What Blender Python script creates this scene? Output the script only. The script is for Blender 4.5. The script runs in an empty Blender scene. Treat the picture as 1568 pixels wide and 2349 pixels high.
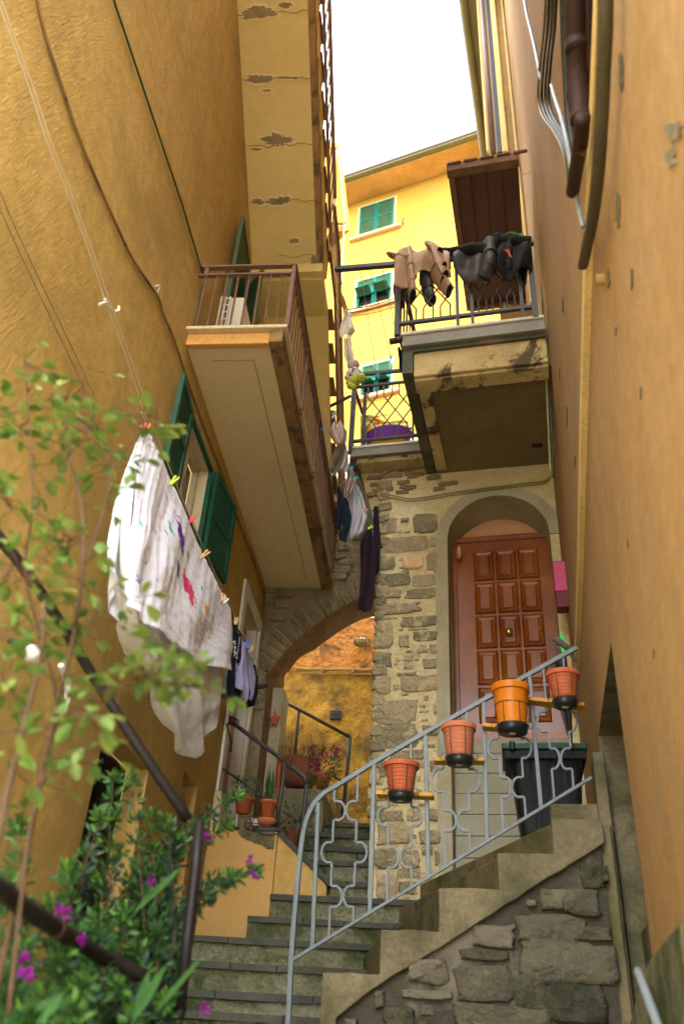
import bpy, bmesh, math, random
from mathutils import Vector, Matrix, noise as mnoise
import numpy as np
C = bpy.context.scene.collection
SC = bpy.context.scene
rad = math.radians
V = Vector
# ---------------------------------------------------------------- camera
# picture units used below: 1568 x 2349 (a half-size copy of the frame)
CX, CY = 784.0, 1174.5
UPX, UPY, HD = 975.0, -1750.0, 1235.0
_L = math.hypot(UPX-CX, UPY-CY)
FOC = math.sqrt(_L*HD); PITCH = math.atan(HD/FOC); ROLL = math.atan2(UPX-CX, CY-UPY)
FW = V((0, math.cos(PITCH), math.sin(PITCH)))
_rt = V((1, 0, 0)); _u = V((0, -math.sin(PITCH), math.cos(PITCH)))
IX = _rt*math.cos(ROLL)+_u*math.sin(ROLL)
IY = -_rt*math.sin(ROLL)+_u*math.cos(ROLL)
cam_d = bpy.data.cameras.new('camera'); cam = bpy.data.objects.new('camera', cam_d); C.objects.link(cam)
cam.matrix_world = Matrix(((IX.x, IY.x, -FW.x, 0), (IX.y, IY.y, -FW.y, 0), (IX.z, IY.z, -FW.z, 0), (0, 0, 0, 1)))
cam_d.sensor_fit = 'VERTICAL'; cam_d.sensor_height = 36.0; cam_d.sensor_width = 24.0
cam_d.lens = FOC/2349.0*36.0
cam_d.clip_start = 0.05; cam_d.clip_end = 500
cam_d.dof.use_dof = True; cam_d.dof.focus_distance = 7.0; cam_d.dof.aperture_fstop = 2.2
SC.camera = cam
# ---------------------------------------------------------------- sky, sun, exposure
SUN_AZ, SUN_EL = 140.0, 55.0
w = bpy.data.worlds.new('World'); SC.world = w; w.use_nodes = True
nt = w.node_tree; nt.nodes.clear()
sky = nt.nodes.new('ShaderNodeTexSky'); sky.sky_type = 'NISHITA'; sky.sun_disc = False
sky.sun_elevation = rad(SUN_EL); sky.sun_rotation = rad(SUN_AZ); sky.dust_density = 4.0; sky.air_density = 1.0; sky.ozone_density = 0.6
hs = nt.nodes.new('ShaderNodeHueSaturation'); hs.inputs['Saturation'].default_value = 0.28
bg = nt.nodes.new('ShaderNodeBackground'); bg.inputs['Strength'].default_value = 0.15
wo = nt.nodes.new('ShaderNodeOutputWorld')
nt.links.new(sky.outputs[0], hs.inputs['Color']); nt.links.new(hs.outputs[0], bg.inputs['Color']); nt.links.new(bg.outputs[0], wo.inputs['Surface'])
sl = bpy.data.lights.new('sun', 'SUN'); sl.energy = 0.5; sl.angle = rad(12); sl.color = (1, .95, .86)
so = bpy.data.objects.new('sun', sl); C.objects.link(so)
sd = V((math.sin(rad(SUN_AZ))*math.cos(rad(SUN_EL)), math.cos(rad(SUN_AZ))*math.cos(rad(SUN_EL)), math.sin(rad(SUN_EL))))
so.rotation_euler = sd.to_track_quat('Z', 'Y').to_euler(); so.location = (0, 0, 30)
SC.view_settings.view_transform = 'Standard'; SC.view_settings.look = 'None'
SC.view_settings.gamma = 1.0; SC.view_settings.exposure = 4.05
try:
    SC.cycles.max_bounces = 8; SC.cycles.diffuse_bounces = 6; SC.cycles.use_denoising = True
except Exception: pass
# ---------------------------------------------------------------- geometry of the place
Z = V((0, 0, 1))
def ray(px, py):
    return (IX*((px-CX)/FOC)+IY*(-(py-CY)/FOC)+FW).normalized()
def at(px, py, pl):
    d = ray(px, py); n, c = pl
    return d*(c/d.dot(n))
def proj(p):
    return CX+FOC*p.dot(IX)/p.dot(FW), CY-FOC*p.dot(IY)/p.dot(FW)
class Fr:            # a frame turned by a few degrees: u across, d along the alley
    def __init__(s, a):
        s.a = rad(a); s.u = V((math.cos(s.a), -math.sin(s.a), 0)); s.d = V((math.sin(s.a), math.cos(s.a), 0))
    def P(s, u, d, z): return s.u*u+s.d*d+Z*z
    def side(s, u): return (s.u, u)      # plane running along the alley
    def face(s, d): return (s.d, d)      # plane facing the viewer
    def co(s, p): return (p.dot(s.u), p.dot(s.d), p.z)
LB = Fr(6.6); RB = Fr(15.0); RW = Fr(14.0); SB = Fr(12.0); FB = Fr(25.0); CAM = Fr(0)
def ZP(h): return (Z, h)
# ---------------------------------------------------------------- mesh building
class MB:
    def __init__(s): s.v = []; s.f = []; s.m = []; s.t = []; s.tint = 0.5
    def add(s, vs, fs, m=0):
        o = len(s.v); s.v += [V(x) for x in vs]; s.t += [s.tint]*len(vs)
        for f in fs: s.f.append([i+o for i in f]); s.m.append(m)
        return s
    def par(s, o, a, b, c, m=0):
        o, a, b, c = V(o), V(a), V(b), V(c)
        return s.add([o, o+a, o+a+b, o+b, o+c, o+a+c, o+a+b+c, o+b+c], [(0,3,2,1),(4,5,6,7),(0,1,5,4),(1,2,6,5),(2,3,7,6),(3,0,4,7)], m)
    def fb(s, fr, u0, u1, d0, d1, z0, z1, m=0):
        return s.par(fr.P(u0, d0, z0), fr.u*(u1-u0), fr.d*(d1-d0), Z*(z1-z0), m)
    def beam(s, a, b, w, h, up=Z, m=0):
        a, b = V(a), V(b); t = (b-a).normalized(); x = t.cross(up)
        if x.length < 1e-4: x = t.cross(V((1, 0, 0)))
        x.normalize(); y = x.cross(t)
        return s.par(a-x*w/2-y*h/2, x*w, y*h, b-a, m)
    def tube(s, pts, r, n=8, cap=True, m=0, sq=1.0, sqdir=None):
        pts = [V(p) for p in pts]; N = len(pts)
        rs = r if isinstance(r, (list, tuple)) else [r]*N
        t0 = (pts[1]-pts[0]).normalized()
        x = t0.cross(sqdir if sqdir else (Z if abs(t0.z) < .9 else V((1, 0, 0)))).normalized()
        vs = []; fs = []
        for i, p in enumerate(pts):
            t = (pts[min(i+1, N-1)]-pts[max(i-1, 0)]).normalized()
            x = (x-t*x.dot(t)).normalized(); y = t.cross(x)
            for k in range(n):
                a = 2*math.pi*k/n; vs.append(p+x*math.cos(a)*rs[i]+y*math.sin(a)*rs[i]*sq)
        for i in range(N-1):
            for k in range(n):
                fs.append((i*n+k, i*n+(k+1) % n, (i+1)*n+(k+1) % n, (i+1)*n+k))
        if cap: fs.append(tuple(range(n))[::-1]); fs.append(tuple((N-1)*n+k for k in range(n)))
        return s.add(vs, fs, m)
    def prism(s, poly, vec, m=0):
        n = len(poly); poly = [V(p) for p in poly]; vec = V(vec)
        return s.add(poly+[p+vec for p in poly], [tuple(range(n))[::-1], tuple(range(n, 2*n))]+[(i, (i+1) % n, (i+1) % n+n, i+n) for i in range(n)], m)
    def lathe(s, c, prof, n=20, m=0, wob=0):
        c = V(c); vs = []; fs = []
        for (r, z) in prof:
            for k in range(n):
                a = 2*math.pi*k/n; vs.append(c+V((math.cos(a)*r, math.sin(a)*r, z)))
        for i in range(len(prof)-1):
            for k in range(n): fs.append((i*n+k, i*n+(k+1) % n, (i+1)*n+(k+1) % n, (i+1)*n+k))
        if prof[0][0] > 1e-4: fs.append(tuple(range(n))[::-1])
        return s.add(vs, fs, m)
    def ball(s, c, r, n=10, m=0, sc=(1, 1, 1)):
        c = V(c); vs = [c+V((0, 0, -r*sc[2]))]; fs = []; R = n//2
        for i in range(1, R):
            ph = -math.pi/2+math.pi*i/R
            for k in range(n):
                a = 2*math.pi*k/n; vs.append(c+V((math.cos(a)*math.cos(ph)*r*sc[0], math.sin(a)*math.cos(ph)*r*sc[1], math.sin(ph)*r*sc[2])))
        vs.append(c+V((0, 0, r*sc[2]))); T = len(vs)-1
        for k in range(n): fs.append((0, 1+(k+1) % n, 1+k)); fs.append((T, 1+(R-2)*n+k, 1+(R-2)*n+(k+1) % n))
        for i in range(R-2):
            for k in range(n): fs.append((1+i*n+k, 1+i*n+(k+1) % n, 1+(i+1)*n+(k+1) % n, 1+(i+1)*n+k))
        return s.add(vs, fs, m)
    def grid(s, fn, nu, nv, m=0):
        vs = [fn(i/nu, j/nv) for j in range(nv+1) for i in range(nu+1)]
        return s.add(vs, [(j*(nu+1)+i, j*(nu+1)+i+1, (j+1)*(nu+1)+i+1, (j+1)*(nu+1)+i) for j in range(nv) for i in range(nu)], m)
    def build(s, name, mats, parent=None, smooth=False, bevel=0, solid=0, sub=0, weld=False):
        off = parent_loc(parent)
        me = bpy.data.meshes.new(name)
        me.from_pydata([tuple(p-off) for p in s.v], [], s.f)
        mats = mats if isinstance(mats, (list, tuple)) else [mats]
        for mm in mats: me.materials.append(mm)
        for p, k in zip(me.polygons, s.m): p.material_index = min(k, len(mats)-1); p.use_smooth = smooth
        at_ = me.attributes.new('tint', 'FLOAT', 'POINT'); at_.data.foreach_set('value', s.t)
        bm = bmesh.new(); bm.from_mesh(me)
        if weld: bmesh.ops.remove_doubles(bm, verts=bm.verts, dist=1e-4)
        bmesh.ops.recalc_face_normals(bm, faces=bm.faces); bm.to_mesh(me); bm.free()
        o = bpy.data.objects.new(name, me); C.objects.link(o)
        if parent is not None: o.parent = parent
        if solid:
            k = o.modifiers.new('s', 'SOLIDIFY'); k.thickness = solid
        if bevel:
            k = o.modifiers.new('b', 'BEVEL'); k.width = bevel; k.segments = 2; k.limit_method = 'ANGLE'
        if sub:
            k = o.modifiers.new('u', 'SUBSURF'); k.levels = sub; k.render_levels = sub
        return o
def parent_loc(p):
    o = V((0, 0, 0))
    while p is not None: o += V(p.location); p = p.parent
    return o
def tag(o, label, cat, group=None, kind=None):
    if label: o['label'] = label
    if cat: o['category'] = cat
    if group: o['group'] = group
    if kind: o['kind'] = kind
    return o
def thing(name, label, cat, loc=(0, 0, 0), group=None):
    o = bpy.data.objects.new(name, None); o.empty_display_size = .1; C.objects.link(o); o.location = loc
    return tag(o, label, cat, group)
def fbm(p, sc=1.0, o=4):
    return mnoise.fractal(V(p)*sc, 1.0, 2.0, o)
def lin(c):
    return tuple(((x/255)/12.92 if x/255 <= .04045 else (((x/255)+.055)/1.055)**2.4) for x in c)
# ---------------------------------------------------------------- materials
def mat(name, c1, c2=None, ns=2.0, rough=.85, bump=.25, bs=30.0, bdist=.01, stretch=(1, 1, 1), rot=0.0, shear=0.0,
        c3=None, s3=1.2, t3=(.58, .66), fine=.25, streak=0, metal=0.0, spec=.3, tint=None, wave=None, trans=0, objc=False, coat=0, sheen=0):
    m = bpy.data.materials.new(name); m.use_nodes = True; n = m.node_tree; N = n.nodes; K = n.links
    bs_ = N['Principled BSDF']; bs_.inputs['Roughness'].default_value = rough; bs_.inputs['Metallic'].default_value = metal
    bs_.inputs['Specular IOR Level'].default_value = spec
    if coat: bs_.inputs['Coat Weight'].default_value = coat; bs_.inputs['Coat Roughness'].default_value = .12
    if sheen: bs_.inputs['Sheen Weight'].default_value = sheen
    if objc:
        tc = N.new('ShaderNodeTexCoord'); pos = tc.outputs['Object']
    else:
        geo = N.new('ShaderNodeNewGeometry'); pos = geo.outputs['Position']
    mp = N.new('ShaderNodeMapping'); mp.inputs['Rotation'].default_value = (0, 0, rot); K.new(pos, mp.inputs['Vector'])
    v = mp.outputs[0]
    c1 = (*c1, 1); c2_ = (*(c2 or c1[:3]), 1)
    def noise(scale, det=5, vec=None, rgh=.6, dist=0):
        t = N.new('ShaderNodeTexNoise'); t.inputs['Scale'].default_value = scale; t.inputs['Detail'].default_value = det
        t.inputs['Roughness'].default_value = rgh; t.inputs['Distortion'].default_value = dist; K.new(vec or v, t.inputs['Vector']); return t.outputs['Fac']
    def ramp(fac, a, b):
        t = N.new('ShaderNodeMapRange'); t.inputs['From Min'].default_value = a; t.inputs['From Max'].default_value = b; K.new(fac, t.inputs['Value']); return t.outputs[0]
    def mix(f, a, b, typ='MIX'):
        t = N.new('ShaderNodeMix'); t.data_type = 'RGBA'; t.blend_type = typ
        for i, x in ((0, f), (6, a), (7, b)):
            if isinstance(x, (int, float)): t.inputs[i].default_value = x
            elif isinstance(x, tuple): t.inputs[i].default_value = x
            else: K.new(x, t.inputs[i])
        return t.outputs[2]
    col = mix(ramp(noise(ns, 6), .32, .68), c1, c2_)
    if fine:
        g = ramp(noise(ns*14, 4), .2, .8)
        gg = N.new('ShaderNodeMapRange'); gg.inputs['To Min'].default_value = 1-fine; gg.inputs['To Max'].default_value = 1+fine*.6; K.new(g, gg.inputs['Value'])
        cb = N.new('ShaderNodeCombineColor')
        for i in range(3): K.new(gg.outputs[0], cb.inputs[i])
        col = mix(1.0, col, cb.outputs[0], 'MULTIPLY')
    if streak:
        ms_ = N.new('ShaderNodeMapping'); ms_.inputs['Scale'].default_value = (1, 1, .12); K.new(v, ms_.inputs['Vector'])
        sg = ramp(noise(5, 6, ms_.outputs[0], .7, .6), .25, .75); sm = N.new('ShaderNodeMapRange'); sm.inputs['To Min'].default_value = 1-streak; sm.inputs['To Max'].default_value = 1+streak*.4; K.new(sg, sm.inputs['Value'])
        cs_ = N.new('ShaderNodeCombineColor')
        for i in range(3): K.new(sm.outputs[0], cs_.inputs[i])
        col = mix(1.0, col, cs_.outputs[0], 'MULTIPLY')
    if c3:
        col = mix(ramp(noise(s3, 7, rgh=.65, dist=.4), *t3), col, (*c3, 1))
    if tint:
        a = N.new('ShaderNodeAttribute'); a.attribute_name = 'tint'
        col = mix(a.outputs['Fac'], col, (*tint, 1))
    K.new(col, bs_.inputs['Base Color'])
    if bump:
        mp2 = N.new('ShaderNodeMapping'); mp2.inputs['Scale'].default_value = stretch; K.new(v, mp2.inputs['Vector'])
        vec2 = mp2.outputs[0]
        if shear:
            mp3 = N.new('ShaderNodeMapping'); mp3.inputs['Rotation'].default_value = (shear, 0, 0); K.new(v, mp3.inputs['Vector']); K.new(mp3.outputs[0], mp2.inputs['Vector'])
        h = noise(bs, 5, vec2)
        b = N.new('ShaderNodeBump'); b.inputs['Strength'].default_value = bump; b.inputs['Distance'].default_value = bdist
        K.new(h, b.inputs['Height']); K.new(b.outputs[0], bs_.inputs['Normal'])
        if c3:
            b2 = N.new('ShaderNodeBump'); b2.inputs['Strength'].default_value = .5; b2.inputs['Distance'].default_value = .01; b2.invert = True
            K.new(ramp(noise(s3, 7, rgh=.65, dist=.4), *t3), b2.inputs['Height']); K.new(b.outputs[0], b2.inputs['Normal']); K.new(b2.outputs[0], bs_.inputs['Normal'])
    if trans:
        # thin leaf or cloth: part of the light passes through
        tr = N.new('ShaderNodeBsdfTranslucent'); K.new(col, tr.inputs['Color']); ms = N.new('ShaderNodeMixShader'); ms.inputs[0].default_value = trans
        K.new(bs_.outputs[0], ms.inputs[1]); K.new(tr.outputs[0], ms.inputs[2]); K.new(ms.outputs[0], N['Material Output'].inputs['Surface'])
    return m
M = {}
M['ochre'] = mat('ochre_plaster', (.54, .36, .10), (.46, .295, .068), ns=.8, bump=.7, bs=72, bdist=.01, stretch=(1, 1.1, .30), rot=-rad(-6.6), shear=.3, fine=.28, streak=.14, c3=(.34, .22, .055), s3=.9, t3=(.46, .66))
M['ochre_flat'] = mat('ochre_paint', (.62, .42, .15), (.54, .33, .08), ns=1.2, bump=.2, c3=(.3, .24, .15), s3=2.5, t3=(.66, .7))
M['cream'] = mat('cream_plaster', (.70, .56, .22), (.62, .47, .16), ns=.7, bump=.3, bs=14, bdist=.01, c3=(.36, .28, .16), s3=1.7, t3=(.67, .72), fine=.1)
M['soffit'] = mat('soffit_paint', (.82, .70, .42), (.76, .63, .36), ns=.8, bump=.2, bs=20, fine=.08)
M['edge'] = mat('weathered_edge', (.36, .22, .08), (.22, .13, .06), ns=6, bump=.6, bs=40, fine=.3, c3=(.10, .08, .05), s3=6, t3=(.55, .62))
M['salmon'] = mat('salmon_plaster', (.46, .30, .125), (.38, .235, .085), ns=1.1, bump=.5, bs=30, bdist=.01, stretch=(1, .6, .6), fine=.2, streak=.16, c3=(.33, .24, .13), s3=1.5, t3=(.58, .72))
M['strip'] = mat('yellow_moulding', (.78, .62, .26), (.68, .5, .19), ns=3, bump=.3)
M['mortar'] = mat('lime_mortar', (.70, .61, .36), (.60, .49, .23), ns=1.6, bump=.8, bs=13, bdist=.035, fine=.2, c3=(.34, .30, .17), s3=2.6, t3=(.58, .70))
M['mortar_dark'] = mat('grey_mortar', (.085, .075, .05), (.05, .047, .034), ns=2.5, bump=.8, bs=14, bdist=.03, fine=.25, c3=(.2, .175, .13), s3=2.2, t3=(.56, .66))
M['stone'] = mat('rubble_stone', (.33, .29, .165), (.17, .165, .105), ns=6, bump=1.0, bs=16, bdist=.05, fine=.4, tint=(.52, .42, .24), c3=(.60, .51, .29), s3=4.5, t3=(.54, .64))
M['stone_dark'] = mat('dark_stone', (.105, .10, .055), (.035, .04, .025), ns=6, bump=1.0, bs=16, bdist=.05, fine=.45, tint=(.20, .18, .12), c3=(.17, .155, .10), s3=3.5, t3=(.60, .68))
M['archstone'] = mat('arch_rubble', (.32, .245, .11), (.15, .12, .06), ns=4.5, bump=1.0, bs=11, bdist=.05, fine=.4, tint=(.36, .30, .18), c3=(.07, .06, .04), s3=3.5, t3=(.55, .63))
M['orange'] = mat('golden_passage_plaster', (.52, .30, .035), (.40, .23, .03), ns=1.6, bump=1.0, bs=7, bdist=.05, fine=.4, c3=(.13, .085, .03), s3=2.2, t3=(.47, .64))
M['orange2'] = mat('orange_passage_plaster', (.58, .26, .06), (.50, .20, .03), ns=1.6, bump=1.0, bs=9, bdist=.04, fine=.4, stretch=(1, 1, 1.6), c3=(.14, .075, .03), s3=3.6, t3=(.50, .62))
M['surround'] = mat('grey_render', (.48, .44, .29), (.36, .32, .19), ns=3, bump=.6, bs=30, fine=.2)
M['concrete'] = mat('old_concrete', (.27, .225, .13), (.15, .13, .07), ns=3.2, bump=.7, bs=26, bdist=.012, fine=.35, c3=(.075, .075, .03), s3=2.6, t3=(.48, .68))
M['concrete_side'] = mat('mossy_riser', (.25, .20, .11), (.15, .135, .05), ns=2.6, bump=.5, bs=26, fine=.2, c3=(.07, .085, .02), s3=2, t3=(.48, .62))
M['step'] = mat('mossy_step', (.34, .33, .21), (.13, .14, .06), ns=2.6, bump=1.0, bs=18, bdist=.03, fine=.5, streak=.2, c3=(.06, .075, .025), s3=2.4, t3=(.46, .60))
M['slate'] = mat('slate_nosing', (.10, .10, .075), (.06, .065, .05), ns=6, bump=.7, bs=26, fine=.3)
M['dark_soffit'] = mat('dark_brown_render', (.24, .185, .09), (.17, .135, .065), ns=1.5, bump=.5, bs=20, fine=.2, c3=(.24, .19, .10), s3=1.6, t3=(.60, .75))  # dark brown render, mottled at random
M['balc_edge'] = mat('stained_beam', (.62, .50, .24), (.40, .31, .13), ns=3.5, bump=.5, bs=25, fine=.2, c3=(.09, .07, .04), s3=3.2, t3=(.53, .60))
M['green_tin'] = mat('green_flashing', (.07, .085, .05), (.05, .06, .035), ns=5, rough=.6, bump=.2, c3=(.16, .10, .08), s3=4, t3=(.5, .6))
M['greytin'] = mat('zinc_flashing', (.26, .26, .19), (.18, .17, .14), ns=5, rough=.5, bump=.15)
M['brownrail'] = mat('brown_rail', (.20, .11, .06), (.14, .075, .04), ns=8, rough=.55, bump=.2, fine=.15)
M['blackrail'] = mat('blue_black_rail', (.035, .045, .055), (.06, .06, .055), ns=8, rough=.5, bump=.2, c3=(.12, .06, .03), s3=8, t3=(.62, .7))
M['greyrail'] = mat('grey_paint', (.15, .19, .20), (.11, .145, .15), ns=9, rough=.42, bump=.15, fine=.15, spec=.5)
M['iron'] = mat('dark_iron', (.055, .055, .05), (.035, .035, .03), ns=9, rough=.45, bump=.2, spec=.5)
M['blackpipe'] = mat('black_pipe', (.010, .008, .008), (.015, .012, .011), ns=9, rough=.5, bump=.1, spec=.3)
M['rust'] = mat('rusty_iron', (.05, .02, .014), (.025, .012, .01), ns=5, rough=.6, bump=.4, bs=40, c3=(.30, .12, .03), s3=6, t3=(.6, .68))
M['hose'] = mat('grey_conduit', (.10, .09, .05), (.07, .06, .04), ns=5, rough=.5, bump=.1)
M['cable'] = mat('black_cable', (.02, .022, .018), (.05, .05, .04), ns=20, rough=.5, bump=0)
M['cable_olive'] = mat('olive_cable', (.20, .19, .06), (.28, .25, .08), ns=6, rough=.5, bump=0)
M['bluepipe'] = mat('grey_blue_conduit', (.30, .36, .38), (.24, .30, .32), ns=6, rough=.35, bump=.05, spec=.5)
M['line'] = mat('white_line', (.62, .56, .42), rough=.7, bump=0, fine=0)
M['thinline'] = mat('thin_line', (.20, .17, .10), rough=.7, bump=0, fine=0)
M['green'] = mat('green_shutter', (.0, .085, .05), (.0, .065, .036), ns=6, rough=.45, bump=.12, fine=.12, spec=.4)
M['oldgreen'] = mat('faded_green_shutter', (.05, .095, .04), (.035, .07, .03), ns=6, rough=.55, bump=.15)
M['teal'] = mat('teal_shutter', (.0, .11, .08), (.0, .08, .05), ns=4, rough=.7, bump=.1, fine=.1, spec=.15)
M['slatdark'] = mat('louvre_lit_olive', (.03, .07, .03), (.025, .055, .02), ns=4, rough=.85, bump=.1, spec=.1)  # olive tone stands in for daylight passing through the teal slats
M['white'] = mat('white_paint', (.68, .66, .56), (.6, .58, .48), ns=3, rough=.6, bump=.15, fine=.08)
M['frame_ivory'] = mat('ivory_frame', (.66, .58, .38), (.60, .50, .3), ns=3, rough=.5, bump=.1)
M['pinktrim'] = mat('pale_pink_trim', (.50, .33, .13), (.46, .30, .11), ns=3, rough=.8, bump=.1)
M['yellow'] = mat('yellow_plaster', (.38, .215, .026), (.32, .165, .013), ns=.35, rough=.9, bump=.2, bs=10, fine=.05)
M['eaves'] = mat('orange_eaves', (.34, .185, .035), (.6, .3, .07), ns=1, bump=.1)
M['gutter'] = mat('mauve_gutter', (.22, .15, .12), (.18, .13, .11), ns=2, rough=.5, bump=.1)
M['olive'] = mat('olive_eave', (.16, .14, .06), (.12, .105, .045), ns=2, rough=.6, bump=.1)
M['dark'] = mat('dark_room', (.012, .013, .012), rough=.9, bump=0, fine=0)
M['glass'] = mat('window_glass', (.05, .05, .04), rough=.12, bump=0, fine=0, spec=.6)
M['redwood'] = mat('varnished_wood', (.34, .095, .006), (.20, .045, .005), ns=3, rough=.36, bump=.1, bs=18, stretch=(1, 1, .12), fine=.3, spec=.4, coat=.25)
M['darkwood'] = mat('dark_brown_boards', (.085, .03, .02), (.06, .02, .015), ns=3, rough=.55, bump=.3, bs=30, stretch=(1, .1, .3), fine=.2)
M['oldwood'] = mat('weathered_timber', (.20, .11, .055), (.11, .06, .03), ns=7, rough=.8, bump=.7, bs=30, stretch=(.3, 1, 1), fine=.35)
M['plank'] = mat('yellow_plank', (.60, .33, .04), (.52, .27, .04), ns=5, rough=.6, bump=.3, bs=30, stretch=(.1, 1, 1), fine=.2)
M['terra'] = mat('terracotta', (.52, .135, .05), (.44, .10, .038), ns=6, rough=.6, bump=.15, fine=.12)
M['terra2'] = mat('salmon_terracotta', (.58, .20, .09), (.50, .165, .07), ns=6, rough=.65, bump=.15, fine=.12)
M['orangepot'] = mat('orange_plastic', (.68, .21, .005), (.62, .18, .005), ns=4, rough=.4, bump=.05, fine=.06, c3=(.25, .09, .02), s3=5, t3=(.7, .75))
M['terraold'] = mat('old_terracotta', (.30, .11, .055), (.20, .07, .04), ns=5, rough=.8, bump=.4, fine=.25)
M['blackplastic'] = mat('black_plastic', (.015, .018, .018), rough=.35, bump=0, fine=0, spec=.5)
M['bin'] = mat('grey_black_bin', (.016, .019, .021), (.010, .012, .013), ns=4, rough=.5, bump=.08, spec=.22, fine=.1)
M['binlid'] = mat('green_lid', (.008, .07, .045), (.006, .05, .03), ns=4, rough=.4, bump=.05)
M['pink'] = mat('pink_mailbox', (.60, .07, .20), (.52, .06, .17), ns=4, rough=.45, bump=.05, fine=.08)
M['pinkdark'] = mat('maroon_base', (.16, .015, .03), rough=.5, bump=0)
M['brass'] = mat('brass', (.55, .42, .14), rough=.3, metal=1.0, bump=.05)
M['slab'] = mat('pale_stone_slabs', (.40, .38, .27), (.32, .31, .21), ns=3, rough=.7, bump=.3, bs=30, fine=.15)
M['threshold'] = mat('pink_stone', (.62, .30, .24), (.52, .24, .18), ns=5, rough=.45, bump=.2)
M['lunette'] = mat('pink_plaster', (.58, .32, .17), rough=.9, bump=.1, fine=.05)
M['sheet'] = mat('white_cotton', (.84, .88, .95), (.80, .84, .92), ns=3, rough=.95, bump=.35, bs=16, bdist=.01, stretch=(1, 1, .5), fine=.0, trans=.12)
M['sheetthin'] = mat('sheer_cotton', (.84, .87, .93), (.80, .83, .89), ns=2, rough=.95, bump=.5, bs=14, bdist=.012, fine=.0, trans=.2)
M['navy'] = mat('navy_cloth', (.006, .010, .03), (.01, .014, .04), ns=6, rough=.95, bump=.3, bs=30)
M['tealcloth'] = mat('teal_black_cloth', (.005, .02, .035), rough=.95, bump=.3, bs=30)
M['lilac'] = mat('lilac_cloth', (.45, .45, .72), (.36, .38, .66), ns=9, rough=.95, bump=.4, bs=30, trans=.2)
M['pale'] = mat('pale_pink_cloth', (.72, .60, .58), (.66, .50, .46), ns=6, rough=.95, bump=.5, bs=22, trans=.25)
M['palewhite'] = mat('white_cloth', (.76, .74, .80), (.62, .60, .72), ns=6, rough=.95, bump=.5, bs=22, trans=.25)
M['plum'] = mat('plum_cloth', (.022, .009, .022), (.014, .006, .014), ns=5, rough=.95, bump=.3, bs=26)
M['khaki'] = mat('khaki_cloth', (.17, .14, .09), (.12, .10, .065), ns=6, rough=.95, bump=.4, bs=26)
M['neotan'] = mat('tan_neoprene', (.50, .36, .25), (.40, .27, .18), ns=3, rough=.75, bump=.2, bs=12, fine=.1)
M['neogrey'] = mat('grey_neoprene', (.08, .08, .085), (.05, .05, .055), ns=3, rough=.6, bump=.2, bs=12, fine=.1)
M['neolining'] = mat('black_lining', (.008, .008, .009), rough=.8, bump=0)
M['purple'] = mat('purple_woven', (.16, .02, .33), (.26, .06, .45), ns=55, rough=.5, bump=.8, bs=60, fine=0)
M['bagyellow'] = mat('yellow_bag', (.78, .58, .0), (.68, .50, .0), ns=4, rough=.4, bump=.5, bs=14)
M['red'] = mat('red_print', (.7, .02, .02), rough=.6, bump=0, fine=0)
M['acwhite'] = mat('white_casing', (.62, .58, .46), (.56, .52, .40), ns=3, rough=.45, bump=.05, fine=.05)
M['acfin'] = mat('cooling_fins', (.12, .10, .07), (.08, .07, .05), ns=30, rough=.6, bump=.4)
M['leaf'] = mat('rose_leaf', (.12, .22, .03), (.035, .10, .025), ns=9, rough=.5, bump=.1, fine=.1, tint=(.24, .30, .07), trans=.3)
M['leaf2'] = mat('shrub_leaf', (.03, .095, .022), (.015, .06, .025), ns=9, rough=.45, bump=.1, fine=.1, tint=(.11, .26, .03), trans=.25)
M['leafdark'] = mat('blue_green_leaf', (.022, .06, .03), (.014, .04, .024), ns=9, rough=.5, bump=.1, fine=.1, tint=(.12, .2, .12), trans=.25)
M['stem'] = mat('brown_cane', (.10, .06, .028), (.07, .04, .02), ns=9, rough=.7, bump=.3)
M['magenta'] = mat('magenta_petal', (.34, .015, .32), (.24, .01, .26), ns=9, rough=.6, bump=0, trans=.3)
M['pinkflower'] = mat('pink_petal', (.60, .03, .22), rough=.6, bump=0, trans=.3)
M['ground'] = mat('paving', (.22, .2, .15), (.15, .14, .1), ns=2, bump=.5)
M['floral'] = mat('olive_floral', (.015, .015, .02), (.02, .02, .03), ns=5, bump=0)
# ================================================================ ground
g = MB(); g.par((-40, -40, -1.62), (80, 0, 0), (0, 90, 0), (0, 0, .02)); tag(g.build('ground', M['ground']), None, None, kind='structure')

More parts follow.
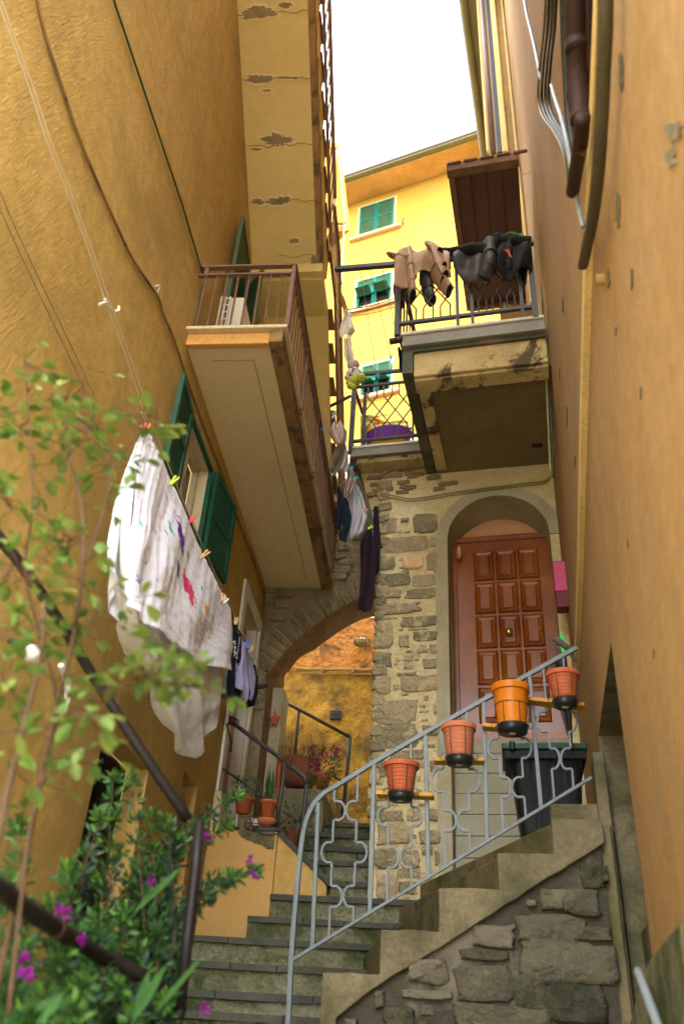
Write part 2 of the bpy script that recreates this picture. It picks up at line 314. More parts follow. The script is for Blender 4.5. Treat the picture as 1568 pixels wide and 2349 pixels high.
def panel(mb, fn, a0, a1, z0, z1, holes=(), m=0, step=None):
    A = sorted({a0, a1, *[h[0] for h in holes], *[h[1] for h in holes]}); B = sorted({z0, z1, *[h[2] for h in holes], *[h[3] for h in holes]})
    for i in range(len(A)-1):
        for j in range(len(B)-1):
            ca, cz = (A[i]+A[i+1])/2, (B[j]+B[j+1])/2
            if any(h[0] < ca < h[1] and h[2] < cz < h[3] for h in holes): continue
            mb.add([fn(A[i], B[j]), fn(A[i+1], B[j]), fn(A[i+1], B[j+1]), fn(A[i], B[j+1])], [(0, 1, 2, 3)], m)
def shutter(name, org, ex, ez, w, h, t, parent, mf, ms, slats=16, label=None, midrail=True):
    """louvred leaf: org = lower corner, ex across, ez up, leaf thickness along their normal"""
    ex, ez = ex.normalized(), ez.normalized(); ny = ex.cross(ez)
    mb = MB(); st = min(.055, w*.16)
    mb.par(org, ex*st, ny*t, ez*h); mb.par(org+ex*(w-st), ex*st, ny*t, ez*h)
    cuts = [0, .5, 1] if midrail else [0, 1]
    for k, c in enumerate(cuts): mb.par(org+ex*st+ez*((h-st)*c), ex*(w-2*st), ny*t, ez*st)
    n2 = slats//(len(cuts)-1)
    for q in range(len(cuts)-1):
        za = (h-st)*cuts[q]+st; zb = (h-st)*cuts[q+1]
        for k in range(n2):
            z = za+(zb-za)*(k+.0)/n2; dz = (zb-za)/n2*2.1
            mb.add([org+ex*st+ez*z+ny*t*.7, org+ex*(w-st)+ez*z+ny*t*.7, org+ex*(w-st)+ez*(z+dz*1.05)+ny*t*.3, org+ex*st+ez*(z+dz*1.05)+ny*t*.3,
                    org+ex*st+ez*(z+.006)+ny*t*.8, org+ex*(w-st)+ez*(z+.006)+ny*t*.8, org+ex*(w-st)+ez*(z+dz*1.05+.006)+ny*t*.4, org+ex*st+ez*(z+dz*1.05+.006)+ny*t*.4],
                   [(0, 1, 2, 3), (4, 5, 6, 7), (0, 1, 5, 4), (1, 2, 6, 5), (2, 3, 7, 6), (3, 0, 4, 7)], 1)
    o = mb.build(name, [mf, ms], parent)
    if label: o['label'] = label
    return o

# ================================================================ LEFT: ochre building
PW = -1.70                                   # wall plane (LB.u = PW)
lb = thing('ochre_building', 'tall ochre ribbed-plaster house on the left with a long balcony and outside stair', 'building', tuple(LB.P(PW, 4, -1.6)))
def sz(px, py, p=PW):
    q = LB.co(at(px, py, LB.side(p))); return q[1], q[2]
sW0 = sz(437, 945)[0]; sW1 = sz(475, 1100)[0]; zWt = 3.82; zWb = 3.16
sD0, sD1 = 7.02, 7.78; zD1 = 3.60; zD0 = 1.66
sE0 = sz(245, 1654)[0]; sE1 = sz(341, 1766)[0]; zE1 = sz(341, 1766)[1]
sG0 = sz(423, 1770)[0]; sG1 = sz(453, 1804)[0]; zG1 = sz(453, 1804)[1]
sU0, sU1, zU0, zU1 = 5.36, 5.85, 4.5, 6.2
holes = [(sW0, sW1, zWb, zWt), (sD0, sD1, zD0, zD1), (sE0, sE1, -1.2, zE1), (sG0, sG1, .7, zG1), (sU0, sU1, zU0, zU1)]
mb = MB()
panel(mb, lambda s, z: LB.P(PW, s, z), -0.4, 8.02, -1.7, 13.0, holes)
# thickness, top and far end
mb.par(LB.P(PW-.002, 8.02, -1.7), LB.u*-2.5, LB.d*.02, Z*14.7)
for (a, b, c, d) in holes:
    dp = .14 if a in (sE0, sG0) else .12
    P = lambda s, z, u=0: LB.P(PW-u, s, z)
    mm = 2 if a == sE0 else (1 if a != sG0 else 2)
    for q in ([P(a, c), P(a, d), P(a, d, dp), P(a, c, dp)], [P(b, c), P(b, d), P(b, d, dp), P(b, c, dp)],
              [P(a, d), P(b, d), P(b, d, dp), P(a, d, dp)], [P(a, c), P(b, c), P(b, c, dp), P(a, c, dp)]):
        mb.add(q, [(0, 1, 2, 3)], mm)
mb.build('wall', [M['ochre'], M['frame_ivory'], M['ochre_flat']], lb)
for (a, b, c, d) in holes[2:4]:
    k = MB(); k.fb(LB, PW-.18, PW-.14, a+.002, b-.002, c, d-.002)
    for i in range(1, 4): k.fb(LB, PW-.138, PW-.125, a+(b-a)*i/4-.01, a+(b-a)*i/4+.01, c, d-.02)
    k.build('door', M['dark'], lb, bevel=.003)
# unseen block added behind the viewer to darken door reflections and shade the alley
k = MB(); k.fb(LB, PW, 1.6, -1.8, -.9, 6.1, 10.5); k.build('unseen_shade_block', M['ochre_flat'], lb)
# small window: panes, inner frame, hinged louvre leaves
k = MB()
k.fb(LB, PW-.16, PW-.12, sW0+.05, sW1-.05, zWb+.05, zWt-.05); gl = k.build('window', M['glass'], lb)
k = MB()
for (a, b, c, d) in ((sW0, sW0+.06, zWb, zWt), (sW1-.06, sW1, zWb, zWt), (sW0+.06, sW1-.06, zWt-.06, zWt), (sW0+.06, sW1-.06, zWb, zWb+.06), ((sW0+sW1)/2-.03, (sW0+sW1)/2+.03, zWb+.06, zWt-.06)):
    k.fb(LB, PW-.115, PW-.07, a+.001, b-.001, c+.001, d-.001)
k.build('frame', M['frame_ivory'], gl, bevel=.004)
k = MB()
for (a, b, c, d) in ((sW0-.03, sW0, zWb-.03, zWt+.03), (sW1, sW1+.03, zWb-.03, zWt+.03), (sW0, sW1, zWt, zWt+.03), (sW0, sW1, zWb-.03, zWb)):
    k.fb(LB, PW+.001, PW+.035, a, b, c, d)
k.build('shutter_frame', M['green'], lb, bevel=.004)
def leaf(px_top, hinge_s, s_tip_px, zt, zb, lab, mfr=None, msl=None):
    pass
def leaf_from(hs, zb, zt, ang, wdt, lab, mf, msl):
    d = (LB.d*math.cos(ang)+LB.u*math.sin(ang))
    return shutter('window_shutter', LB.P(PW+.04, hs, zb), d, Z, wdt, zt-zb, .03, lb, mf, msl, 26, lab)
leaf_from(sW0-.03, zWb-.05, zWt+.03, math.pi-rad(5), .42, 'green louvred leaf folded back nearer the viewer', M['green'], M['green'])
leaf_from(sW1+.05, zWb-.05, zWt+.03, rad(6), .52, 'green louvred leaf on the far side of the opening', M['green'], M['green'])
# door and its white frame
k = MB()
for (a, b, c, d) in ((sD0-.13, sD0, zD0, zD1+.14), (sD1, sD1+.10, zD0, zD1+.14), (sD0, sD1, zD1, zD1+.14)):
    k.fb(LB, PW+.002, PW+.03, a, b, c, d)
k.fb(LB, PW-.115, PW-.002, sD1-.025, sD1-.001, zD0, zD1)
k.build('door_frame', M['white'], lb, bevel=.006)
k = MB()
k.fb(LB, PW-.14, PW-.10, sD0+.01, sD1-.03, zD0, zD1-.01)
for i in range(5): k.fb(LB, PW-.10, PW-.085+.008*(i % 2), sD0+.03+i*.135, sD0+.12+i*.135, zD0+.02, zD1-.04)
dr = k.build('door', M['redwood'], lb, bevel=.005)
# upper louvred door leaves behind the balcony rail
k = MB(); k.fb(LB, PW-.26, PW-.22, sU0, sU1, zU0, zU1); k.build('door', M['dark'], lb)
leaf_from(5.33, 4.5, 6.33, math.pi-rad(4), .58, 'faded green louvred leaf behind the balcony rail, half open', M['oldgreen'], M['oldgreen'])
leaf_from(5.36, 4.5, 6.0, math.pi-rad(38), .34, 'faded green louvred leaf at the far side of the balcony door', M['oldgreen'], M['oldgreen'])
# hairline horizontal seam over the balcony level is a cable, built below
# ---- balcony slab
zS = 4.21; zT = 4.33
c_nl = LB.co(at(430, 757, LB.side(PW)))
s0 = 4.22; s1 = 7.96
uR = LB.co(at(757, 1345, ZP(zS)))[0]; uR0 = LB.co(at(650, 790, ZP(zS)))[0]
uRm = (uR+uR0)/2
print('balcony right edge', uR, uR0, 's far', LB.co(at(757, 1345, ZP(zS)))[1], 's near', LB.co(at(650, 790, ZP(zS)))[1])
k = MB()
k.fb(LB, PW-.05, uRm-.10, s0+.05, s1, zS, zT-.02, 0)
k.build('balcony_slab', M['soffit'], lb, bevel=.004)
k = MB(); k.fb(LB, PW+.16, uRm-.24, s0+.18, s0+.19, zS-.004, zS-.0005); k.fb(LB, uRm-.245, uRm-.235, s0+.19, s1-.2, zS-.004, zS-.0005)
k.build('soffit_groove', mat('groove_shade', (.52, .42, .24), bump=.1), lb)
k = MB(); k.fb(LB, PW, uRm-.10, s0, s0+.05, zS-.015, zT-.03); k.build('balcony_fascia', mat('apricot_paint', (.72, .40, .12), (.66, .34, .09), ns=3, bump=.2, c3=(.3, .25, .18), s3=7, t3=(.68, .7)), lb, bevel=.008)
k = MB(); k.fb(LB, uRm-.10, uRm, s0-.02, s1, zS-.02, zT-.03); k.build('balcony_beam', M['edge'], lb, bevel=.008)
k = MB(); k.fb(LB, PW, uRm+.03, s0-.05, s1, zT-.03, zT, 0); k.build('balcony_coping', M['frame_ivory'], lb, bevel=.006)
# ---- balcony railing
zR = 4.98; uO = uRm+.02; sN = s0-.02
k = MB()
k.beam(LB.P(PW, sN, zR), LB.P(uO, sN, zR), .04, .018); k.beam(LB.P(PW, sN, zR-.09), LB.P(uO, sN, zR-.09), .035, .016)
k.beam(LB.P(uO, sN-.02, zR), LB.P(uO, s1-.02, zR), .045, .018); k.beam(LB.P(uO, sN+.02, zR-.09), LB.P(uO, s1-.02, zR-.09), .03, .014)
k.beam(LB.P(uO, sN, zT), LB.P(uO, sN, zR), .03, .03, LB.d)
k.beam(LB.P(PW+.06, sN, zR-.10), LB.P(PW+.06, sN, zR), .03, .03, LB.d)
nb = 8
for i in range(nb+1):
    u = PW+.06+(uO-PW-.06)*i/nb
    if i < nb: k.tube([LB.P(u, sN, zT-.01), LB.P(u, sN, zR-.09)], .0085, 6)
n = 34
for i in range(1, n+1):
    s = sN+(s1-.05-sN)*i/n
    if i % 8 == 0: k.beam(LB.P(uO, s, zT-.08), LB.P(uO, s, zR), .025, .025, LB.d)
    else: k.tube([LB.P(uO, s, zT-.01), LB.P(uO, s, zR-.09)], .0085, 6)
k.build('balcony_railing', M['brownrail'], lb)
# ---- outside stair: two flights seen from below, with a landing between
def on_stair(s): return 6.54-(s-5.49)*.822     # soffit height along the wall
n1 = ((LB.d*1.0+Z*-.822).cross(LB.u)).normalized(); pl1 = (n1, LB.P(PW, 5.49, 6.54).dot(n1))
uA = LB.co(at(742, 607, pl1))[0]; uB = LB.co(at(718, 0, pl1))[0]
print('stair right edge', uA, uB)
uS = (uA+uB)/2
k = MB()
def flight(k, sa, sb, za, zb, u0, u1, t, m=0, nseg=24):
    d1, d2 = LB.P(0, sa, za), LB.P(0, sb, zb)
    k.prism([LB.P(u0, sa, za), LB.P(u0, sb, zb), LB.P(u0, sb, zb+t), LB.P(u0, sa, za+t)], LB.u*(u1-u0), m)
sa = 1.2
flight(k, sa, 5.49, on_stair(sa), 6.54, PW-.03, uS-.06, .16)
k.build('upper_stair_soffit', mat('cracked_cream', (.70, .57, .25), (.62, .49, .20), ns=.7, bump=.35, bs=14, fine=.08, c3=(.40, .30, .15), s3=1.3, t3=(.66, .72)), lb, bevel=.004)
# spalled patches with bare concrete along the slab joints
def patch(mb, cpx, cpy, wpx, hpx, plane, th, seed, n=44, ang=0):
    rnd = random.Random(seed); ph = rnd.random()*50; P0 = []
    for i in range(n):
        a = 2*math.pi*i/n; r = .66+.34*mnoise.noise(V((math.cos(a)*1.6+ph, math.sin(a)*1.6, ph)))+.30*mnoise.noise(V((math.cos(a)*5+ph, math.sin(a)*5, 3)))+.2*mnoise.noise(V((math.cos(a)*14+ph, math.sin(a)*14, 3)))
        x = math.cos(a)*r*wpx/2; y = math.sin(a)*r*hpx/2
        P0.append(at(cpx+x*math.cos(ang)-y*math.sin(ang), cpy+x*math.sin(ang)+y*math.cos(ang), plane))
    nn = plane[0]*(-1 if plane[0].dot(P0[0]) > 0 else 1)
    mb.prism([p+nn*.0015 for p in P0], nn*th)
    return nn
PATCHES = [(590, 30, 118, 42, 1), (655, 12, 40, 18, 2), (595, 181, 92, 30, 3), (660, 178, 70, 9, 4), (636, 322, 90, 40, 5), (588, 342, 34, 9, 6), (640, 462, 80, 26, 7), (592, 462, 40, 22, 8), (675, 553, 36, 20, 9), (722, 596, 26, 34, 10), (612, 208, 30, 9, 12)]
k = MB()
for (x, y, ww, hh, sd_) in PATCHES: patch(k, x+2, y, ww*1.16+5, hh*1.3+6, pl1, .0015, sd_)
k.build('flaking_edge', mat('pale_undercoat', (.80, .68, .42), (.70, .55, .3), ns=9, bump=.5), lb)
k = MB()
for (x, y, ww, hh, sd_) in PATCHES:
    patch(k, x, y, ww, hh, pl1, .004, sd_)
k.build('bare_patch', mat('bare_concrete', (.34, .27, .15), (.20, .165, .09), ns=9, bump=.8, bs=30, fine=.3), lb)
k = MB()
rnd = random.Random(5)
for (y0, xa, xb) in ((34, 546, 722), (185, 556, 730), (338, 566, 735), (466, 572, 735), (588, 640, 738)):
    pts = []; x = xa
    while x < xb:
        pts.append(at(x, y0+rnd.uniform(-4, 4)-(x-xa)*.05, pl1)-n1*(.002 if n1.dot(at(x, y0, pl1)) > 0 else -.002)); x += rnd.uniform(7, 16)
    k.tube(pts, .004, 4)
k.build('joint_crack', M['edge'], lb)
k = MB(); flight(k, sa, 5.52, on_stair(sa)-.01, 6.54-.03, uS-.06, uS, .2); k.build('stair_stringer', M['edge'], lb, bevel=.004)
zl = 6.36
k = MB()
sl1 = 6.05
k.fb(LB, PW-.02, uS, 5.49, 5.56, 6.42, 6.56); k.fb(LB, PW-.02, uS-.005, 5.56, sl1, zl+.02, zl+.2)
k.build('landing_slab', M['cream'], lb, bevel=.004)
# lower flight, then plain wall under it
zf2 = lambda s: 6.38-(s-sl1)*.95
k = MB(); flight(k, sl1, 7.9, zf2(sl1), zf2(7.9), PW-.02, uS+.0, .18); k.build('lower_stair_soffit', M['cream'], lb, bevel=.004)
# slate treads with saw-tooth ends on both flights
st = .245; s = sa+.1; 
while s < 5.45:
    z = on_stair(s)+.16
    k = MB(); k.fb(LB, uS-.10, uS+.045, s-.02, s+st+.03, z+.02, z+.045); k.build('slate_tread', M['brownrail'], lb, bevel=.003)
    s += st*1.05
s = sl1+.05
while s < 7.8:
    z = zf2(s)+.17; k = MB(); k.fb(LB, uS-.10, uS+.045, s-.02, s+st+.03, z, z+.025); k.build('slate_tread', M['brownrail'], lb, bevel=.003); s += st*1.05
# solid step ends between soffit and treads
k = MB(); s = sa+.1
while s < 5.45:
    z = on_stair(s)+.16; k.prism([LB.P(uS-.055, s, z+.02), LB.P(uS-.055, s+st*1.05, z+.02), LB.P(uS-.055, s+st*1.05, on_stair(s+st*1.05)+.12)], LB.u*.08); s += st*1.05
k.build('step_end', M['ochre_flat'], lb)
# stair railing
k = MB(); uO2 = uS+.06
def rail_run(sa_, sb_, zfa, zfb, hgt, nbar, r=.008, bar_from=.1):
    A = LB.P(uO2, sa_, zfa+hgt); B = LB.P(uO2, sb_, zfb+hgt)
    k.beam(A, B, .04, .016); k.beam(LB.P(uO2, sa_, zfa+bar_from), LB.P(uO2, sb_, zfb+bar_from), .03, .014)
    for i in range(nbar+1):
        t = i/nbar; q = LB.P(uO2, sa_+(sb_-sa_)*t, 0); a = zfa+(zfb-zfa)*t
        k.tube([q+Z*(a+bar_from), q+Z*(a+hgt)], r, 6)
rail_run(1.3, 5.5, on_stair(1.3)+.2, 6.74, .82, 34)
rail_run(5.5, 6.1, 6.62, 6.62, .82, 6)
rail_run(6.1, 8.0, 6.62, 6.62-.95*1.85, .82, 18)
k.build('stair_railing', M['brownrail'], lb)

# far bay with a canopy, on the building behind
fbz = thing('projecting_canopy', 'small yellow canopy on a brown metal frame high beside the outside stair', 'canopy', tuple(at(780, 420, CAM.face(11))))
pc = CAM.face(11.0)
k = MB()
a, b, c, d = at(757, 327, pc), at(780, 327, pc), at(803, 528, pc), at(757, 533, pc)
k.prism([a, b, c, d], V((-.35, .5, .05))); k.build('roof', M['yellow'], fbz, bevel=.01)
k = MB()
for x0, y0, x1, y1 in ((757, 340, 776, 341), (775, 340, 791, 512), (770, 345, 764, 470), (757, 512, 792, 514), (789, 514, 783, 650)):
    k.beam(at(x0, y0, CAM.face(10.93)), at(x1, y1, CAM.face(10.93)), .035, .05, FW)
k.build('frame', M['brownrail'], fbz)

# ================================================================ far yellow house
FD = 16.0
fh = thing('yellow_house', 'bright yellow house closing the view, with green-blue shutters and sloping eaves', 'building', tuple(at(870, 700, FB.face(FD))))
def fc(px, py): q = FB.co(at(px, py, FB.face(FD))); return q[0], q[2]
eu0, ez0 = fc(790, 470); eu1, ez1 = fc(1090, 375)
print('far eave', eu0, ez0, eu1, ez1)
zE = (ez0+ez1)/2
k = MB()
fholes = []
wins = []
for (xl, yt, xr, yb) in ((825, 470, 903, 533), (818, 640, 897, 702), (829, 838, 896, 905)):
    a0, z0_ = fc(xl, yb+10); a1, z1_ = fc(xr, yt-2)
    a0b, _ = fc(xl, (yt+yb)/2); a1b, _ = fc(xr, (yt+yb)/2)
    zt = (fc(xl, yt+9)[1]+fc(xr, yt-15)[1])/2; zb = (fc(xl, yb+13)[1]+fc(xr, yb-13)[1])/2
    wins.append((a0b, a1b, zb, zt)); fholes.append((a0b, a1b, zb, zt))
print(wins)
panel(k, lambda u, z: FB.P(u, FD, z), eu0-9, eu1+6, -1.6, zE, fholes)
for (a, b, c, d) in fholes:
    P = lambda u, z, q=0: FB.P(u, FD+q, z)
    for q in ([P(a, c), P(a, d), P(a, d, .2), P(a, c, .2)], [P(b, c), P(b, d), P(b, d, .2), P(b, c, .2)], [P(a, d), P(b, d), P(b, d, .2), P(a, d, .2)], [P(a, c), P(b, c), P(b, c, .2), P(a, c, .2)]): k.add(q, [(0, 1, 2, 3)])
k.fb(FB, eu0-9, eu1+6, FD+.5, FD+5, -1.6, zE, 0)
k.build('wall', M['yellow'], fh)
k = MB(); k.fb(FB, eu0-9, eu1+6, FD-.75, FD+.4, zE, zE+.12); k.build('eaves', M['eaves'], fh)
k = MB(); k.fb(FB, eu0-9, eu1+6, FD-.93, FD-.76, zE+.05, zE+.13, 1); k.fb(FB, eu0-9, eu1+6, FD-.98, FD-.78, zE+.13, zE+.36, 0)
k.build('gutter', [M['gutter'], M['olive']], fh, bevel=.03)
for i, (a, b, c, d) in enumerate(wins):
    W_ = MB(); W_.fb(FB, a, b, FD+.16, FD+.18, c, d); wd = W_.build('window', M['dark'], fh)
    k = MB()
    for (x0, x1, y0, y1) in ((a-.09, a, c-.02, d+.08), (b, b+.09, c-.02, d+.08), (a, b, d, d+.08)): k.fb(FB, x0, x1, FD-.02, FD, y0, y1)
    k.build('trim', M['pinktrim'], wd)
    k = MB(); k.fb(FB, a-.28, b+.28, FD-.12, FD, c-.12, c-.01); k.build('sill', mat('sill_%d' % i, (.6, .33, .14), bump=.1) if i == 0 else bpy.data.materials['sill_0'], wd, bevel=.01)
    mid = (a+b)/2; H = d-c; fw = (b-a)/2
    for q, (x0, x1) in enumerate(((a, mid), (mid, b))):
        if i == 0:
            shutter('shutter_leaf', FB.P(x0+.01, FD, c+.01), FB.u, Z, x1-x0-.02, H-.02, .05, wd, M['teal'], M['slatdark'], 22)
        else:
            # upper half louvred, lower half propped outwards
            shutter('shutter_leaf', FB.P(x0+.01, FD, c+H*.45), FB.u, Z, x1-x0-.02, H*.54, .05, wd, M['teal'], M['slatdark'], 12, midrail=False)
            out = (-FB.d*.85+Z*.35 if (i == 1) else -FB.d*.8-Z*.3)
            shutter('propped_flap', FB.P(x0+.05, FD-.02, c+H*.46), FB.u, out, x1-x0-.1, .3, .03, wd, M['teal'], M['slatdark'], 6, midrail=False)
            f2 = MB()
            for (xx, yy) in ((x0+.01, c+.01), (x1-.07, c+.01)): f2.fb(FB, xx, xx+.06, FD, FD+.05, yy, c+H*.45)
            f2.fb(FB, x0+.07, x1-.07, FD, FD+.05, c+.01, c+.07); f2.build('shutter_frame', M['teal'], wd)
for (x, y) in ((925, 508), (955, 0), (1015, 806), (792, 905)):
    if y == 0: continue
    k = MB(); p = at(x, y, FB.face(FD)); k.tube([p+Z*.12, p-FB.d*.1+Z*.02, p-FB.d*.1-Z*.15, p-Z*.15], .025, 6); k.build('shutter_catch', M['oldwood'], fh)
k = MB(); a0, b0 = fc(1035, 350); k.fb(FB, a0, a0+.12, FD-.7, FD-.6, b0-.9, b0-.1); k.build('vent_pipe', M['gutter'], fh)
# grey plinth band low on the yellow house
_, zb_ = fc(920, 965)
k = MB(); k.fb(FB, eu0-3, eu1+4, FD-.05, FD-.002, -1.6, zb_-.6); k.build('plinth', M['surround'], fh)
# ================================================================ RIGHT: stone house with the door
CF = 6.85; CD = 7.20
sh = thing('stone_house', 'rubble stone house with an arched doorway and two small iron balconies', 'building', tuple(RB.P(1.0, CF, -1.6)))
fF = RB.face(CF)
def rc(px, py, c=CF): q = RB.co(at(px, py, RB.face(c))); return q[0], q[2]
uL = rc(855, 1700)[0]; uRt = rc(1285, 1500)[0]+.12
aL = rc(1030, 1500)[0]; aR = rc(1277, 1400)[0]
zTop = 4.98
zc = rc(1150, 1137)[1]; rr = (aR-aL)/2; zsp = zc-rr; uc = (aL+aR)/2
print('arch', aL, aR, 'r', rr, 'spring', zsp, 'crown', zc, 'uL', uL, 'uR', uRt)
def archf(u, r=None):
    r = r or rr; x = max(-1, min(1, (u-uc)/r)); return zsp+r*math.sqrt(max(0, 1-x*x))
k = MB()
panel(k, lambda u, z: RB.P(u, CF, z), uL, aL, -1.7, zTop)
panel(k, lambda u, z: RB.P(u, CF, z), aR, uRt+.3, -1.7, zTop)
N_ = 28
for i in range(N_):
    a = aL+(aR-aL)*(1-math.cos(math.pi*i/N_))/2; b = aL+(aR-aL)*(1-math.cos(math.pi*(i+1)/N_))/2
    k.add([RB.P(a, CF, archf(a)), RB.P(b, CF, archf(b)), RB.P(b, CF, zTop), RB.P(a, CF, zTop)], [(0, 1, 2, 3)])
    k.add([RB.P(a, CF, archf(a)), RB.P(b, CF, archf(b)), RB.P(b, CD+.1, archf(b)), RB.P(a, CD+.1, archf(a))], [(0, 1, 2, 3)], 1)
for u in (aL, aR): k.add([RB.P(u, CF, -1.7), RB.P(u, CF, zsp), RB.P(u, CD+.1, zsp), RB.P(u, CD+.1, -1.7)], [(0, 1, 2, 3)], 1)
k.add([RB.P(uL, CF, -1.7), RB.P(uL, CF, zTop), RB.P(uL, CF+5, zTop), RB.P(uL, CF+5, -1.7)], [(0, 1, 2, 3)])
k.add([RB.P(uL, CF, zTop), RB.P(uRt+.3, CF, zTop), RB.P(uRt+.3, CF+5, zTop), RB.P(uL, CF+5, zTop)], [(0, 1, 2, 3)])
k.build('wall', [M['mortar'], M['surround']], sh)
# stones
def stone(mb, fr, d, u0, u1, z0, z1, th, seed, tint):
    rnd = random.Random(seed); n = 30; ph = rnd.random()*90; mb.tint = tint
    cu, cz, hu, hz = (u0+u1)/2, (z0+z1)/2, (u1-u0)/2, (z1-z0)/2; rings = []
    for (f, h) in ((1.0, -.02), (1.0, .45*th), (.955, .9*th), (.72, th), (.35, th*1.02)):
        R_ = []
        for i in range(n):
            a = 2*math.pi*i/n; ca, sa_ = math.cos(a), math.sin(a); e = .34
            x = math.copysign(abs(ca)**e, ca); y = math.copysign(abs(sa_)**e, sa_)
            w_ = .97+.24*mnoise.noise(V((ca*1.5+ph, sa_*1.5, ph)))+.13*mnoise.noise(V((ca*4.5+ph, sa_*4.5, ph)))+.05*mnoise.noise(V((ca*13+ph, sa_*13, ph)))
            p = fr.P(cu+x*hu*w_*f, d, cz+y*hz*w_*f)
            hh = h*(1+.7*mnoise.noise(p*11)+.35*mnoise.noise(p*32)) if h > 0 else h
            R_.append(p-fr.d*hh)
        rings.append(R_)
    vs = [q for r in rings for q in r]+[fr.P(cu, d, cz)-fr.d*th*1.05]; fs = []
    for j in range(len(rings)-1):
        for i in range(n): fs.append((j*n+i, j*n+(i+1) % n, (j+1)*n+(i+1) % n, (j+1)*n+i))
    T = len(vs)-1; J = (len(rings)-1)*n
    for i in range(n): fs.append((J+i, J+(i+1) % n, T))
    mb.add(vs, fs)
def boxpx(lst, ox, oy, sc): return [(ox+a*sc, oy+b*sc, ox+c*sc, oy+d*sc, *(r or [])) for (a, b, c, d, *r) in lst]
S1 = [(20,80,345,190),(10,235,130,320),(20,340,250,430),(250,350,450,430),(210,445,470,512),(0,455,180,520),(0,545,330,625),(180,640,440,712),(0,680,120,860),(165,765,240,860),(260,740,460,810),(330,930,470,1000),(0,900,120,1000),(150,1030,295,1055),(190,1050,475,1165),(0,1055,110,1180),(0,1215,290,1390),(405,1255,465,1320),(330,1400,470,1470),(0,1395,300,1560),(100,1570,330,1640),(380,1640,520,1720),(20,1660,90,1760),(360,205,460,320),(380,830,480,900),(290,860,380,895),(145,560,200,620)]
S2 = [(700,250,900,330),(700,330,940,490),(1000,380,1180,490),(690,520,860,650),(880,530,1010,650),(1020,500,1100,560),(700,680,850,880),(860,650,1010,720),(1110,520,1180,640),(920,230,1020,320),(690,900,760,1000),(780,900,960,960),(640,1010,740,1100),(640,1140,700,1300),(760,990,860,1050),(860,740,990,830),(1050,230,1160,320)]
S3 = [(840,1090,1100,1200),(850,1230,1010,1400),(1180,1190,1450,1390),(1400,1060,1520,1180),(850,1440,1310,1600),(840,960,960,1050),(980,1000,1160,1090),(1350,1440,1460,1530),(1180,1050,1340,1150),(1050,1240,1140,1280),(830,1640,990,1760),(1000,890,1300,960),(1390,1600,1465,1800)]
SL = boxpx(S1, 860, 1204, .3292)+boxpx(S2, 630.8, 1778, .3293)+boxpx(S3, 688.2, 917.6, .2197)
k = MB(); rnd = random.Random(3)
for i, (x0, y0, x1, y1) in enumerate(SL):
    a0, b1 = rc((x0+x1)/2, y0)[1], rc((x0+x1)/2, y1)[1]; u0 = rc(x0, (y0+y1)/2)[0]; u1 = rc(x1, (y0+y1)/2)[0]
    u0 = max(u0, uL-.02); u1 = min(u1, aL-.10)
    if u1-u0 < .03 or a0 > 4.62: continue
    stone(k, RB, CF, u0, u1, b1, a0, .008+rnd.random()*.014, i, rnd.random()*.8)
fb_ = [(max(rc(b[0], (b[1]+b[3])/2)[0], uL-.02), rc(b[2], (b[1]+b[3])/2)[0], rc((b[0]+b[2])/2, b[3])[1], rc((b[0]+b[2])/2, b[1])[1]) for b in SL]
for i in range(1500):
    w_ = rnd.choice((.04, .06, .08, .12, .18)); h_ = rnd.choice((.018, .025, .035, .05)); u = rnd.uniform(uL, aL-.12-w_); z = rnd.uniform(.2, 4.45)
    if any(u < b[1]+.012 and u+w_ > b[0]-.012 and z < b[3]+.010 and z+h_ > b[2]-.010 for b in fb_): continue
    fb_.append((u, u+w_, z, z+h_)); stone(k, RB, CF, u, u+w_, z, z+h_, .008, 2000+i, .3+rnd.random()*.7)
# edge quoins seen round the left corner and a few along the side
for i in range(26):
    z = 1.6+i*.135; stone(k, RB, CF, uL-.03, uL+.06+rnd.random()*.09, z, z+.10, .02, 700+i, rnd.random())
k.build('rubble_stones', M['stone'], sh, smooth=True)
k = MB(); k.tint = 1
a, b = rc(925, 1292), rc(965, 1310); stone(k, RB, CF, rc(923, 1290)[0], rc(969, 1290)[0], rc(945, 1306)[1], rc(945, 1279)[1], .03, 55, 1)
k.build('quartz_stone', mat('quartz', (.75, .60, .42), (.70, .42, .16), ns=9, bump=.6), sh, smooth=True)
# rendered surround of the arch
k = MB(); wdt = .115
pts_o = []; pts_i = []
zb0 = .9
inn = [RB.P(aL, 0, zb0), RB.P(aL, 0, zsp)]+[RB.P(uc-rr*math.cos(math.pi*i/24), 0, zsp+rr*math.sin(math.pi*i/24)) for i in range(25)]+[RB.P(aR, 0, zsp)]
ro = rr+wdt
out = [RB.P(aL-wdt, 0, zb0), RB.P(aL-wdt, 0, zsp)]+[RB.P(uc-ro*math.cos(math.pi*i/24), 0, zsp+ro*math.sin(math.pi*i/24)) for i in range(25)]+[RB.P(aR+wdt, 0, zsp)]
for i in range(len(inn)-1):
    q = [inn[i], inn[i+1], out[i+1], out[i]]
    if i == 0 or True: k.prism([p+RB.d*(CF-.012-.004*mnoise.noise(p*3)) for p in q], RB.d*.0115)
k.build('arch_surround', M['surround'], sh)
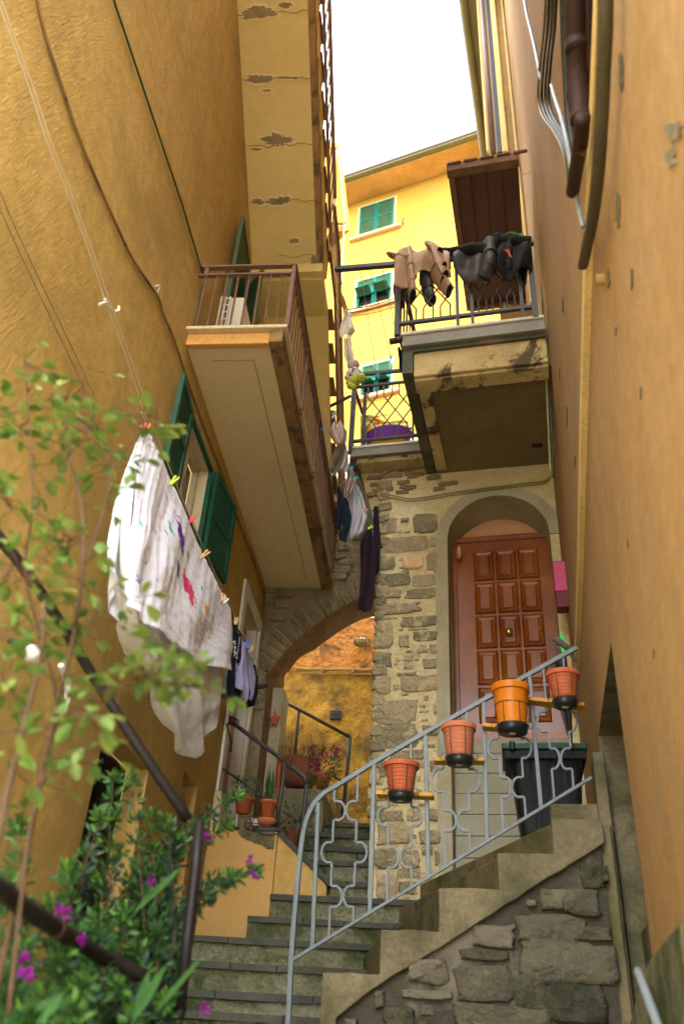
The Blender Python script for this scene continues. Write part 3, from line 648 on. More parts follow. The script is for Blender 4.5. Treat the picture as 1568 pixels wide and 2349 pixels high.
# door recess: back wall, lunette, door
zth = rc(1180, 1690, CD)[1]; zdt = rc(1160, 1240, CD)[1]
dl = rc(1050, 1400, CD)[0]; drr = rc(1268, 1300, CD)[0]+.03
print('door', dl, drr, zth, zdt)
k = MB(); k.fb(RB, aL-.1, aR+.1, CD+.08, CD+.12, 1.0, zc+.1); k.build('lunette', M['lunette'], sh)
k = MB()
k.fb(RB, dl, drr, CD, CD+.06, zth, zdt)
W_ = drr-dl; H_ = zdt-zth
door = None
mm_ = .135*W_/.84; pw = (W_-2*mm_)/3; top = .10; bot = .11; ph_ = (H_-top-bot)/5
for r in range(5):
    for c in range(3):
        x0 = dl+mm_+c*pw+.010; x1 = x0+pw-.020; z0 = zth+bot+r*ph_+.012; z1 = z0+ph_-.024
        # bevelled moulding ring and raised field
        def ring(o0, o1, d0, d1):
            A = [RB.P(x0+o0, d0, z0+o0), RB.P(x1-o0, d0, z0+o0), RB.P(x1-o0, d0, z1-o0), RB.P(x0+o0, d0, z1-o0)]
            B = [RB.P(x0+o1, d1, z0+o1), RB.P(x1-o1, d1, z0+o1), RB.P(x1-o1, d1, z1-o1), RB.P(x0+o1, d1, z1-o1)]
            k.add(A+B, [(i, (i+1) % 4, (i+1) % 4+4, i+4) for i in range(4)])
        ring(0, .008, CD-.002, CD-.022); ring(.008, .02, CD-.022, CD-.012); ring(.02, .042, CD-.012, CD-.003)
        ring(.042, .055, CD-.003, CD-.016)
        k.add([RB.P(x0+.055, CD-.016, z0+.055), RB.P(x1-.055, CD-.016, z0+.055), RB.P(x1-.055, CD-.016, z1-.055), RB.P(x0+.055, CD-.016, z1-.055)], [(0, 1, 2, 3)])
door = k.build('front_door', M['redwood'], sh)
k = MB()
for (a, b, c, d) in ((dl-.05, dl, zth, zdt+.05), (drr, drr+.05, zth, zdt+.05), (dl, drr, zdt, zdt+.05)): k.fb(RB, a, b, CD-.03, CD+.05, c, d)
k.fb(RB, dl, drr, CD-.045, CD-.03, zdt+.01, zdt+.045)
k.build('door_case', M['redwood'], sh, bevel=.006)
kc = at(1167, 1449, RB.face(CD-.05)); k = MB()
k.ball(kc, .036, 16, sc=(1, .75, 1)); k.lathe(kc+V((0, .0, 0)), [(0, 0)], 4) if False else None
k.tube([kc, kc+RB.d*.05], .016, 10); k.tube([kc+RB.d*.03, kc+RB.d*.042], .034, 14)
k.build('door_knob', M['brass'], door, smooth=True)
k = MB(); q = at(1233, 1446, RB.face(CD-.004)); k.par(q, RB.u*.02, RB.d*.004, Z*.04); k.build('keyhole_plate', M['brass'], door)
k = MB(); k.fb(RB, dl-.06, drr+.08, CD-.10, CD+.08, zth-.055, zth-.001); k.build('threshold', M['threshold'], sh, bevel=.006)
# pale slab courses under the threshold
k = MB(); z = zth-.06; i = 0
while z > .9:
    h = .17 if i else .13
    k.fb(RB, aL+.004, aR-.004, CD-.13-.018*i, CD+.08, z-h+.006, z); z -= h; i += 1
k.build('door_steps', M['slab'], sh, bevel=.01)
# dark worn strip on the left jamb
k = MB(); rnd = random.Random(8)
pts = [RB.P(aL+.003, CD-.12, 1.0+.1*i) for i in range(28)]
for i in range(27):
    w0 = .05+.03*mnoise.noise(V((i*.7, 0, 1))); w1 = .05+.03*mnoise.noise(V((i*.7+.7, 0, 1)))
    k.add([pts[i]-RB.d*w0, pts[i]+RB.d*.05, pts[i+1]+RB.d*.05, pts[i+1]-RB.d*w1]+[q+RB.u*.008 for q in (pts[i]-RB.d*w0, pts[i]+RB.d*.05, pts[i+1]+RB.d*.05, pts[i+1]-RB.d*w1)], [(0, 1, 2, 3), (4, 5, 6, 7), (0, 1, 5, 4), (1, 2, 6, 5), (2, 3, 7, 6), (3, 0, 4, 7)])
k.build('bare_jamb', M['archstone'], sh)
k = MB(); q = at(1052, 1268, RB.face(CD-.1)); k.ball(q, .05, 12, sc=(.6, 1, 1.4)); k.build('door_bell', M['lunette'], sh, smooth=True)

# ---- upper balcony
CB = 5.30
def bc(px, py, c=CB): q = RB.co(at(px, py, RB.face(c))); return q[0], q[2]
ub0 = bc(921, 775)[0]; ub1 = bc(1242, 735)[0]; zb1 = (bc(921, 763)[1]+bc(1242, 728)[1])/2; zb0 = zb1-.13
zq = 4.98
print('balc', ub0, ub1, zb0, zb1, 'bottom by beam', bc(1100, 870, 5.45))
k = MB()
k.fb(RB, ub0+.12, ub1+.25, CB+.14, CF+.4, zq, zb0-.02, 0)
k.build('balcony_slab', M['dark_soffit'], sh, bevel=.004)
k = MB(); k.fb(RB, ub0+.10, ub1+.02, CB+.06, CB+.20, zq-.02, zb0-.04); k.fb(RB, ub0+.10, ub1+.02, CB+.09, CB+.26, zq-.05, zq-.02)
k.build('balcony_beam', M['balc_edge'], sh, bevel=.01)
k = MB(); k.fb(RB, ub0+.0, ub0+.10, CB+.03, CF, zq+.0, zb0-.01); k.build('balcony_side_beam', M['green_tin'], sh, bevel=.008)
k = MB(); k.fb(RB, ub0+.115, ub0+.22, CB+.27, CF-.1, zq-.035, zq-.003)
k.build('balcony_rib', M['balc_edge'], sh)
k = MB(); k.fb(RB, ub0, ub1+.02, CB-.005, CB+.06, zb0-.03, zb1-.035); k.fb(RB, ub0+.03, ub1+.02, CB+.03, CB+.1, zb0-.08, zb0-.03, 1)
k.build('balcony_flashing', [M['greytin'], M['green_tin']], sh, bevel=.006)
k = MB(); k.fb(RB, ub0-.01, ub1+.02, CB-.02, CF-.2, zb1-.033, zb1); k.build('balcony_floor', M['white'], sh, bevel=.005)
k = MB(); k.tint = .5
for (ua, ub_, za, zb_) in ((ub1-.13, ub1-.02, zq-.06, zq+.02),):
    pass
k.fb(RB, uc+rr-.10, uc+rr, CF-.35, CF-.30, zq-.012, zq-.002); k.build('rusted_patch', M['rust'], sh)
def lattice(mb, P0, ex, ez, w_, h_, cols, r):
    """wrought panel: short bars, linked rhombs, short bars"""
    hz = [0, .27, .42, .57, .72, 1.0]
    def pt(x, z): return P0+ex*(x*w_)+ez*(z*h_)
    cw = 1.0/cols
    for c in range(cols):
        a, b = c*cw+cw*.22, c*cw+cw*.78; mid = c*cw+cw*.5
        mb.tube([pt(a, 0), pt(a, .22), pt(mid, .32), pt(c*cw, .5), pt(mid, .68), pt(b, .78), pt(b, 1)], r, 5)
        mb.tube([pt(b, 0), pt(b, .22), pt(mid, .32), pt(c*cw+cw, .5), pt(mid, .68), pt(a, .78), pt(a, 1)], r, 5)
zr = bc(1203, 581)[1]; zr0 = bc(907, 606)[1]; zR1 = (zr+zr0)/2; zbt = (bc(915, 742)[1]+bc(1228, 705)[1])/2
print('rail', zr, zr0, zbt)
up0 = bc(912, 680)[0]; up1 = bc(1219, 640)[0]
k = MB()
k.beam(RB.P(up0, CB, zR1), RB.P(up1, CB, zR1), .03, .03); k.beam(RB.P(up0, CB, zbt), RB.P(up1, CB, zbt), .035, .03)
for u, t_ in ((up0, .045), (bc(1047, 660)[0], .028), (bc(1080, 660)[0], .028), (bc(1191, 640)[0], .03), (up1, .05)):
    k.beam(RB.P(u, CB, zb1-.02), RB.P(u, CB, zR1+(.10 if t_ > .04 else 0)), t_, t_, RB.d)
k.beam(RB.P(up0, CB+.02, zR1+.10), RB.P(up1+.05, CB+.02, zR1+.10), .05, .04)
k.beam(RB.P(up0, CB, zR1+.1), RB.P(up0, CF+.6, zR1+.1), .04, .035); k.beam(RB.P(up0, CB, zbt), RB.P(up0, CF+.6, zbt), .03, .03)
for i in range(1, 12): k.beam(RB.P(up0, CB+i*.17, zbt), RB.P(up0, CB+i*.17, zR1+.1), .016, .016, RB.d)
u_a, u_b = bc(1047, 660)[0], bc(1080, 660)[0]; u_c = bc(1191, 640)[0]
lattice(k, RB.P(up0+.05, CB, zbt), RB.u, Z, u_a-up0-.08, zR1-zbt, 3, .008)
lattice(k, RB.P(u_b+.03, CB, zbt), RB.u, Z, u_c-u_b-.06, zR1-zbt, 3, .008)
k.build('balcony_railing', M['blackrail'], sh)
# arm with pulleys for the clotheslines
k = MB(); A = at(769, 618, RB.face(CB)); B = RB.P(up0, CB, RB.co(at(900, 608, RB.face(CB)))[2])
k.beam(A, B, .045, .045); armA = A
k.build('clothes_arm', M['blackrail'], sh)
k = MB(); k.tube([RB.P(up0-.06, CB-.02, zb1-.10), RB.P(up0+.05, CB+.0, zb1-.07)], .03, 8)
k.build('rail_foot', M['rust'], sh)

# ---- lower balcony
CL = 6.62
def lc(px, py): return bc(px, py, CL)
v0 = lc(803, 1045)[0]; v1 = lc(945, 1015)[0]+.25; zL1 = (lc(812, 1030)[1]+lc(945, 1008)[1])/2; zL0 = zL1-.18
print('lower balc', v0, v1, zL1, zL0)
k = MB(); k.fb(RB, v0+.06, v1, CL+.05, CF+.6, zL0, zL1-.10); k.build('balcony_slab', M['balc_edge'], sh, bevel=.006)
k = MB(); k.fb(RB, v0, v1-.12, CL-.01, CL+.05, zL1-.13, zL1-.03); k.build('balcony_flashing', M['greytin'], sh, bevel=.005)
k = MB(); k.fb(RB, v0-.02, v0+.06, CL+.05, CF+.3, zL0-.02, zL1-.06); k.build('balcony_side_beam', M['green_tin'], sh, bevel=.006)
k = MB(); k.fb(RB, v0+.02, v1-.14, CL-.02, CF+.6, zL1-.03, zL1); k.build('balcony_floor', M['white'], sh, bevel=.004)
zt2 = (lc(815, 888)[1]+lc(932, 876)[1])/2; zb2 = (lc(807, 1015)[1]+lc(952, 997)[1])/2; w0 = lc(808, 960)[0]; w1 = lc(947, 940)[0]
k = MB()
k.beam(RB.P(w0, CL, zt2), RB.P(w1+.1, CL, zt2), .03, .025); k.beam(RB.P(w0, CL, zb2), RB.P(w1+.1, CL, zb2), .035, .025)
k.beam(RB.P(w0, CL, zL1-.08), RB.P(w0, CL, zt2+.03), .045, .045, RB.d); k.beam(RB.P(w0+.09, CL+.15, zL1), RB.P(w0+.09, CL+.15, zt2+.03), .035, .035, RB.d)
k.beam(RB.P(w1, CL, zL1), RB.P(w1, CL, zt2), .02, .02, RB.d)
k.beam(RB.P(w0, CL, zt2), RB.P(w0, CF+.6, zt2), .03, .025); k.beam(RB.P(w0, CL, zb2), RB.P(w0, CF+.6, zb2), .03, .025)
lattice(k, RB.P(w0+.12, CL, zb2), RB.u, Z, w1-w0-.14, zt2-zb2, 3, .009)
k.tube([RB.P(w1+.08, CL+.05, zL1+.04), RB.P(w1+.16, CL+.15, zL1-.02)], .03, 7)
k.build('balcony_railing', M['blackrail'], sh)
k = MB(); A2 = at(732, 944, RB.face(CL)); B2 = RB.P(w0, CL, zt2-.35); k.beam(A2, at(805, 908, RB.face(CL)), .025, .025); k.build('clothes_arm', M['rust'], sh)
k = MB(); k.beam(at(826, 859, RB.face(CL+.05)), at(922, 850, RB.face(CL+.05)), .035, .035); k.build('crossbar', M['blackrail'], sh)
k = MB(); c0_, c1_ = lc(868, 1245), lc(822, 1062)
def fcz(x, y): return rc(x, y)
q0 = fcz(868, 1250); q1 = fcz(826, 1066)
k.prism([RB.P(uL+.01, CF+.004, q0[1]), RB.P(v0+.06, CF+.004, zL0), RB.P(v1+.3, CF+.004, zL0), RB.P(v1+.3, CF+.004, zL0-.25), RB.P(uL+.01, CF+.004, zL0-.28)], RB.d*.8)
k.build('corbelled_corner', M['balc_edge'], sh, bevel=.006)
k = MB(); k.beam(RB.P(uL-.02, CF-.02, q0[1]-.06), RB.P(v0-.02, CF-.05, zL0+.02), .12, .06, RB.d); k.build('corner_flashing', M['green_tin'], sh, bevel=.006)
k = MB(); rn2 = random.Random(77)
for i in range(26):
    u = rn2.uniform(v0+.12, v1+.05); z = zL0-rn2.uniform(.02, .26); stone(k, RB, CF, u, u+rn2.uniform(.07, .16), z-.05, z, .012, 300+i, rn2.random()*.3)
k.build('stained_band', M['archstone'], sh, smooth=True)
# ---- wooden canopy over the balcony
wc = thing('wooden_canopy', 'brown boarded canopy with a weathered timber edge over the upper iron balcony', 'canopy', tuple(RB.P(1.6, 6, 7.3)))
zc_ = 7.30
ca0 = RB.co(at(1037, 392, ZP(zc_))); ca1 = RB.co(at(1180, 372, ZP(zc_))); cb0 = RB.co(at(1072, 702, ZP(zc_))); cb1 = RB.co(at(1172, 690, ZP(zc_)))
print('canopy', ca0, ca1, cb0, cb1)
uc0 = (ca0[0]+cb0[0])/2; uc1 = ca1[0]+.03; dn = (ca0[1]+ca1[1])/2; df = (cb0[1]+cb1[1])/2
k = MB(); nbd = 4
for i in range(nbd):
    a = uc0+.03+(uc1-uc0-.03)*i/nbd; b = uc0+.03+(uc1-uc0-.03)*(i+1)/nbd-.008; k.fb(RB, a, b, dn+.05, df, zc_, zc_+.02)
k.fb(RB, uc0, uc1, dn+.05, df, zc_+.021, zc_+.05)
k.build('boarding', M['darkwood'], wc, bevel=.003)
k = MB(); k.fb(RB, uc0-.04, uc1+.01, dn-.04, dn+.05, zc_-.03, zc_+.09); k.fb(RB, uc0-.03, uc0+.03, dn+.05, df+.04, zc_-.04, zc_+.03); k.fb(RB, uc0, uc1, df, df+.05, zc_-.05, zc_+.03)
for i in range(7): k.fb(RB, uc0-.03+i*.16, uc0+.10+i*.16, dn-.06, dn-.03, zc_+.055+.006*(i % 2), zc_+.085)
k.build('timber_frame', M['oldwood'], wc, bevel=.008)
k = MB(); k.beam(at(1100, 392, RB.face(dn+.1)), at(1182, 399, RB.face(dn+.2)), .03, .03); k.beam(at(1135, 690, RB.face(df+.1)), at(1185, 712, RB.face(df-.1)), .04, .04); k.build('brace', M['balc_edge'], wc)

# ================================================================ RIGHT: salmon building the viewer stands against
QW = .39
sb = thing('salmon_building', 'tall salmon-orange house rising close on the right, wires and pipes on its wall', 'building', tuple(RW.P(QW, 3, -1.6)))
def wc_(px, py, q=QW): p = RW.co(at(px, py, RW.side(q))); return p[1], p[2]
so0 = wc_(1500, 2230)[0]; so1 = 5.0; zo = wc_(1388, 1562)[1]
print('opening', so0, so1, zo, 'strip', [wc_(*p) for p in ((1400, 0), (1355, 600), (1343, 1000), (1325, 1560))])
sF = 7.12
k = MB()
panel(k, lambda s, z: RW.P(QW, s, z), -0.3, 14, -1.7, 15.5, [(so0, so1, -1.7, zo)])
for (s_) in (so0, so1): k.add([RW.P(QW, s_, -1.7), RW.P(QW, s_, zo), RW.P(QW+.30, s_, zo), RW.P(QW+.30, s_, -1.7)], [(0, 1, 2, 3)], 1)
k.add([RW.P(QW, so0, zo), RW.P(QW, so1, zo), RW.P(QW+.30, so1, zo), RW.P(QW+.30, so0, zo)], [(0, 1, 2, 3)], 1)
k.add([RW.P(QW+.30, so0, -1.7), RW.P(QW+.30, so1, -1.7), RW.P(QW+.30, so1, zo), RW.P(QW+.30, so0, zo)], [(0, 1, 2, 3)], 1)
k.add([RW.P(QW, 14, -1.7), RW.P(QW, 14, 15.5), RW.P(QW+5, 14, 15.5), RW.P(QW+5, 14, -1.7)], [(0, 1, 2, 3)], 0)
k.build('wall', [M['salmon'], M['concrete']], sb)
k = MB(); zs = 2.62
prev = None
pts = [wc_(*p) for p in ((1355, 600), (1349, 800), (1343, 1000), (1335, 1300), (1325, 1560), (1322, 1660))]
pts = [(.2, pts[0][1]-.05)]+pts
for i in range(len(pts)-1):
    a, b = pts[i], pts[i+1]
    for (o, h) in ((.03, .085),):
        k.add([RW.P(QW-o, a[0], a[1]-h/2), RW.P(QW-o, b[0], b[1]-h/2), RW.P(QW-o, b[0], b[1]+h/2), RW.P(QW-o, a[0], a[1]+h/2),
               RW.P(QW, a[0], a[1]-h/2-.01), RW.P(QW, b[0], b[1]-h/2-.01), RW.P(QW, b[0], b[1]+h/2+.01), RW.P(QW, a[0], a[1]+h/2+.01)], [(0, 1, 2, 3), (0, 1, 5, 4), (2, 3, 7, 6), (1, 2, 6, 5)])
k.build('moulding', M['strip'], sb)
# eaves and gutter high above
k = MB(); zE2 = 15.5
g0 = at(1062, 0, ZP(zE2)); g1 = at(1110, 350, ZP(zE2))
gd = (g1-g0).normalized(); A = g0-gd*6; B = g1+gd*.3
k.prism([A, B, RW.P(QW+.3, RW.co(B)[1], zE2), RW.P(QW+.3, RW.co(A)[1], zE2)], Z*.08); k.build('eaves', M['olive'], sb)
k = MB(); k.tube([A+gd*.0, B], .07, 10); k.build('gutter', M['olive'], sb, smooth=True)
k = MB(); n = 34
for i in range(n):
    p = A+(B-A)*(i/n); k.tube([p+Z*.14, p+Z*.17+gd*((B-A).length/n)*1.1], .10, 8)
k.build('roof_tile', M['gutter'], sb)
k = MB(); k.fb(RB, -.13, .9, 6.95, 14, 7.33, 15.48); k.build('upper_wing', M['salmon'], sb)
k = MB(); k.fb(RB, .10, .13, 6.92, 6.949, 7.35, 15.4); k.fb(RB, .22, .25, 6.92, 6.949, 7.35, 15.4); k.build('wing_edging', M['strip'], sb)
# downpipe and mullion-like strips on the upper wall
k = MB()
def wallrun(k, pts, q, r, n=8):
    P_ = [at(x, y, RW.side(q)) for (x, y) in pts]; k.tube(P_, r, n)
for (x0, x1, off, r) in ((1100, 1130, .06, .035),):
    p0 = at(x1, 352, RB.face(6.8)); k.tube([p0, V((p0.x, p0.y, 15.4))], r, 10)
k.build('downpipe', M['gutter'], sb, smooth=True)
k = MB()
for (x1, r, m_) in ((1142, .014, 0), (1146, .014, 0), (1150, .012, 0)):
    p0 = at(x1, 350, RB.face(6.6)); k.tube([p0, V((p0.x, p0.y, 15.4))], r, 6)
k.build('riser_cable', M['cable'], sb)
k = MB()
for (x1, c_) in ((1120, 7.0), (1157, 6.4)):
    p0 = at(x1, 350, RB.face(c_)); k.beam(p0, V((p0.x, p0.y, 15.4)), .06, .05, RB.d)
k.build('wall_edge', M['strip'], sb)

# ================================================================ arch wall behind the stairs
SA = 8.0; SA2 = 8.55
aw = thing('arched_stone_wall', 'rough stone wall with a half arch spanning the alley under the ochre balcony', 'wall', tuple(LB.P(-.6, SA, -1.6)))
def ac(px, py, s=SA): q = LB.co(at(px, py, LB.face(s))); return q[0], q[2]
near = [(604, 1650), (603, 1600), (606, 1562), (618, 1540), (636, 1518), (656, 1492), (692, 1457), (721, 1434), (780, 1396), (811, 1379), (850, 1366), (900, 1350), (1000, 1345), (1100, 1380)]
far = [(650, 1650), (650, 1590), (653, 1550), (666, 1535), (680, 1516), (694, 1504), (724, 1488), (776, 1450), (807, 1432), (829, 1421), (862, 1413), (900, 1400), (1000, 1395), (1100, 1430)]
nc = [ac(*p) for p in near]; fcv = [ac(x, y, SA2) for (x, y) in far]
ZT = 5.7
k = MB(); jx = nc[0][0]
panel(k, lambda u, z: LB.P(u, SA, z), PW-.5, jx, -1.6, ZT)
for i in range(1, len(nc)-1):
    a, b = nc[i], nc[i+1]
    if b[0]-a[0] < .002: continue
    k.add([LB.P(a[0], SA, a[1]), LB.P(b[0], SA, b[1]), LB.P(b[0], SA, ZT), LB.P(a[0], SA, ZT)], [(0, 1, 2, 3)])
k.add([LB.P(jx, SA, nc[1][1]), LB.P(nc[1][0], SA, nc[1][1]), LB.P(nc[1][0], SA, ZT), LB.P(jx, SA, ZT)], [(0, 1, 2, 3)])
k.add([LB.P(PW-.5, SA, ZT), LB.P(3, SA, ZT), LB.P(3, SA2, ZT), LB.P(PW-.5, SA2, ZT)], [(0, 1, 2, 3)])
k.build('wall', M['archstone'], aw)
k = MB()
for i in range(1, len(nc)-1):
    a, b, c, d = nc[i], nc[i+1], fcv[i+1], fcv[i]
    k.add([LB.P(a[0], SA, a[1]), LB.P(b[0], SA, b[1]), LB.P(c[0], SA2, c[1]), LB.P(d[0], SA2, d[1])], [(0, 1, 2, 3)])
k.add([LB.P(nc[1][0], SA, nc[1][1]), LB.P(fcv[1][0], SA2, fcv[1][1]), LB.P(fcv[0][0], SA2, -1.6), LB.P(nc[0][0], SA, -1.6)], [(0, 1, 2, 3)])
k.build('intrados', mat('brown_intrados', (.26, .15, .075), (.17, .095, .05), ns=4, bump=1.0, bs=9, bdist=.04, fine=.35), aw)
# radiating slates of the arch ring
k = MB(); rnd = random.Random(11)
L_ = [0]; 
for i in range(2, len(nc)-1): L_.append(L_[-1]+math.dist(nc[i-1], nc[i]))
tot = L_[-1]
def along(t):
    for i in range(len(L_)-1):
        if L_[i+1] >= t: f = (t-L_[i])/(L_[i+1]-L_[i]+1e-9); a, b = nc[i+1], nc[i+2]; return V((a[0]+(b[0]-a[0])*f, a[1]+(b[1]-a[1])*f, 0)), V((b[0]-a[0], b[1]-a[1], 0)).normalized()
    a, b = nc[-2], nc[-1]; return V((b[0], b[1], 0)), V((b[0]-a[0], b[1]-a[1], 0)).normalized()
t = 0
while t < tot:
    wd = rnd.uniform(.022, .05); p, tg = along(t); nrm = V((-tg.y, tg.x, 0)); ln = rnd.uniform(.16, .27); k.tint = rnd.random()
    tl = tg.lerp(V((1, 0, 0)), .0); lean = nrm*ln+tg*rnd.uniform(-.02, .03); st0 = p+nrm*rnd.uniform(0, .02)
    q = [st0, st0+tg*wd*.85, st0+tg*wd*.8+lean, st0+lean]
    pr = rnd.uniform(.006, .03)
    k.prism([LB.P(x.x, SA-pr, x.y) for x in q], LB.d*(pr+.02)); t += wd
k.build('arch_ring', M['archstone'], aw, bevel=.004)
# rubble on the wall faces
k = MB()
ST = []
for i in range(170):
    x = rnd.uniform(575, 870); y = rnd.uniform(1050, 1350) if x > 740 else rnd.uniform(1345, 1560)
    ST.append((x, y))
for i in range(60): ST.append((rnd.uniform(555, 612), rnd.uniform(1555, 1860)))
used = []
for i, (x, y) in enumerate(ST):
    u, z = ac(x, y); w_ = rnd.uniform(.05, .13); h_ = rnd.uniform(.025, .055)
    ok = all(abs(u-a)*1.0 > (w_+c)*.95 or abs(z-b) > (h_+d)*.95 for (a, b, c, d) in used)
    da = min(math.dist((u, z), q) for q in nc[1:])
    if not ok or (y < 1600 and da < .3): continue
    if u+w_ > jx and any(nc[q][0] <= u <= nc[q+1][0] and z-h_ < nc[q][1]+.02 for q in range(1, len(nc)-1)): continue
    if y > 1555 and u+w_ > jx: continue
    used.append((u, z, w_, h_)); stone(k, LB, SA, u-w_, u+w_, z-h_, z+h_, .03, 900+i, rnd.random())
k.build('rubble_stones', M['archstone'], aw, smooth=True)
# jamb render with an orange stain pipe beside it
k = MB(); j0 = ac(627, 1700, SA2+.02)[0]; j1 = ac(652, 1700, SA2+.02)[0]
k.fb(LB, j0-.02, j1, SA2-.3, SA2+.06, -1.6, ac(652, 1600, SA2)[1]); k.build('jamb', M['surround'], aw, bevel=.015)
k = MB(); k.tube([at(636, 1842-10, LB.face(SA2-.33)), at(641, 1748, LB.face(SA2-.33))], .020, 8); k.build('orange_conduit', mat('orange_pipe', (.55, .10, .02), rough=.5, bump=.1), aw, smooth=True)

# ================================================================ orange passage behind the arch
SO = 10.5
ow = thing('orange_passage_wall', 'crumbling orange-yellow plaster wall seen through the stone arch', 'wall', tuple(LB.P(0, SO, -1.6)))
def oc(px, py): q = LB.co(at(px, py, LB.face(SO))); return q[0], q[2]
k = MB()
def of(i, j):
    u = -2.6+i*6; z = -1.6+j*6.7; p = LB.P(u, SO, z); return p-LB.d*(.02*fbm(p, 2.2)+.012*fbm(p, 9))
k.grid(of, 140, 190)
zpipe = oc(760, 1540)[1]
for q_, f_ in enumerate(k.f):
    if k.v[f_[0]].z > zpipe: k.m[q_] = 1
k.add([LB.P(-2.0, SO+.1, -1.6), LB.P(-2.0, SA2, -1.6), LB.P(-2.0, SA2, 3.6), LB.P(-2.0, SO+.1, 3.6)], [(0, 1, 2, 3)])
k.build('plaster', [M['orange'], M['orange2']], ow, smooth=True)
k = MB(); zp = oc(760, 1540)[1]
k.tube([LB.P(-1.6, SO-.06, zp+.0), LB.P(1.2, SO-.06, zp+.02)], .022, 8); k.tube([LB.P(-1.6, SO-.05, zp-.055), LB.P(1.2, SO-.05, zp-.035)], .012, 8)
for x in (665, 740, 810): u = oc(x, 1540)[0]; k.fb(LB, u-.012, u+.012, SO-.09, SO, zp-.04, zp+.03)
k.build('conduit', mat('brown_conduit', (.40, .24, .08), bump=.1), ow, smooth=False)
k = MB(); u, z = oc(770, 1642); k.fb(LB, u-.075, u+.075, SO-.04, SO, z-.06, z+.06); 
for i in range(4): k.fb(LB, u-.06, u+.06, SO-.05, SO-.041, z-.045+i*.028, z-.03+i*.028)
k.build('air_vent', M['iron'], ow, bevel=.004)
lm = thing('bulkhead_lamp', 'oval caged bulkhead lamp on the orange wall behind the arch', 'wall lamp', tuple(LB.P(oc(831, 1470)[0], SO, oc(831, 1470)[1])))
pL = at(831, 1470, LB.face(SO-.05)); k = MB()
k.ball(pL, .10, 14, sc=(1.0, .4, .52)); k.build('glass', mat('amber_glass', (.45, .33, .12), rough=.2, bump=0), lm, smooth=True)
k = MB(); k.tube([pL+LB.d*.05+V((math.cos(a), 0, math.sin(a)*.56))*.115 for a in [2*math.pi*i/20 for i in range(21)]], .012, 6, cap=False)
for x in (-.05, 0, .05): k.tube([pL+LB.u*x-LB.d*.0+Z*s_*.06-LB.d*(.055 if abs(s_) < .9 else 0) for s_ in (-1, -.7, 0, .7, 1)], .005, 5)
k.tube([pL+LB.u*x_*.11-LB.d*(.055 if abs(x_) < .9 else 0) for x_ in (-1, -.7, 0, .7, 1)], .005, 5)
k.build('cage', M['iron'], lm)

# ================================================================ main stairs
ms = thing('stone_steps', 'mossy grey stone steps with slate nosings climbing to the arch', 'steps', tuple(V((0, 5, -1.5))))
nos = [(640, 2331), (640, 2282), (640, 2216), (640, 2157), (650, 2107), (700, 2056), (780, 2023), (795, 1977), (795, 1946), (795, 1915), (800, 1890)]
k = MB(); ks = MB(); rnd = random.Random(2)
for i in range(-8, len(nos)):
    d = 5.36+.30*i
    if i >= 0: z = at(nos[i][0], nos[i][1], LB.face(d)).z
    else: z = .144+.175*i
    ul = -1.72 if i < 4 else (-1.25 if i == 4 else -1.15); ur = 3.0
    k.fb(LB, ul, ur, d, d+.34 if i < 10 else d+3, z-.45, z-.035)
    u = ul
    while u < 1.6:
        w_ = rnd.uniform(.25, .6); ks.fb(LB, u+.003, min(u+w_, 1.6)-.003, d-.028-rnd.random()*.012, d+.3, z-.034-rnd.random()*.006, z+rnd.random()*.004); u += w_
k.build('risers', M['step'], ms); ks.build('slate_nosing', M['slate'], ms, bevel=.008)

# ================================================================ side stairs up to the door
CS = 4.72
ss = thing('side_staircase', 'concrete side stairs with a stepped edge over dark rubble, rising to the red door', 'staircase', tuple(SB.P(.6, CS, -1.5)))
def sc_(px, py, c=CS): q = SB.co(at(px, py, SB.face(c))); return q[0], q[2]
N1 = [(740, 2229), (873, 2131), (1005, 2036), (1140, 1956), (1262, 1878)]
un = [sc_(*p)[0] for p in N1]; zn = [sc_(*p)[1] for p in N1]
print('side steps', un, zn)
uE = sc_(1372, 1900)[0]+.02
# underside line of the stringer
lo = [sc_(*p) for p in ((740, 2349), (770, 2335), (850, 2270), (1010, 2172), (1130, 2095), (1260, 2010), (1378, 1935))]
k = MB()
poly = [(un[0], -1.5), (un[0], zn[0])]
for i in range(4): poly += [(un[i+1], zn[i]), (un[i+1], zn[i+1])]
poly += [(uE, zn[4]), (uE, lo[6][1])]+[(a, b) for (a, b) in reversed(lo[1:6])]+[(lo[1][0]-.02, -1.5)]
def wob(pl_, st_=.06, am=.0045):
    out_ = []
    for i_ in range(len(pl_)):
        a_, b_ = V((*pl_[i_], 0)), V((*pl_[(i_+1) % len(pl_)], 0)); n_ = max(1, int((b_-a_).length/st_))
        for j_ in range(n_):
            q_ = a_.lerp(b_, j_/n_); out_.append((q_.x+am*mnoise.noise(q_*13), q_.y+am*mnoise.noise(q_*13+V((5, 5, 5)))*1.6))
    return out_
k.prism([SB.P(a, CS, b) for a, b in wob(poly)], SB.d*.10); k.build('stringer', M['concrete'], ss, bevel=.006)
azr = [0, -1, -3, -9, -12]
k = MB()
for i in range(5):
    t = math.tan(rad(azr[i])); dep = (CF+.0-CS-.1)
    p0 = SB.P(un[i]+.003, CS+.09, 0); p1 = p0+(V((math.sin(rad(azr[i])), math.cos(rad(azr[i])), 0)))*(dep/math.cos(rad(azr[i]-12)) if i < 5 else 0)
    q0 = SB.P(uE+.05, CS+.09, 0); q1 = SB.P(uE+.55, CF+.02, 0)
    z0 = zn[i-1] if i else -1.5
    k.prism([v_+Z*(z0-.02) for v_ in (p0, p1, q1, q0)], Z*(zn[i]-z0+.02-.004))
k.build('steps', M['concrete_side'], ss, bevel=.008)
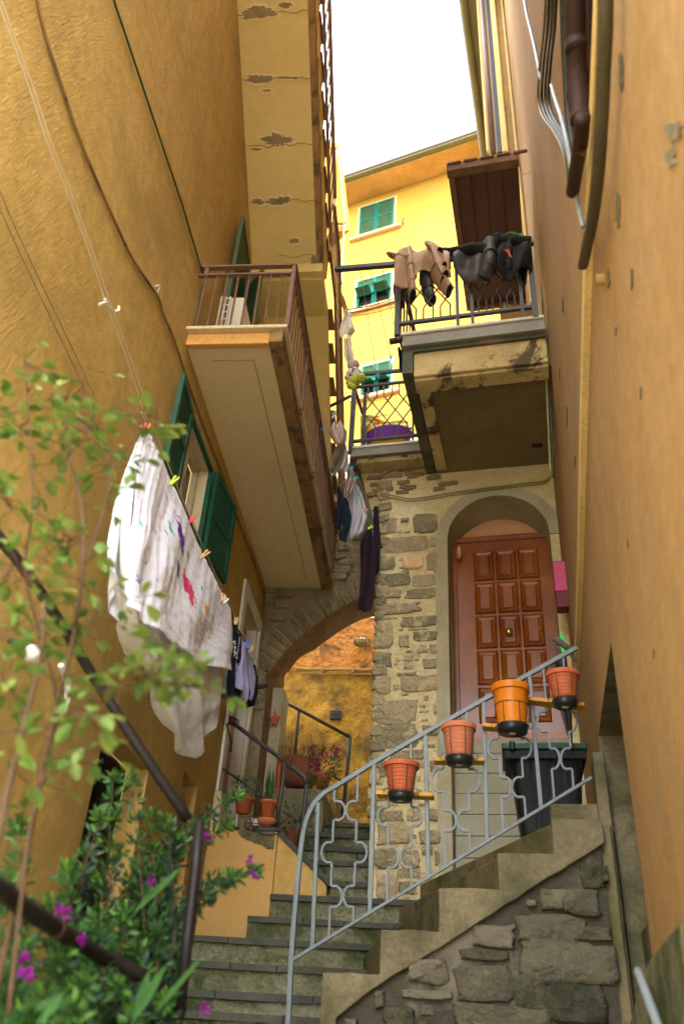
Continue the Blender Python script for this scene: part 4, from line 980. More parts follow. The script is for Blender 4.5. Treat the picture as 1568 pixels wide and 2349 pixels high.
k = MB(); kb = [(lo[1][0], -1.55)]+[(a, b+.01) for a, b in lo[1:]]+[(uE, -1.55)]
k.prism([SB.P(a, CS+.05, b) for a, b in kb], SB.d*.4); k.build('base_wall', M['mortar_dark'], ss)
S4 = [(865,950,1020,1100),(610,1110,770,1240),(760,1110,1000,1280),(150,1345,440,1490),(440,1285,870,1460),(880,1360,1075,1450),(75,1510,375,1580),(455,1470,1110,1740),(35,1615,395,1870),(435,1680,650,1905),(650,1730,1050,2000),(0,1880,650,2060),(510,1180,575,1220),(1010,960,1060,1060)]
S5 = [(930,1290,1195,1450),(890,1500,1215,1560),(760,1620,970,1760),(480,1700,580,1760),(700,1500,760,1620)]
k = MB()
for i, (x0, y0, x1, y1) in enumerate(boxpx(S4, 1032.3, 1663, .3416)+boxpx(S5, 630.8, 1778, .3293)):
    u0, u1 = sc_(x0, (y0+y1)/2, CS+.05)[0], sc_(x1, (y0+y1)/2, CS+.05)[0]; z1, z0 = sc_((x0+x1)/2, y0, CS+.05)[1], sc_((x0+x1)/2, y1, CS+.05)[1]
    stone(k, SB, CS+.05, u0-(u1-u0)*.03, u1+(u1-u0)*.03, z0-(z1-z0)*.05, z1+(z1-z0)*.05, .04, 40+i, .9 if i in (3, 14, 15, 12) else (i*37 % 10)/16)
boxes = []
for (x0, y0, x1, y1) in [b[:4] for b in boxpx(S4, 1032.3, 1663, .3416)+boxpx(S5, 630.8, 1778, .3293)]:
    boxes.append((sc_(x0, (y0+y1)/2, CS+.05)[0], sc_(x1, (y0+y1)/2, CS+.05)[0], sc_((x0+x1)/2, y1, CS+.05)[1], sc_((x0+x1)/2, y0, CS+.05)[1]))
def zline(u):
    for i in range(1, len(lo)-1):
        if lo[i][0] <= u <= lo[i+1][0]: return lo[i][1]+(lo[i+1][1]-lo[i][1])*(u-lo[i][0])/(lo[i+1][0]-lo[i][0])
    return -9
for i in range(900):
    w_ = rnd.choice((.03, .05, .07, .1, .14)); h_ = rnd.choice((.018, .025, .035, .05)); u = rnd.uniform(-.9, .45); z = rnd.uniform(-.9, 1.0)
    if z+h_ > min(zline(u), zline(u+w_))-.03 or u+w_ > uE-.03: continue
    if any(u < b[1]+.006 and u+w_ > b[0]-.006 and z < b[3]+.006 and z+h_ > b[2]-.006 for b in boxes): continue
    boxes.append((u, u+w_, z, z+h_)); stone(k, SB, CS+.05, u, u+w_, z, z+h_, .018, 1200+i, rnd.random()*.8)
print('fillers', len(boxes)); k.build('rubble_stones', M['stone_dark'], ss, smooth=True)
# landing beyond (back of the landing up to the right wall)
k = MB(); k.fb(SB, uE-.25, uE+.04, CS+.2, CS+.35, zn[4], zn[4]+.13); k.build('landing_kerb', M['concrete'], ss, bevel=.01)
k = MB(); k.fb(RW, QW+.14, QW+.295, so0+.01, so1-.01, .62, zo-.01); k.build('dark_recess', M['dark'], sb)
k = MB(); k.fb(RW, QW+.10, QW+.15, so0+.01, so1-.01, -1.6, .60); k.build('recess_wall', M['concrete'], sb)
# concrete pier beside the opening of the right wall
k = MB(); s_a = CS-.05
k.fb(RW, QW-.055, QW+.01, so1-.14, so1+.12, -1.6, 1.5); k.build('pier', M['concrete'], sb, bevel=.01)
# ================================================================ grey stair railing
CR = CS-.03
fR = SB.face(CR)
gr = thing('stair_railing', 'grey painted wrought-iron stair railing with wavy bars along the side stairs', 'railing', tuple(at(668, 2300, fR)))
k = MB()
hr = [(655, 2420), (662, 2330), (668, 2205), (680, 2050), (690, 1950), (697, 1905), (708, 1868), (724, 1840), (746, 1818), (775, 1801), (860, 1748), (980, 1679), (1110, 1605), (1220, 1543), (1322, 1486)]
HP = [at(x, y, fR) for x, y in hr]
def flat(mb, pts, w_, t_):
    """flat bar following pts in the railing plane"""
    nd = SB.d
    vs = []
    for i, p in enumerate(pts):
        t = (pts[min(i+1, len(pts)-1)]-pts[max(i-1, 0)]).normalized(); x = t.cross(nd).normalized()
        vs += [p-x*t_/2-nd*w_/2, p+x*t_/2-nd*w_/2, p+x*t_/2+nd*w_/2, p-x*t_/2+nd*w_/2]
    fs = []
    for i in range(len(pts)-1):
        for q in range(4): fs.append((i*4+q, i*4+(q+1) % 4, (i+1)*4+(q+1) % 4, (i+1)*4+q))
    fs += [(0, 1, 2, 3), tuple((len(pts)-1)*4+q for q in range(4))]; mb.add(vs, fs)
def smooth_pts(pts, n=4):
    out = []
    for i in range(len(pts)-1):
        p0, p1, p2, p3 = pts[max(i-1, 0)], pts[i], pts[i+1], pts[min(i+2, len(pts)-1)]
        for j in range(n):
            t = j/n; out.append(.5*((2*p1)+(p2-p0)*t+(2*p0-5*p1+4*p2-p3)*t*t+(3*p1-p0-3*p2+p3)*t**3))
    out.append(pts[-1]); return out
flat(k, smooth_pts(HP), .028, .026)
k.build('handrail', M['greyrail'], gr, bevel=.003)
k = MB(); flat(k, [at(668, 2204, fR), at(1356, 1784, fR)], .022, .016); k.build('bottom_rail', M['greyrail'], gr, bevel=.002)
posts = [((730, 1841), (716, 2178)), ((858, 1752), (848, 2094)), ((975, 1684), (982, 2012)), ((1108, 1608), (1116, 1930)), ((1213, 1549), (1240, 1855)), ((1322, 1490), (1345, 1792))]
for a, b in posts[:5]:
    k = MB(); flat(k, [at(*a, fR), at(*b, fR)], .02, .022); k.build('baluster', M['greyrail'], gr, bevel=.002)
def xat(i, y): (a, b) = posts[i]; t = (y-a[1])/(b[1]-a[1]); return a[0]+(b[0]-a[0])*t
def yrail(x):
    for i in range(9, len(hr)-1):
        if hr[i][0] <= x <= hr[i+1][0]: return hr[i][1]+(hr[i+1][1]-hr[i][1])*(x-hr[i][0])/(hr[i+1][0]-hr[i][0])
    return hr[8][1] if x < 775 else 1486
def ybot(x): return 2204+(1784-2204)*(x-668)/(1356-668)
bays = [(0, [(1837, 1883, 1), (1931, 1980, -1), (2031, 2082, 1)]), (1, [(1850, 1896, -1), (1942, 1992, 1)]), (2, [(1762, 1818, -1), (1858, 1908, 1)]), (3, [(1692, 1741, -1), (1782, 1830, 1)]), (4, [(1630, 1680, -1), (1716, 1766, 1)])]
for bi, arcs in bays:
    for side in (0, 1):
        fr_ = .29 if side == 0 else .71; sg = 1 if side == 0 else -1
        X = lambda y: xat(bi, y)*(1-fr_)+xat(bi+1, y)*fr_
        xm = X(1850); yt = yrail(X(1700))+2
        if bi == 0 and side == 0: yt = 1812
        off = 12*(1 if side == 0 else 1)
        pts = [(X(yt), yt)]
        W0 = xat(bi+1, 1850)-xat(bi, 1850)
        dy = -6 if side == 0 else 6
        for (y0, y1, dr) in arcs:
            amp = W0*(.20 if dr > 0 else .20)
            pts.append((X(y0), y0))
            pts.append((X(y0)+sg*dr*amp*.12, y0+2))
            for j in range(1, 10):
                a = math.pi*j/10; pts.append((X(y0)+sg*dr*amp*(.12+.88*math.sin(a)**.8), y0+(y1-y0)*(1-math.cos(a))/2))
            pts.append((X(y1)+sg*dr*amp*.12, y1-2)); pts.append((X(y1), y1))
        xb = X(2100 if bi < 2 else y1+60); yb = ybot(xb); pts.append((X(yb), yb))
        k = MB(); flat(k, [at(x, y, fR) for x, y in pts], .016, .0115); k.build('scroll_bar', M['greyrail'], gr)
# planks tied across the bars, and their pots
PL = [((864, 1822), (994, 1827), 'pale plank across the lower bays of the grey stair railing'), ((996, 1746), (1110, 1746), 'pale plank across the third bay of the grey stair railing'),
      ((1106, 1667), (1205, 1676), 'yellow plank under the bright orange pot'), ((1205, 1607), (1338, 1621), 'yellow plank near the top end of the grey stair railing')]
for a, b, lab in PL:
    A = at(*a, SB.face(CR-.03)); B = at(*b, SB.face(CR-.03)); k = MB(); k.beam(A, B, .085, .022)
    tag(k.build('plank', M['plank'], None, bevel=.003), lab, 'plank', 'planks carrying pots on the stair railing')
def pot(px, py_rim, py_bot, wrim, wbot, m, label, rows=True, rimh=.16, wire=True):
    pl = SB.face(CR-.14)
    ct = at(px, py_rim, pl); cb_ = at(px, py_bot, pl); h = (ct-cb_).length
    sc = (ct.dot(FW))/FOC; rt = wrim*sc/2; rb = wbot*sc/2
    h = ct.z-cb_.z; c = V((ct.x, ct.y, cb_.z))
    t = thing('flower_pot', label, 'flower pot', tuple(c), 'pots along the grey stair railing')
    prof = [(0, 0), (rb, 0), (rb*1.02, .01)]
    if rows:
        for i in range(1, 7):
            f = i/7*(1-rimh); r = rb+(rt*.86-rb)*f/(1-rimh); prof += [(r, h*f), (r+.0025, h*(f+.012)), (r+.001, h*(f+.02))]
    prof += [(rt*.87, h*(1-rimh)), (rt*.98, h*(1-rimh*.95)), (rt, h*.97), (rt*.99, h), (rt*.90, h), (rt*.86, h*.9), (rb*.9, h*.2), (0, h*.2)]
    k = MB(); k.lathe(c, prof, 36); k.build('pot_body', m, t, smooth=True).modifiers.new('e', 'EDGE_SPLIT').split_angle = rad(40)
    k = MB(); k.lathe(c-Z*.035, [(0, 0), (rb*1.02, 0), (rb*1.12, .045), (rb*1.08, .045), (rb*.98, .008), (0, .008)], 30); sau = k.build('saucer', M['blackplastic'], t, smooth=True)
    k = MB(); q = c-Z*.0375+CAM.u*.0; k.par(q-CAM.u*.02-CAM.d*.012, CAM.u*.035, CAM.d*.03, Z*.002); k.build('sticker', M['white'], sau)
    if wire:
        k = MB(); rz = h*.52 if 'bright' in label else h*.86
        rr_ = rb+(rt*.86-rb)*.62 if 'bright' in label else rt*.87
        k.tube([c+V((math.cos(a)*rr_*1.03, math.sin(a)*rr_*1.03, rz)) for a in [2*math.pi*i/28 for i in range(29)]], .0025, 5, cap=False)
        k.tube([c+V((math.cos(a)*rb*1.18, math.sin(a)*rb*1.18, .0)) for a in [2*math.pi*i/28 for i in range(29)]], .0025, 5, cap=False)
        for a in (-2.3, -1.3, -.5, .8, 2.2):
            k.tube([c+V((math.cos(a)*rr_*1.03, math.sin(a)*rr_*1.03, rz)), c+V((math.cos(a)*rb*1.18, math.sin(a)*rb*1.18, 0)), c+V((math.cos(a)*rb*.8, math.sin(a)*rb*.8, -.04))], .0025, 5)
        for s_ in (-1, 1):
            cc = c+SB.u*s_*(rb*1.22)+Z*.01
            k.tube([cc+V((math.cos(a), 0, math.sin(a)))*.022 for a in [2*math.pi*i/12 for i in range(13)]], .002, 4, cap=False)
        k.build('wire_holder', M['iron'], t)
    return t
pot(920, 1752, 1822, 84, 50, M['terra'], 'lowest red terracotta pot, ribbed, hooked on the stair railing')
pot(1051, 1665, 1740, 80, 54, M['terra2'], 'salmon terracotta pot second from the bottom of the railing')
pot(1169, 1575, 1668, 88, 62, M['orangepot'], 'bright orange plastic pot, tallest of those on the railing', rows=False)
pot(1289, 1545, 1608, 78, 48, M['terra'], 'topmost ribbed terracotta pot, beside the salmon wall')
# bin on the landing
CBn = 5.35
bt = thing('waste_bin', 'dark grey plastic bin with a green lid on the stair landing', 'bin', tuple(at(1262, 1880, SB.face(CBn))))
def bq(px, py, c=CBn): return at(px, py, SB.face(c))
zb_ = zn[4]+.0; 
def bz(px, py, c): p = at(px, py, SB.face(c)); return SB.co(p)
k = MB()
a0 = bz(1196, 1880, CBn)[0]; a1 = bz(1332, 1880, CBn)[0]; b0 = bz(1168, 1745, CBn)[0]; b1 = bz(1334, 1720, CBn)[0]; ztp = bz(1245, 1720, CBn)[2]
nr = 10
rings = []
for j in range(nr+1):
    f = j/nr; u0 = a0+(b0-a0)*f; u1 = a1+(b1-a1)*f; d0 = CBn+.04*(1-f); d1 = CBn+.42; z = zb_+(ztp-zb_)*f; R_ = []
    r_ = .045
    for (cu, cd, st_) in ((u1-r_, d1-r_, 0), (u0+r_, d1-r_, 90), (u0+r_, d0+r_, 180), (u1-r_, d0+r_, 270)):
        for q in range(5): a = rad(st_+q*22.5); R_.append(SB.P(cu+math.cos(a)*r_, cd+math.sin(a)*r_, z))
    rings.append(R_)
n = 20
k.add([q for r in rings for q in r], [(j*n+i, j*n+(i+1) % n, (j+1)*n+(i+1) % n, (j+1)*n+i) for j in range(nr) for i in range(n)]+[tuple(range(n))[::-1]])
for x in (1228, 1262, 1296):
    u = bz(x, 1800, CBn)[0]; k.fb(SB, u-.012, u+.012, CBn-.006, CBn+.03, zb_+.05, ztp-.08)
k.build('bin_body', M['bin'], bt, smooth=True).modifiers.new('e', 'EDGE_SPLIT').split_angle = rad(40)
k = MB(); k.fb(SB, b0-.03, b1+.02, CBn-.035, CBn+.44, ztp-.065, ztp-.012)
for i in range(9): u = b0+.02+(b1-b0-.04)*i/8; k.fb(SB, u-.004, u+.004, CBn-.034, CBn-.02, ztp-.12, ztp-.065)
k.build('rim', M['bin'], bt, bevel=.012)
k = MB(); k.fb(SB, b0-.045, b1+.03, CBn-.05, CBn+.45, ztp-.01, ztp+.03); k.fb(SB, b0+.1, b1-.1, CBn+.0, CBn+.4, ztp+.03, ztp+.05); k.tube([SB.P(b0+.02, CBn-.06, ztp-.02), SB.P(b0+.02, CBn-.06, ztp+.035)], .02, 8); k.build('lid', M['binlid'], bt, bevel=.012)
# umbrella
um = thing('closed_umbrella', 'furled black umbrella hanging point down beside the bin', 'umbrella', tuple(at(1300, 1700, SB.face(5.25))))
pf = SB.face(5.25); k = MB(); A = at(1279, 1512, pf); B = at(1309, 1706, pf)
ax = B-A; rr_ = [.058, .056, .05, .05, .044, .04, .034, .026, .018, .008]
n = 16; vs = []; 
tt = ax.normalized(); xx = tt.cross(SB.d).normalized(); yy = tt.cross(xx)
for i, r in enumerate(rr_):
    for q in range(n): a = 2*math.pi*q/n; f = 1 if q % 2 else .72; vs.append(A+ax*(i/(len(rr_)-1))+xx*math.cos(a)*r*f+yy*math.sin(a)*r*f)
k.add(vs, [(i*n+q, i*n+(q+1) % n, (i+1)*n+(q+1) % n, (i+1)*n+q) for i in range(len(rr_)-1) for q in range(n)]+[tuple(range(n))]); k.build('canopy', M['blackplastic'], um)
k = MB(); k.tube([B-ax*.02, B+ax*.03], .006, 6); k.build('tip', M['brass'], um)
k = MB(); k.tube([A, at(1276, 1490, pf), at(1272, 1478, pf)], .008, 6); k.tube(smooth_pts([at(1272, 1478, pf), at(1290, 1478, pf), at(1304, 1492, pf), at(1312, 1508, pf), at(1322, 1518, pf)]), .011, 8); k.build('handle', M['iron'], um)
# grey grip and green plastic flag hung on the end of the handrail
k = MB(); k.tube([at(1270, 1464, pf), at(1312, 1494, pf)], .022, 10); tag(k.build('roller_grip', mat('grey_foam', (.10, .10, .08), bump=.2), None, smooth=True), 'short grey foam roller propped behind the top of the handrail', 'roller')
k = MB(); k.prism([at(1283, 1452, pf), at(1289, 1455, pf), at(1298, 1485, pf), at(1290, 1500, pf), at(1281, 1478, pf)], SB.d*.006); tag(k.build('plastic_tag', mat('bright_green', (.02, .62, .05), rough=.4, bump=0)), 'bright green plastic tag above the top of the handrail', 'tag')
# mailbox
mb_ = thing('mailbox', 'pink metal mailbox with a dark base on the wall right of the door', 'mailbox', tuple(at(1290, 1390, RB.face(6.6))))
cM = 6.45
m0 = RB.co(at(1273, 1288, RB.face(cM))); m1 = RB.co(at(1279, 1397, RB.face(cM))); m2 = RB.co(at(1304, 1370, RB.face(cM)))
k = MB(); k.fb(RB, m1[0]-.01, m2[0], cM, cM+.14, m1[2]+.17, m0[2]); 
k.prism([RB.P(m1[0]-.012, cM-.004, m0[2]), RB.P(m1[0]-.012, cM+.15, m0[2]+.03), RB.P(m1[0]-.012, cM+.15, m0[2])], RB.u*(m2[0]-m1[0]+.014)); k.build('box', M['pink'], mb_, bevel=.004)
k = MB(); k.fb(RB, m1[0]-.004, m2[0]-.004, cM+.004, cM+.13, m1[2]+.02, m1[2]+.168); k.build('base', M['pinkdark'], mb_, bevel=.004)
k = MB(); k.tube([at(1296, 1250, RB.face(6.6)), at(1297, 1286, RB.face(6.6))], .02, 8); k.build('conduit', M['white'], mb_)

# ================================================================ cables
def run(name, pts, pl, r, m, label, cat='cable', n=6, sm=True, group=None, parent=None):
    P_ = [at(x, y, pl) for x, y in pts]; P_ = smooth_pts(P_, 5) if sm else P_
    k = MB(); k.tube(P_, r, n); o = k.build(name, m, parent, smooth=True)
    if parent is None: tag(o, label, cat, group)
    return o
wl = LB.side(PW+.012)
run('wall_cable', [(75, -60), (105, 80), (140, 190), (180, 310), (225, 420), (265, 510), (300, 585), (335, 640), (365, 685), (375, 720), (400, 780), (440, 900), (480, 1010), (510, 1090), (545, 1190), (580, 1280), (606, 1365)], wl, .009, M['edge'], 'long rusty brown cable sagging down the ochre wall and under the left balcony')
run('wall_cable', [(250, -60), (262, 0), (285, 70), (310, 145), (345, 250), (385, 370), (420, 475), (445, 560), (466, 628)], wl, .007, M['oldgreen'], 'straight dark green cable on the ochre wall ending at the balcony rail')
run('wall_pipe', [(470, 650), (463, 672), (458, 700), (446, 750)], LB.side(PW+.03), .012, M['oldgreen'], 'short green pipe with a tap at the near end of the left balcony', 'pipe')
for o in (0, 9):
    run('clothes_line', [(-20+o, -40), (20+o, 70), (62+o, 185), (110+o, 330), (150+o, 430), (200+o, 565), (242+o, 690), (290+o, 820), (330+o+(3 if o else 0), 945)], LB.side(-1.36), .0028, M['line'], 'pale clothes line of the upper pair rising along the ochre wall' if o else 'paler outer clothes line tied with white cord on the ochre wall', 'line')
for o in (0, 16):
    run('beaded_wire', [(-30+o, 400), (10+o, 500), (60+o, 610), (110+o, 715), (165+o, 830), (212+o, 935)], LB.side(PW+.02), .0022, M['thinline'], 'thin dark twisted wire low on the ochre wall, %s of its pair' % ('right' if o else 'left'), 'wire')
k = MB(); c = LB.side(-1.36)
k.tube([at(228, 698, c), at(246, 692, c), at(252, 704, c), at(262, 715, c), at(272, 712, c), at(273, 702, c)], .006, 6); k.tube([at(240, 686, c), at(247, 702, c)], .008, 6)
tag(k.build('cord_knot', M['white']), 'knotted white cord tying the clothes line', 'cord')
run('wall_hook', [(356, 658), (366, 655), (364, 664), (360, 672)], LB.side(PW+.02), .006, M['line'], 'small metal ring on the ochre wall by the bend of the cable', 'hook')
# facade cable
fc_ = RB.face(CF-.03)
for o in (0, 5):
    run('facade_cable', [(871, 1131+o), (890, 1135+o), (925, 1142+o), (945, 1144+o), (980, 1140+o), (1050, 1128+o), (1130, 1118+o), (1200, 1109+o), (1245, 1104+o), (1260, 1094+o)], fc_, .0065, M['cable_olive'], 'green-yellow cable across the stone front above the arch, %s strand' % ('lower' if o else 'upper'))
run('facade_cable', [(875, 1093), (900, 1080), (960, 1074), (1020, 1066), (1050, 1072), (1090, 1070), (1150, 1062), (1200, 1058), (1256, 1056)], fc_, .006, M['dark_soffit'], 'thin brown cable just under the soffit of the upper balcony')
rp = RW.side(QW-.02)
for o, mm in ((0, 'cable_olive'), (7, 'cable')):
    run('riser_cable', [(1182+o, -60), (1205+o, 130), (1222+o, 290), (1234+o, 440), (1240+o, 560), (1243+o, 700), (1248+o, 800), (1256+o, 960), (1262+o, 1096)], RB.face(5.6) if 0 else CAM.face(5.3), .010, M[mm], '%s cable climbing the right wall past both balconies' % ('olive' if o == 0 else 'black'))
run('loop_wire', [(1176, 372), (1184, 388), (1197, 398), (1210, 396), (1222, 372), (1235, 330), (1246, 300)], CAM.face(5.0), .004, M['line'], 'thin white wire looping between canopy and right wall', 'wire')
# near pipes on the salmon wall
def rwrun(name, pts, q, r, m, label, cat, n=10): return run(name, pts, RW.side(q), r, M[m], label, cat, n)
rwrun('rusty_pipe', [(1318, -60), (1320, 60), (1322, 160), (1328, 250), (1331, 275)], QW-.06, .038, 'rust', 'thick dark rusty pipe at the top of the near right wall', 'pipe', 14)
for y in (95, 200): rwrun('pipe_collar', [(1319+y*.02, y), (1321+y*.02, y+18)], QW-.06, .042, 'rust', 'rusty %s collar clamped round the thick dark pipe' % ('upper' if y < 150 else 'lower'), 'collar', 14)
rwrun('black_hose', [(1335, 268), (1330, 330), (1320, 390), (1312, 440)], QW-.07, .028, 'rust', 'short black hose below the rusty pipe', 'hose')
for i, (o, m_) in enumerate(((-9, 'cable_olive'), (-1, 'cable'), (7, 'hose'), (15, 'cable'))):
    rwrun('bundled_cable', [(1262+o, -60), (1256+o, 60), (1247+o, 140), (1242+o, 220), (1250+o, 262), (1272+o*.8, 295), (1292+o*.6, 335), (1301+o*.4, 380), (1306+o*.3, 430)], QW-.05, .0085, m_, '%s cable of the bundle strapped beside the rusty pipe' % ('outermost olive', 'second, black', 'third, grey', 'innermost black')[i], 'cable')
k = MB()
for (x, y) in ((1246, 60), (1243, 218), (1264, 285), (1296, 350)):
    P_ = at(x+4, y, RW.side(QW-.06)); k.tube([P_+V((math.cos(a)*.035, 0, 0))+Z*.0+RW.d*math.sin(a)*.035 for a in [2*math.pi*i/14 for i in range(15)]], .004, 5, cap=False)
rwrun('silver_conduit', [(1192, -60), (1205, 20), (1218, 75), (1230, 130), (1240, 185)], QW-.05, .012, 'bluepipe', 'shiny grey-blue conduit at the top left of the cable bundle', 'conduit')
rwrun('silver_conduit', [(1264, 195), (1272, 225), (1284, 262), (1298, 320), (1308, 380), (1318, 430), (1328, 480), (1336, 520)], QW-.055, .010, 'bluepipe', 'shiny grey-blue conduit running down out of the cable bundle', 'conduit')
rwrun('grey_pipe', [(1388, -60), (1387, 60), (1382, 180), (1377, 300), (1370, 400), (1358, 500), (1346, 560), (1336, 608)], QW-.05, .022, 'hose', 'long curved grey-brown pipe nearest the viewer on the right wall', 'pipe', 12)
rwrun('blue_pipe', [(1462, 2228), (1485, 2290), (1525, 2400)], QW-.10, .014, 'bluepipe', 'pale blue pipe stub at the bottom right corner', 'pipe')
k = MB(); pp = [wc_(*p, QW) for p in ((1470, 2349), (1500, 2240), (1540, 2180), (1600, 2120))]
k.prism([RW.P(QW-.05, a, b) for a, b in pp]+[RW.P(QW-.05, pp[-1][0], -1.6), RW.P(QW-.05, pp[0][0], -1.6)], RW.u*.06); tag(k.build('mossy_kerb_stone', M['step'], None, bevel=.01), 'dark mossy stone block at the bottom right corner', 'stone')
rwrun('black_hose', [(1290, -60), (1292, 60), (1296, 160), (1302, 260), (1312, 330), (1318, 372)], QW-.03, .016, 'cable', 'long black hose squeezed left of the thick rusty pipe', 'hose')
rwrun('rusty_rod', [(1350, -60), (1350, 80), (1348, 200), (1342, 270)], QW-.02, .012, 'rust', 'thin rusty rod between the thick pipe and the grey-brown pipe', 'rod')
# bare scars on the salmon wall
for i, (x, y, ww, hh) in enumerate(((1418, 480, 16, 110), (1545, 300, 60, 60), (1425, 160, 14, 120), (1395, 640, 10, 60), (1540, 360, 30, 70), (1290, 700, 5, 46), (1283, 860, 4, 34), (1300, 960, 4, 60), (1318, 1060, 4, 40), (1450, 640, 6, 60), (1470, 900, 5, 40), (1412, 760, 5, 30), (1440, 1250, 4, 26), (1500, 1500, 5, 30))):
    k = MB(); patch(k, x, y, ww, hh, RW.side(QW), .003, 60+i); o = k.build('plaster_scar', M['concrete'], sb)
# stub pipe out of the wall
k = MB(); p0 = at(1385, 640, RW.side(QW)); k.tube([p0+RW.u*.05, p0-RW.u*.03], .022, 10); k.build('pipe_stub', M['salmon'], sb, smooth=True)

# ================================================================ things on the left balcony
ac_ = thing('air_conditioner', 'white air conditioner unit standing on the ochre balcony', 'air conditioner', tuple(LB.P(-1.3, 4.8, zT)))
sA0 = 4.45
pA = [LB.co(at(x, y, LB.face(sA0))) for (x, y) in ((492, 745), (508, 683), (562, 682), (548, 745))]
u0 = (pA[0][0]+pA[1][0])/2; u1 = (pA[2][0]+pA[3][0])/2; zz1 = (pA[1][2]+pA[2][2])/2+.02
k = MB(); k.fb(LB, u0, u1, sA0+.01, sA0+.62, zT+.03, zz1); cs = k.build('casing', M['acwhite'], ac_, bevel=.02)
k = MB(); k.fb(LB, u0+.02, u1-.11, sA0-.002, sA0+.008, zT+.05, zz1-.03); k.build('cooling_fins', M['acfin'], ac_)
k = MB()
for i in range(8): z = zT+.05+(zz1-zT-.09)*i/7; k.fb(LB, u0+.012, u1-.10, sA0-.014, sA0-.004, z-.004, z+.006)
for f in (0, .5, 1): u = u0+.012+(u1-.10-u0-.02)*f; k.fb(LB, u-.004, u+.006, sA0-.016, sA0-.003, zT+.04, zz1-.02)
k.build('grille', M['acwhite'], ac_)
k = MB(); k.tube(smooth_pts([LB.P(u0-.12, sA0+.05, zT+.02), LB.P(u0-.1, sA0, zT+.14), LB.P(u0-.02, sA0, zT+.10), LB.P(u0-.01, sA0+.02, zT+.02)]), .012, 6); tag(k.build('coiled_hose', M['white'], None, smooth=True), 'coiled pale hose on the balcony floor beside the air conditioner', 'hose')
# ================================================================ things on the right balconies
bk = thing('woven_basket', 'purple woven basket on the lower iron balcony', 'basket', tuple(at(890, 1005, RB.face(CL+.3))))
pc_ = RB.face(CL+.28); cB_ = at(889, 1020, pc_); tp = at(893, 985, pc_)
wq = (at(948, 1000, pc_)-at(838, 1000, pc_)).length/2
def bow(f, g):
    a = 2*math.pi*f; r = wq*(.80+.2*g); return RB.P(*[0]*3)+cB_+RB.u*math.cos(a)*r+RB.d*math.sin(a)*.2*(.8+.2*g)+Z*(g*.13-.02+.02*math.cos(a*1))
k = MB(); k.grid(bow, 40, 14); k.build('basket_body', M['purple'], bk, smooth=True, solid=.008)
k = MB(); k.tube(smooth_pts([cB_+RB.u*wq*.55+Z*.10, cB_+RB.u*wq*.75+Z*.19, cB_+RB.u*wq*1.0+Z*.18, cB_+RB.u*wq*1.02+Z*.08]), .012, 6); k.build('handle', M['purple'], bk)
yb = thing('shopping_bag', 'yellow shopping bag with red lettering behind the purple basket', 'bag', tuple(at(880, 975, RB.face(CL+.45))))
k = MB(); pb = RB.face(CL+.36)
L1 = [(824, 1012), (825, 985), (826, 955)]; top_ = [(826, 952), (850, 950), (870, 962), (890, 968), (915, 963), (935, 966), (937, 985)]; bt_ = [(826, 1012), (845, 1015), (866, 1015), (888, 1012), (910, 1010), (930, 1008), (937, 1005)]
def bagf(f, g, off=0):
    i = min(int(f*6), 5); t = f*6-i; a = V((top_[i][0]+(top_[i+1][0]-top_[i][0])*t, top_[i][1]+(top_[i+1][1]-top_[i][1])*t, 0)); b = V((bt_[i][0]+(bt_[i+1][0]-bt_[i][0])*t, bt_[i][1]+(bt_[i+1][1]-bt_[i][1])*t, 0))
    q = b.lerp(a, g); p = at(q.x, q.y, pb); return p-RB.d*(.05*math.sin(math.pi*f)*math.sin(math.pi*min(g+.2, 1))+.02*mnoise.noise(p*14))+RB.d*off
k.grid(bagf, 26, 16); k.grid(lambda f, g: bagf(f, g, .12), 12, 8); k.build('bag_body', M['bagyellow'], yb, smooth=True)
def text_mesh(name, s, origin, ex, ez, size, m, parent, extr=.002):
    cu = bpy.data.curves.new(name, 'FONT'); cu.body = s; cu.size = size; cu.extrude = extr; cu.align_x = 'CENTER'
    tmp = bpy.data.objects.new(name+'_tmp', cu); me = bpy.data.meshes.new_from_object(tmp); me.name = name; bpy.data.objects.remove(tmp); bpy.data.curves.remove(cu)
    me.materials.clear(); me.materials.append(m); ex = ex.normalized(); ez = ez.normalized(); ny = ex.cross(ez)
    off = parent_loc(parent)
    for v in me.vertices: v.co = origin+ex*v.co.x+ez*v.co.y+ny*v.co.z-off
    o = bpy.data.objects.new(name, me); C.objects.link(o); o.parent = parent; return o
text_mesh('lettering', 'S', at(863, 974, RB.face(CL+.26)), RB.u, Z, .17, M['red'], yb)
text_mesh('lettering', 'ESSELUNGA', at(863, 957, RB.face(CL+.26)), RB.u, Z, .05, M['navy'], yb)
for i, (x, y) in enumerate(((955, 757), (1062, 738), (1093, 732), (1165, 722), (1203, 715))):
    zf = zb1; p = RB.P(bc(x, y)[0], CB+.12, zf+.002); k = MB(); k.ball(p+Z*.03, .055, 12, sc=(1.0, 1.6, .62)); k.tube([p+Z*.05, p+Z*.085+RB.d*.06], .03, 8)
    tag(k.build('shoe', [M['neogrey'], M['neolining']][0], None, smooth=True), ('dark shoe with an orange lining near the left end of the upper balcony floor', 'first black shoe of the middle pair on the upper balcony floor', 'second black shoe of the middle pair on the upper balcony floor', 'dark shoe under the black wetsuit on the upper balcony floor', 'dark shoe at the right end of the upper balcony floor')[i], 'shoe', 'shoes lined up on the upper balcony')
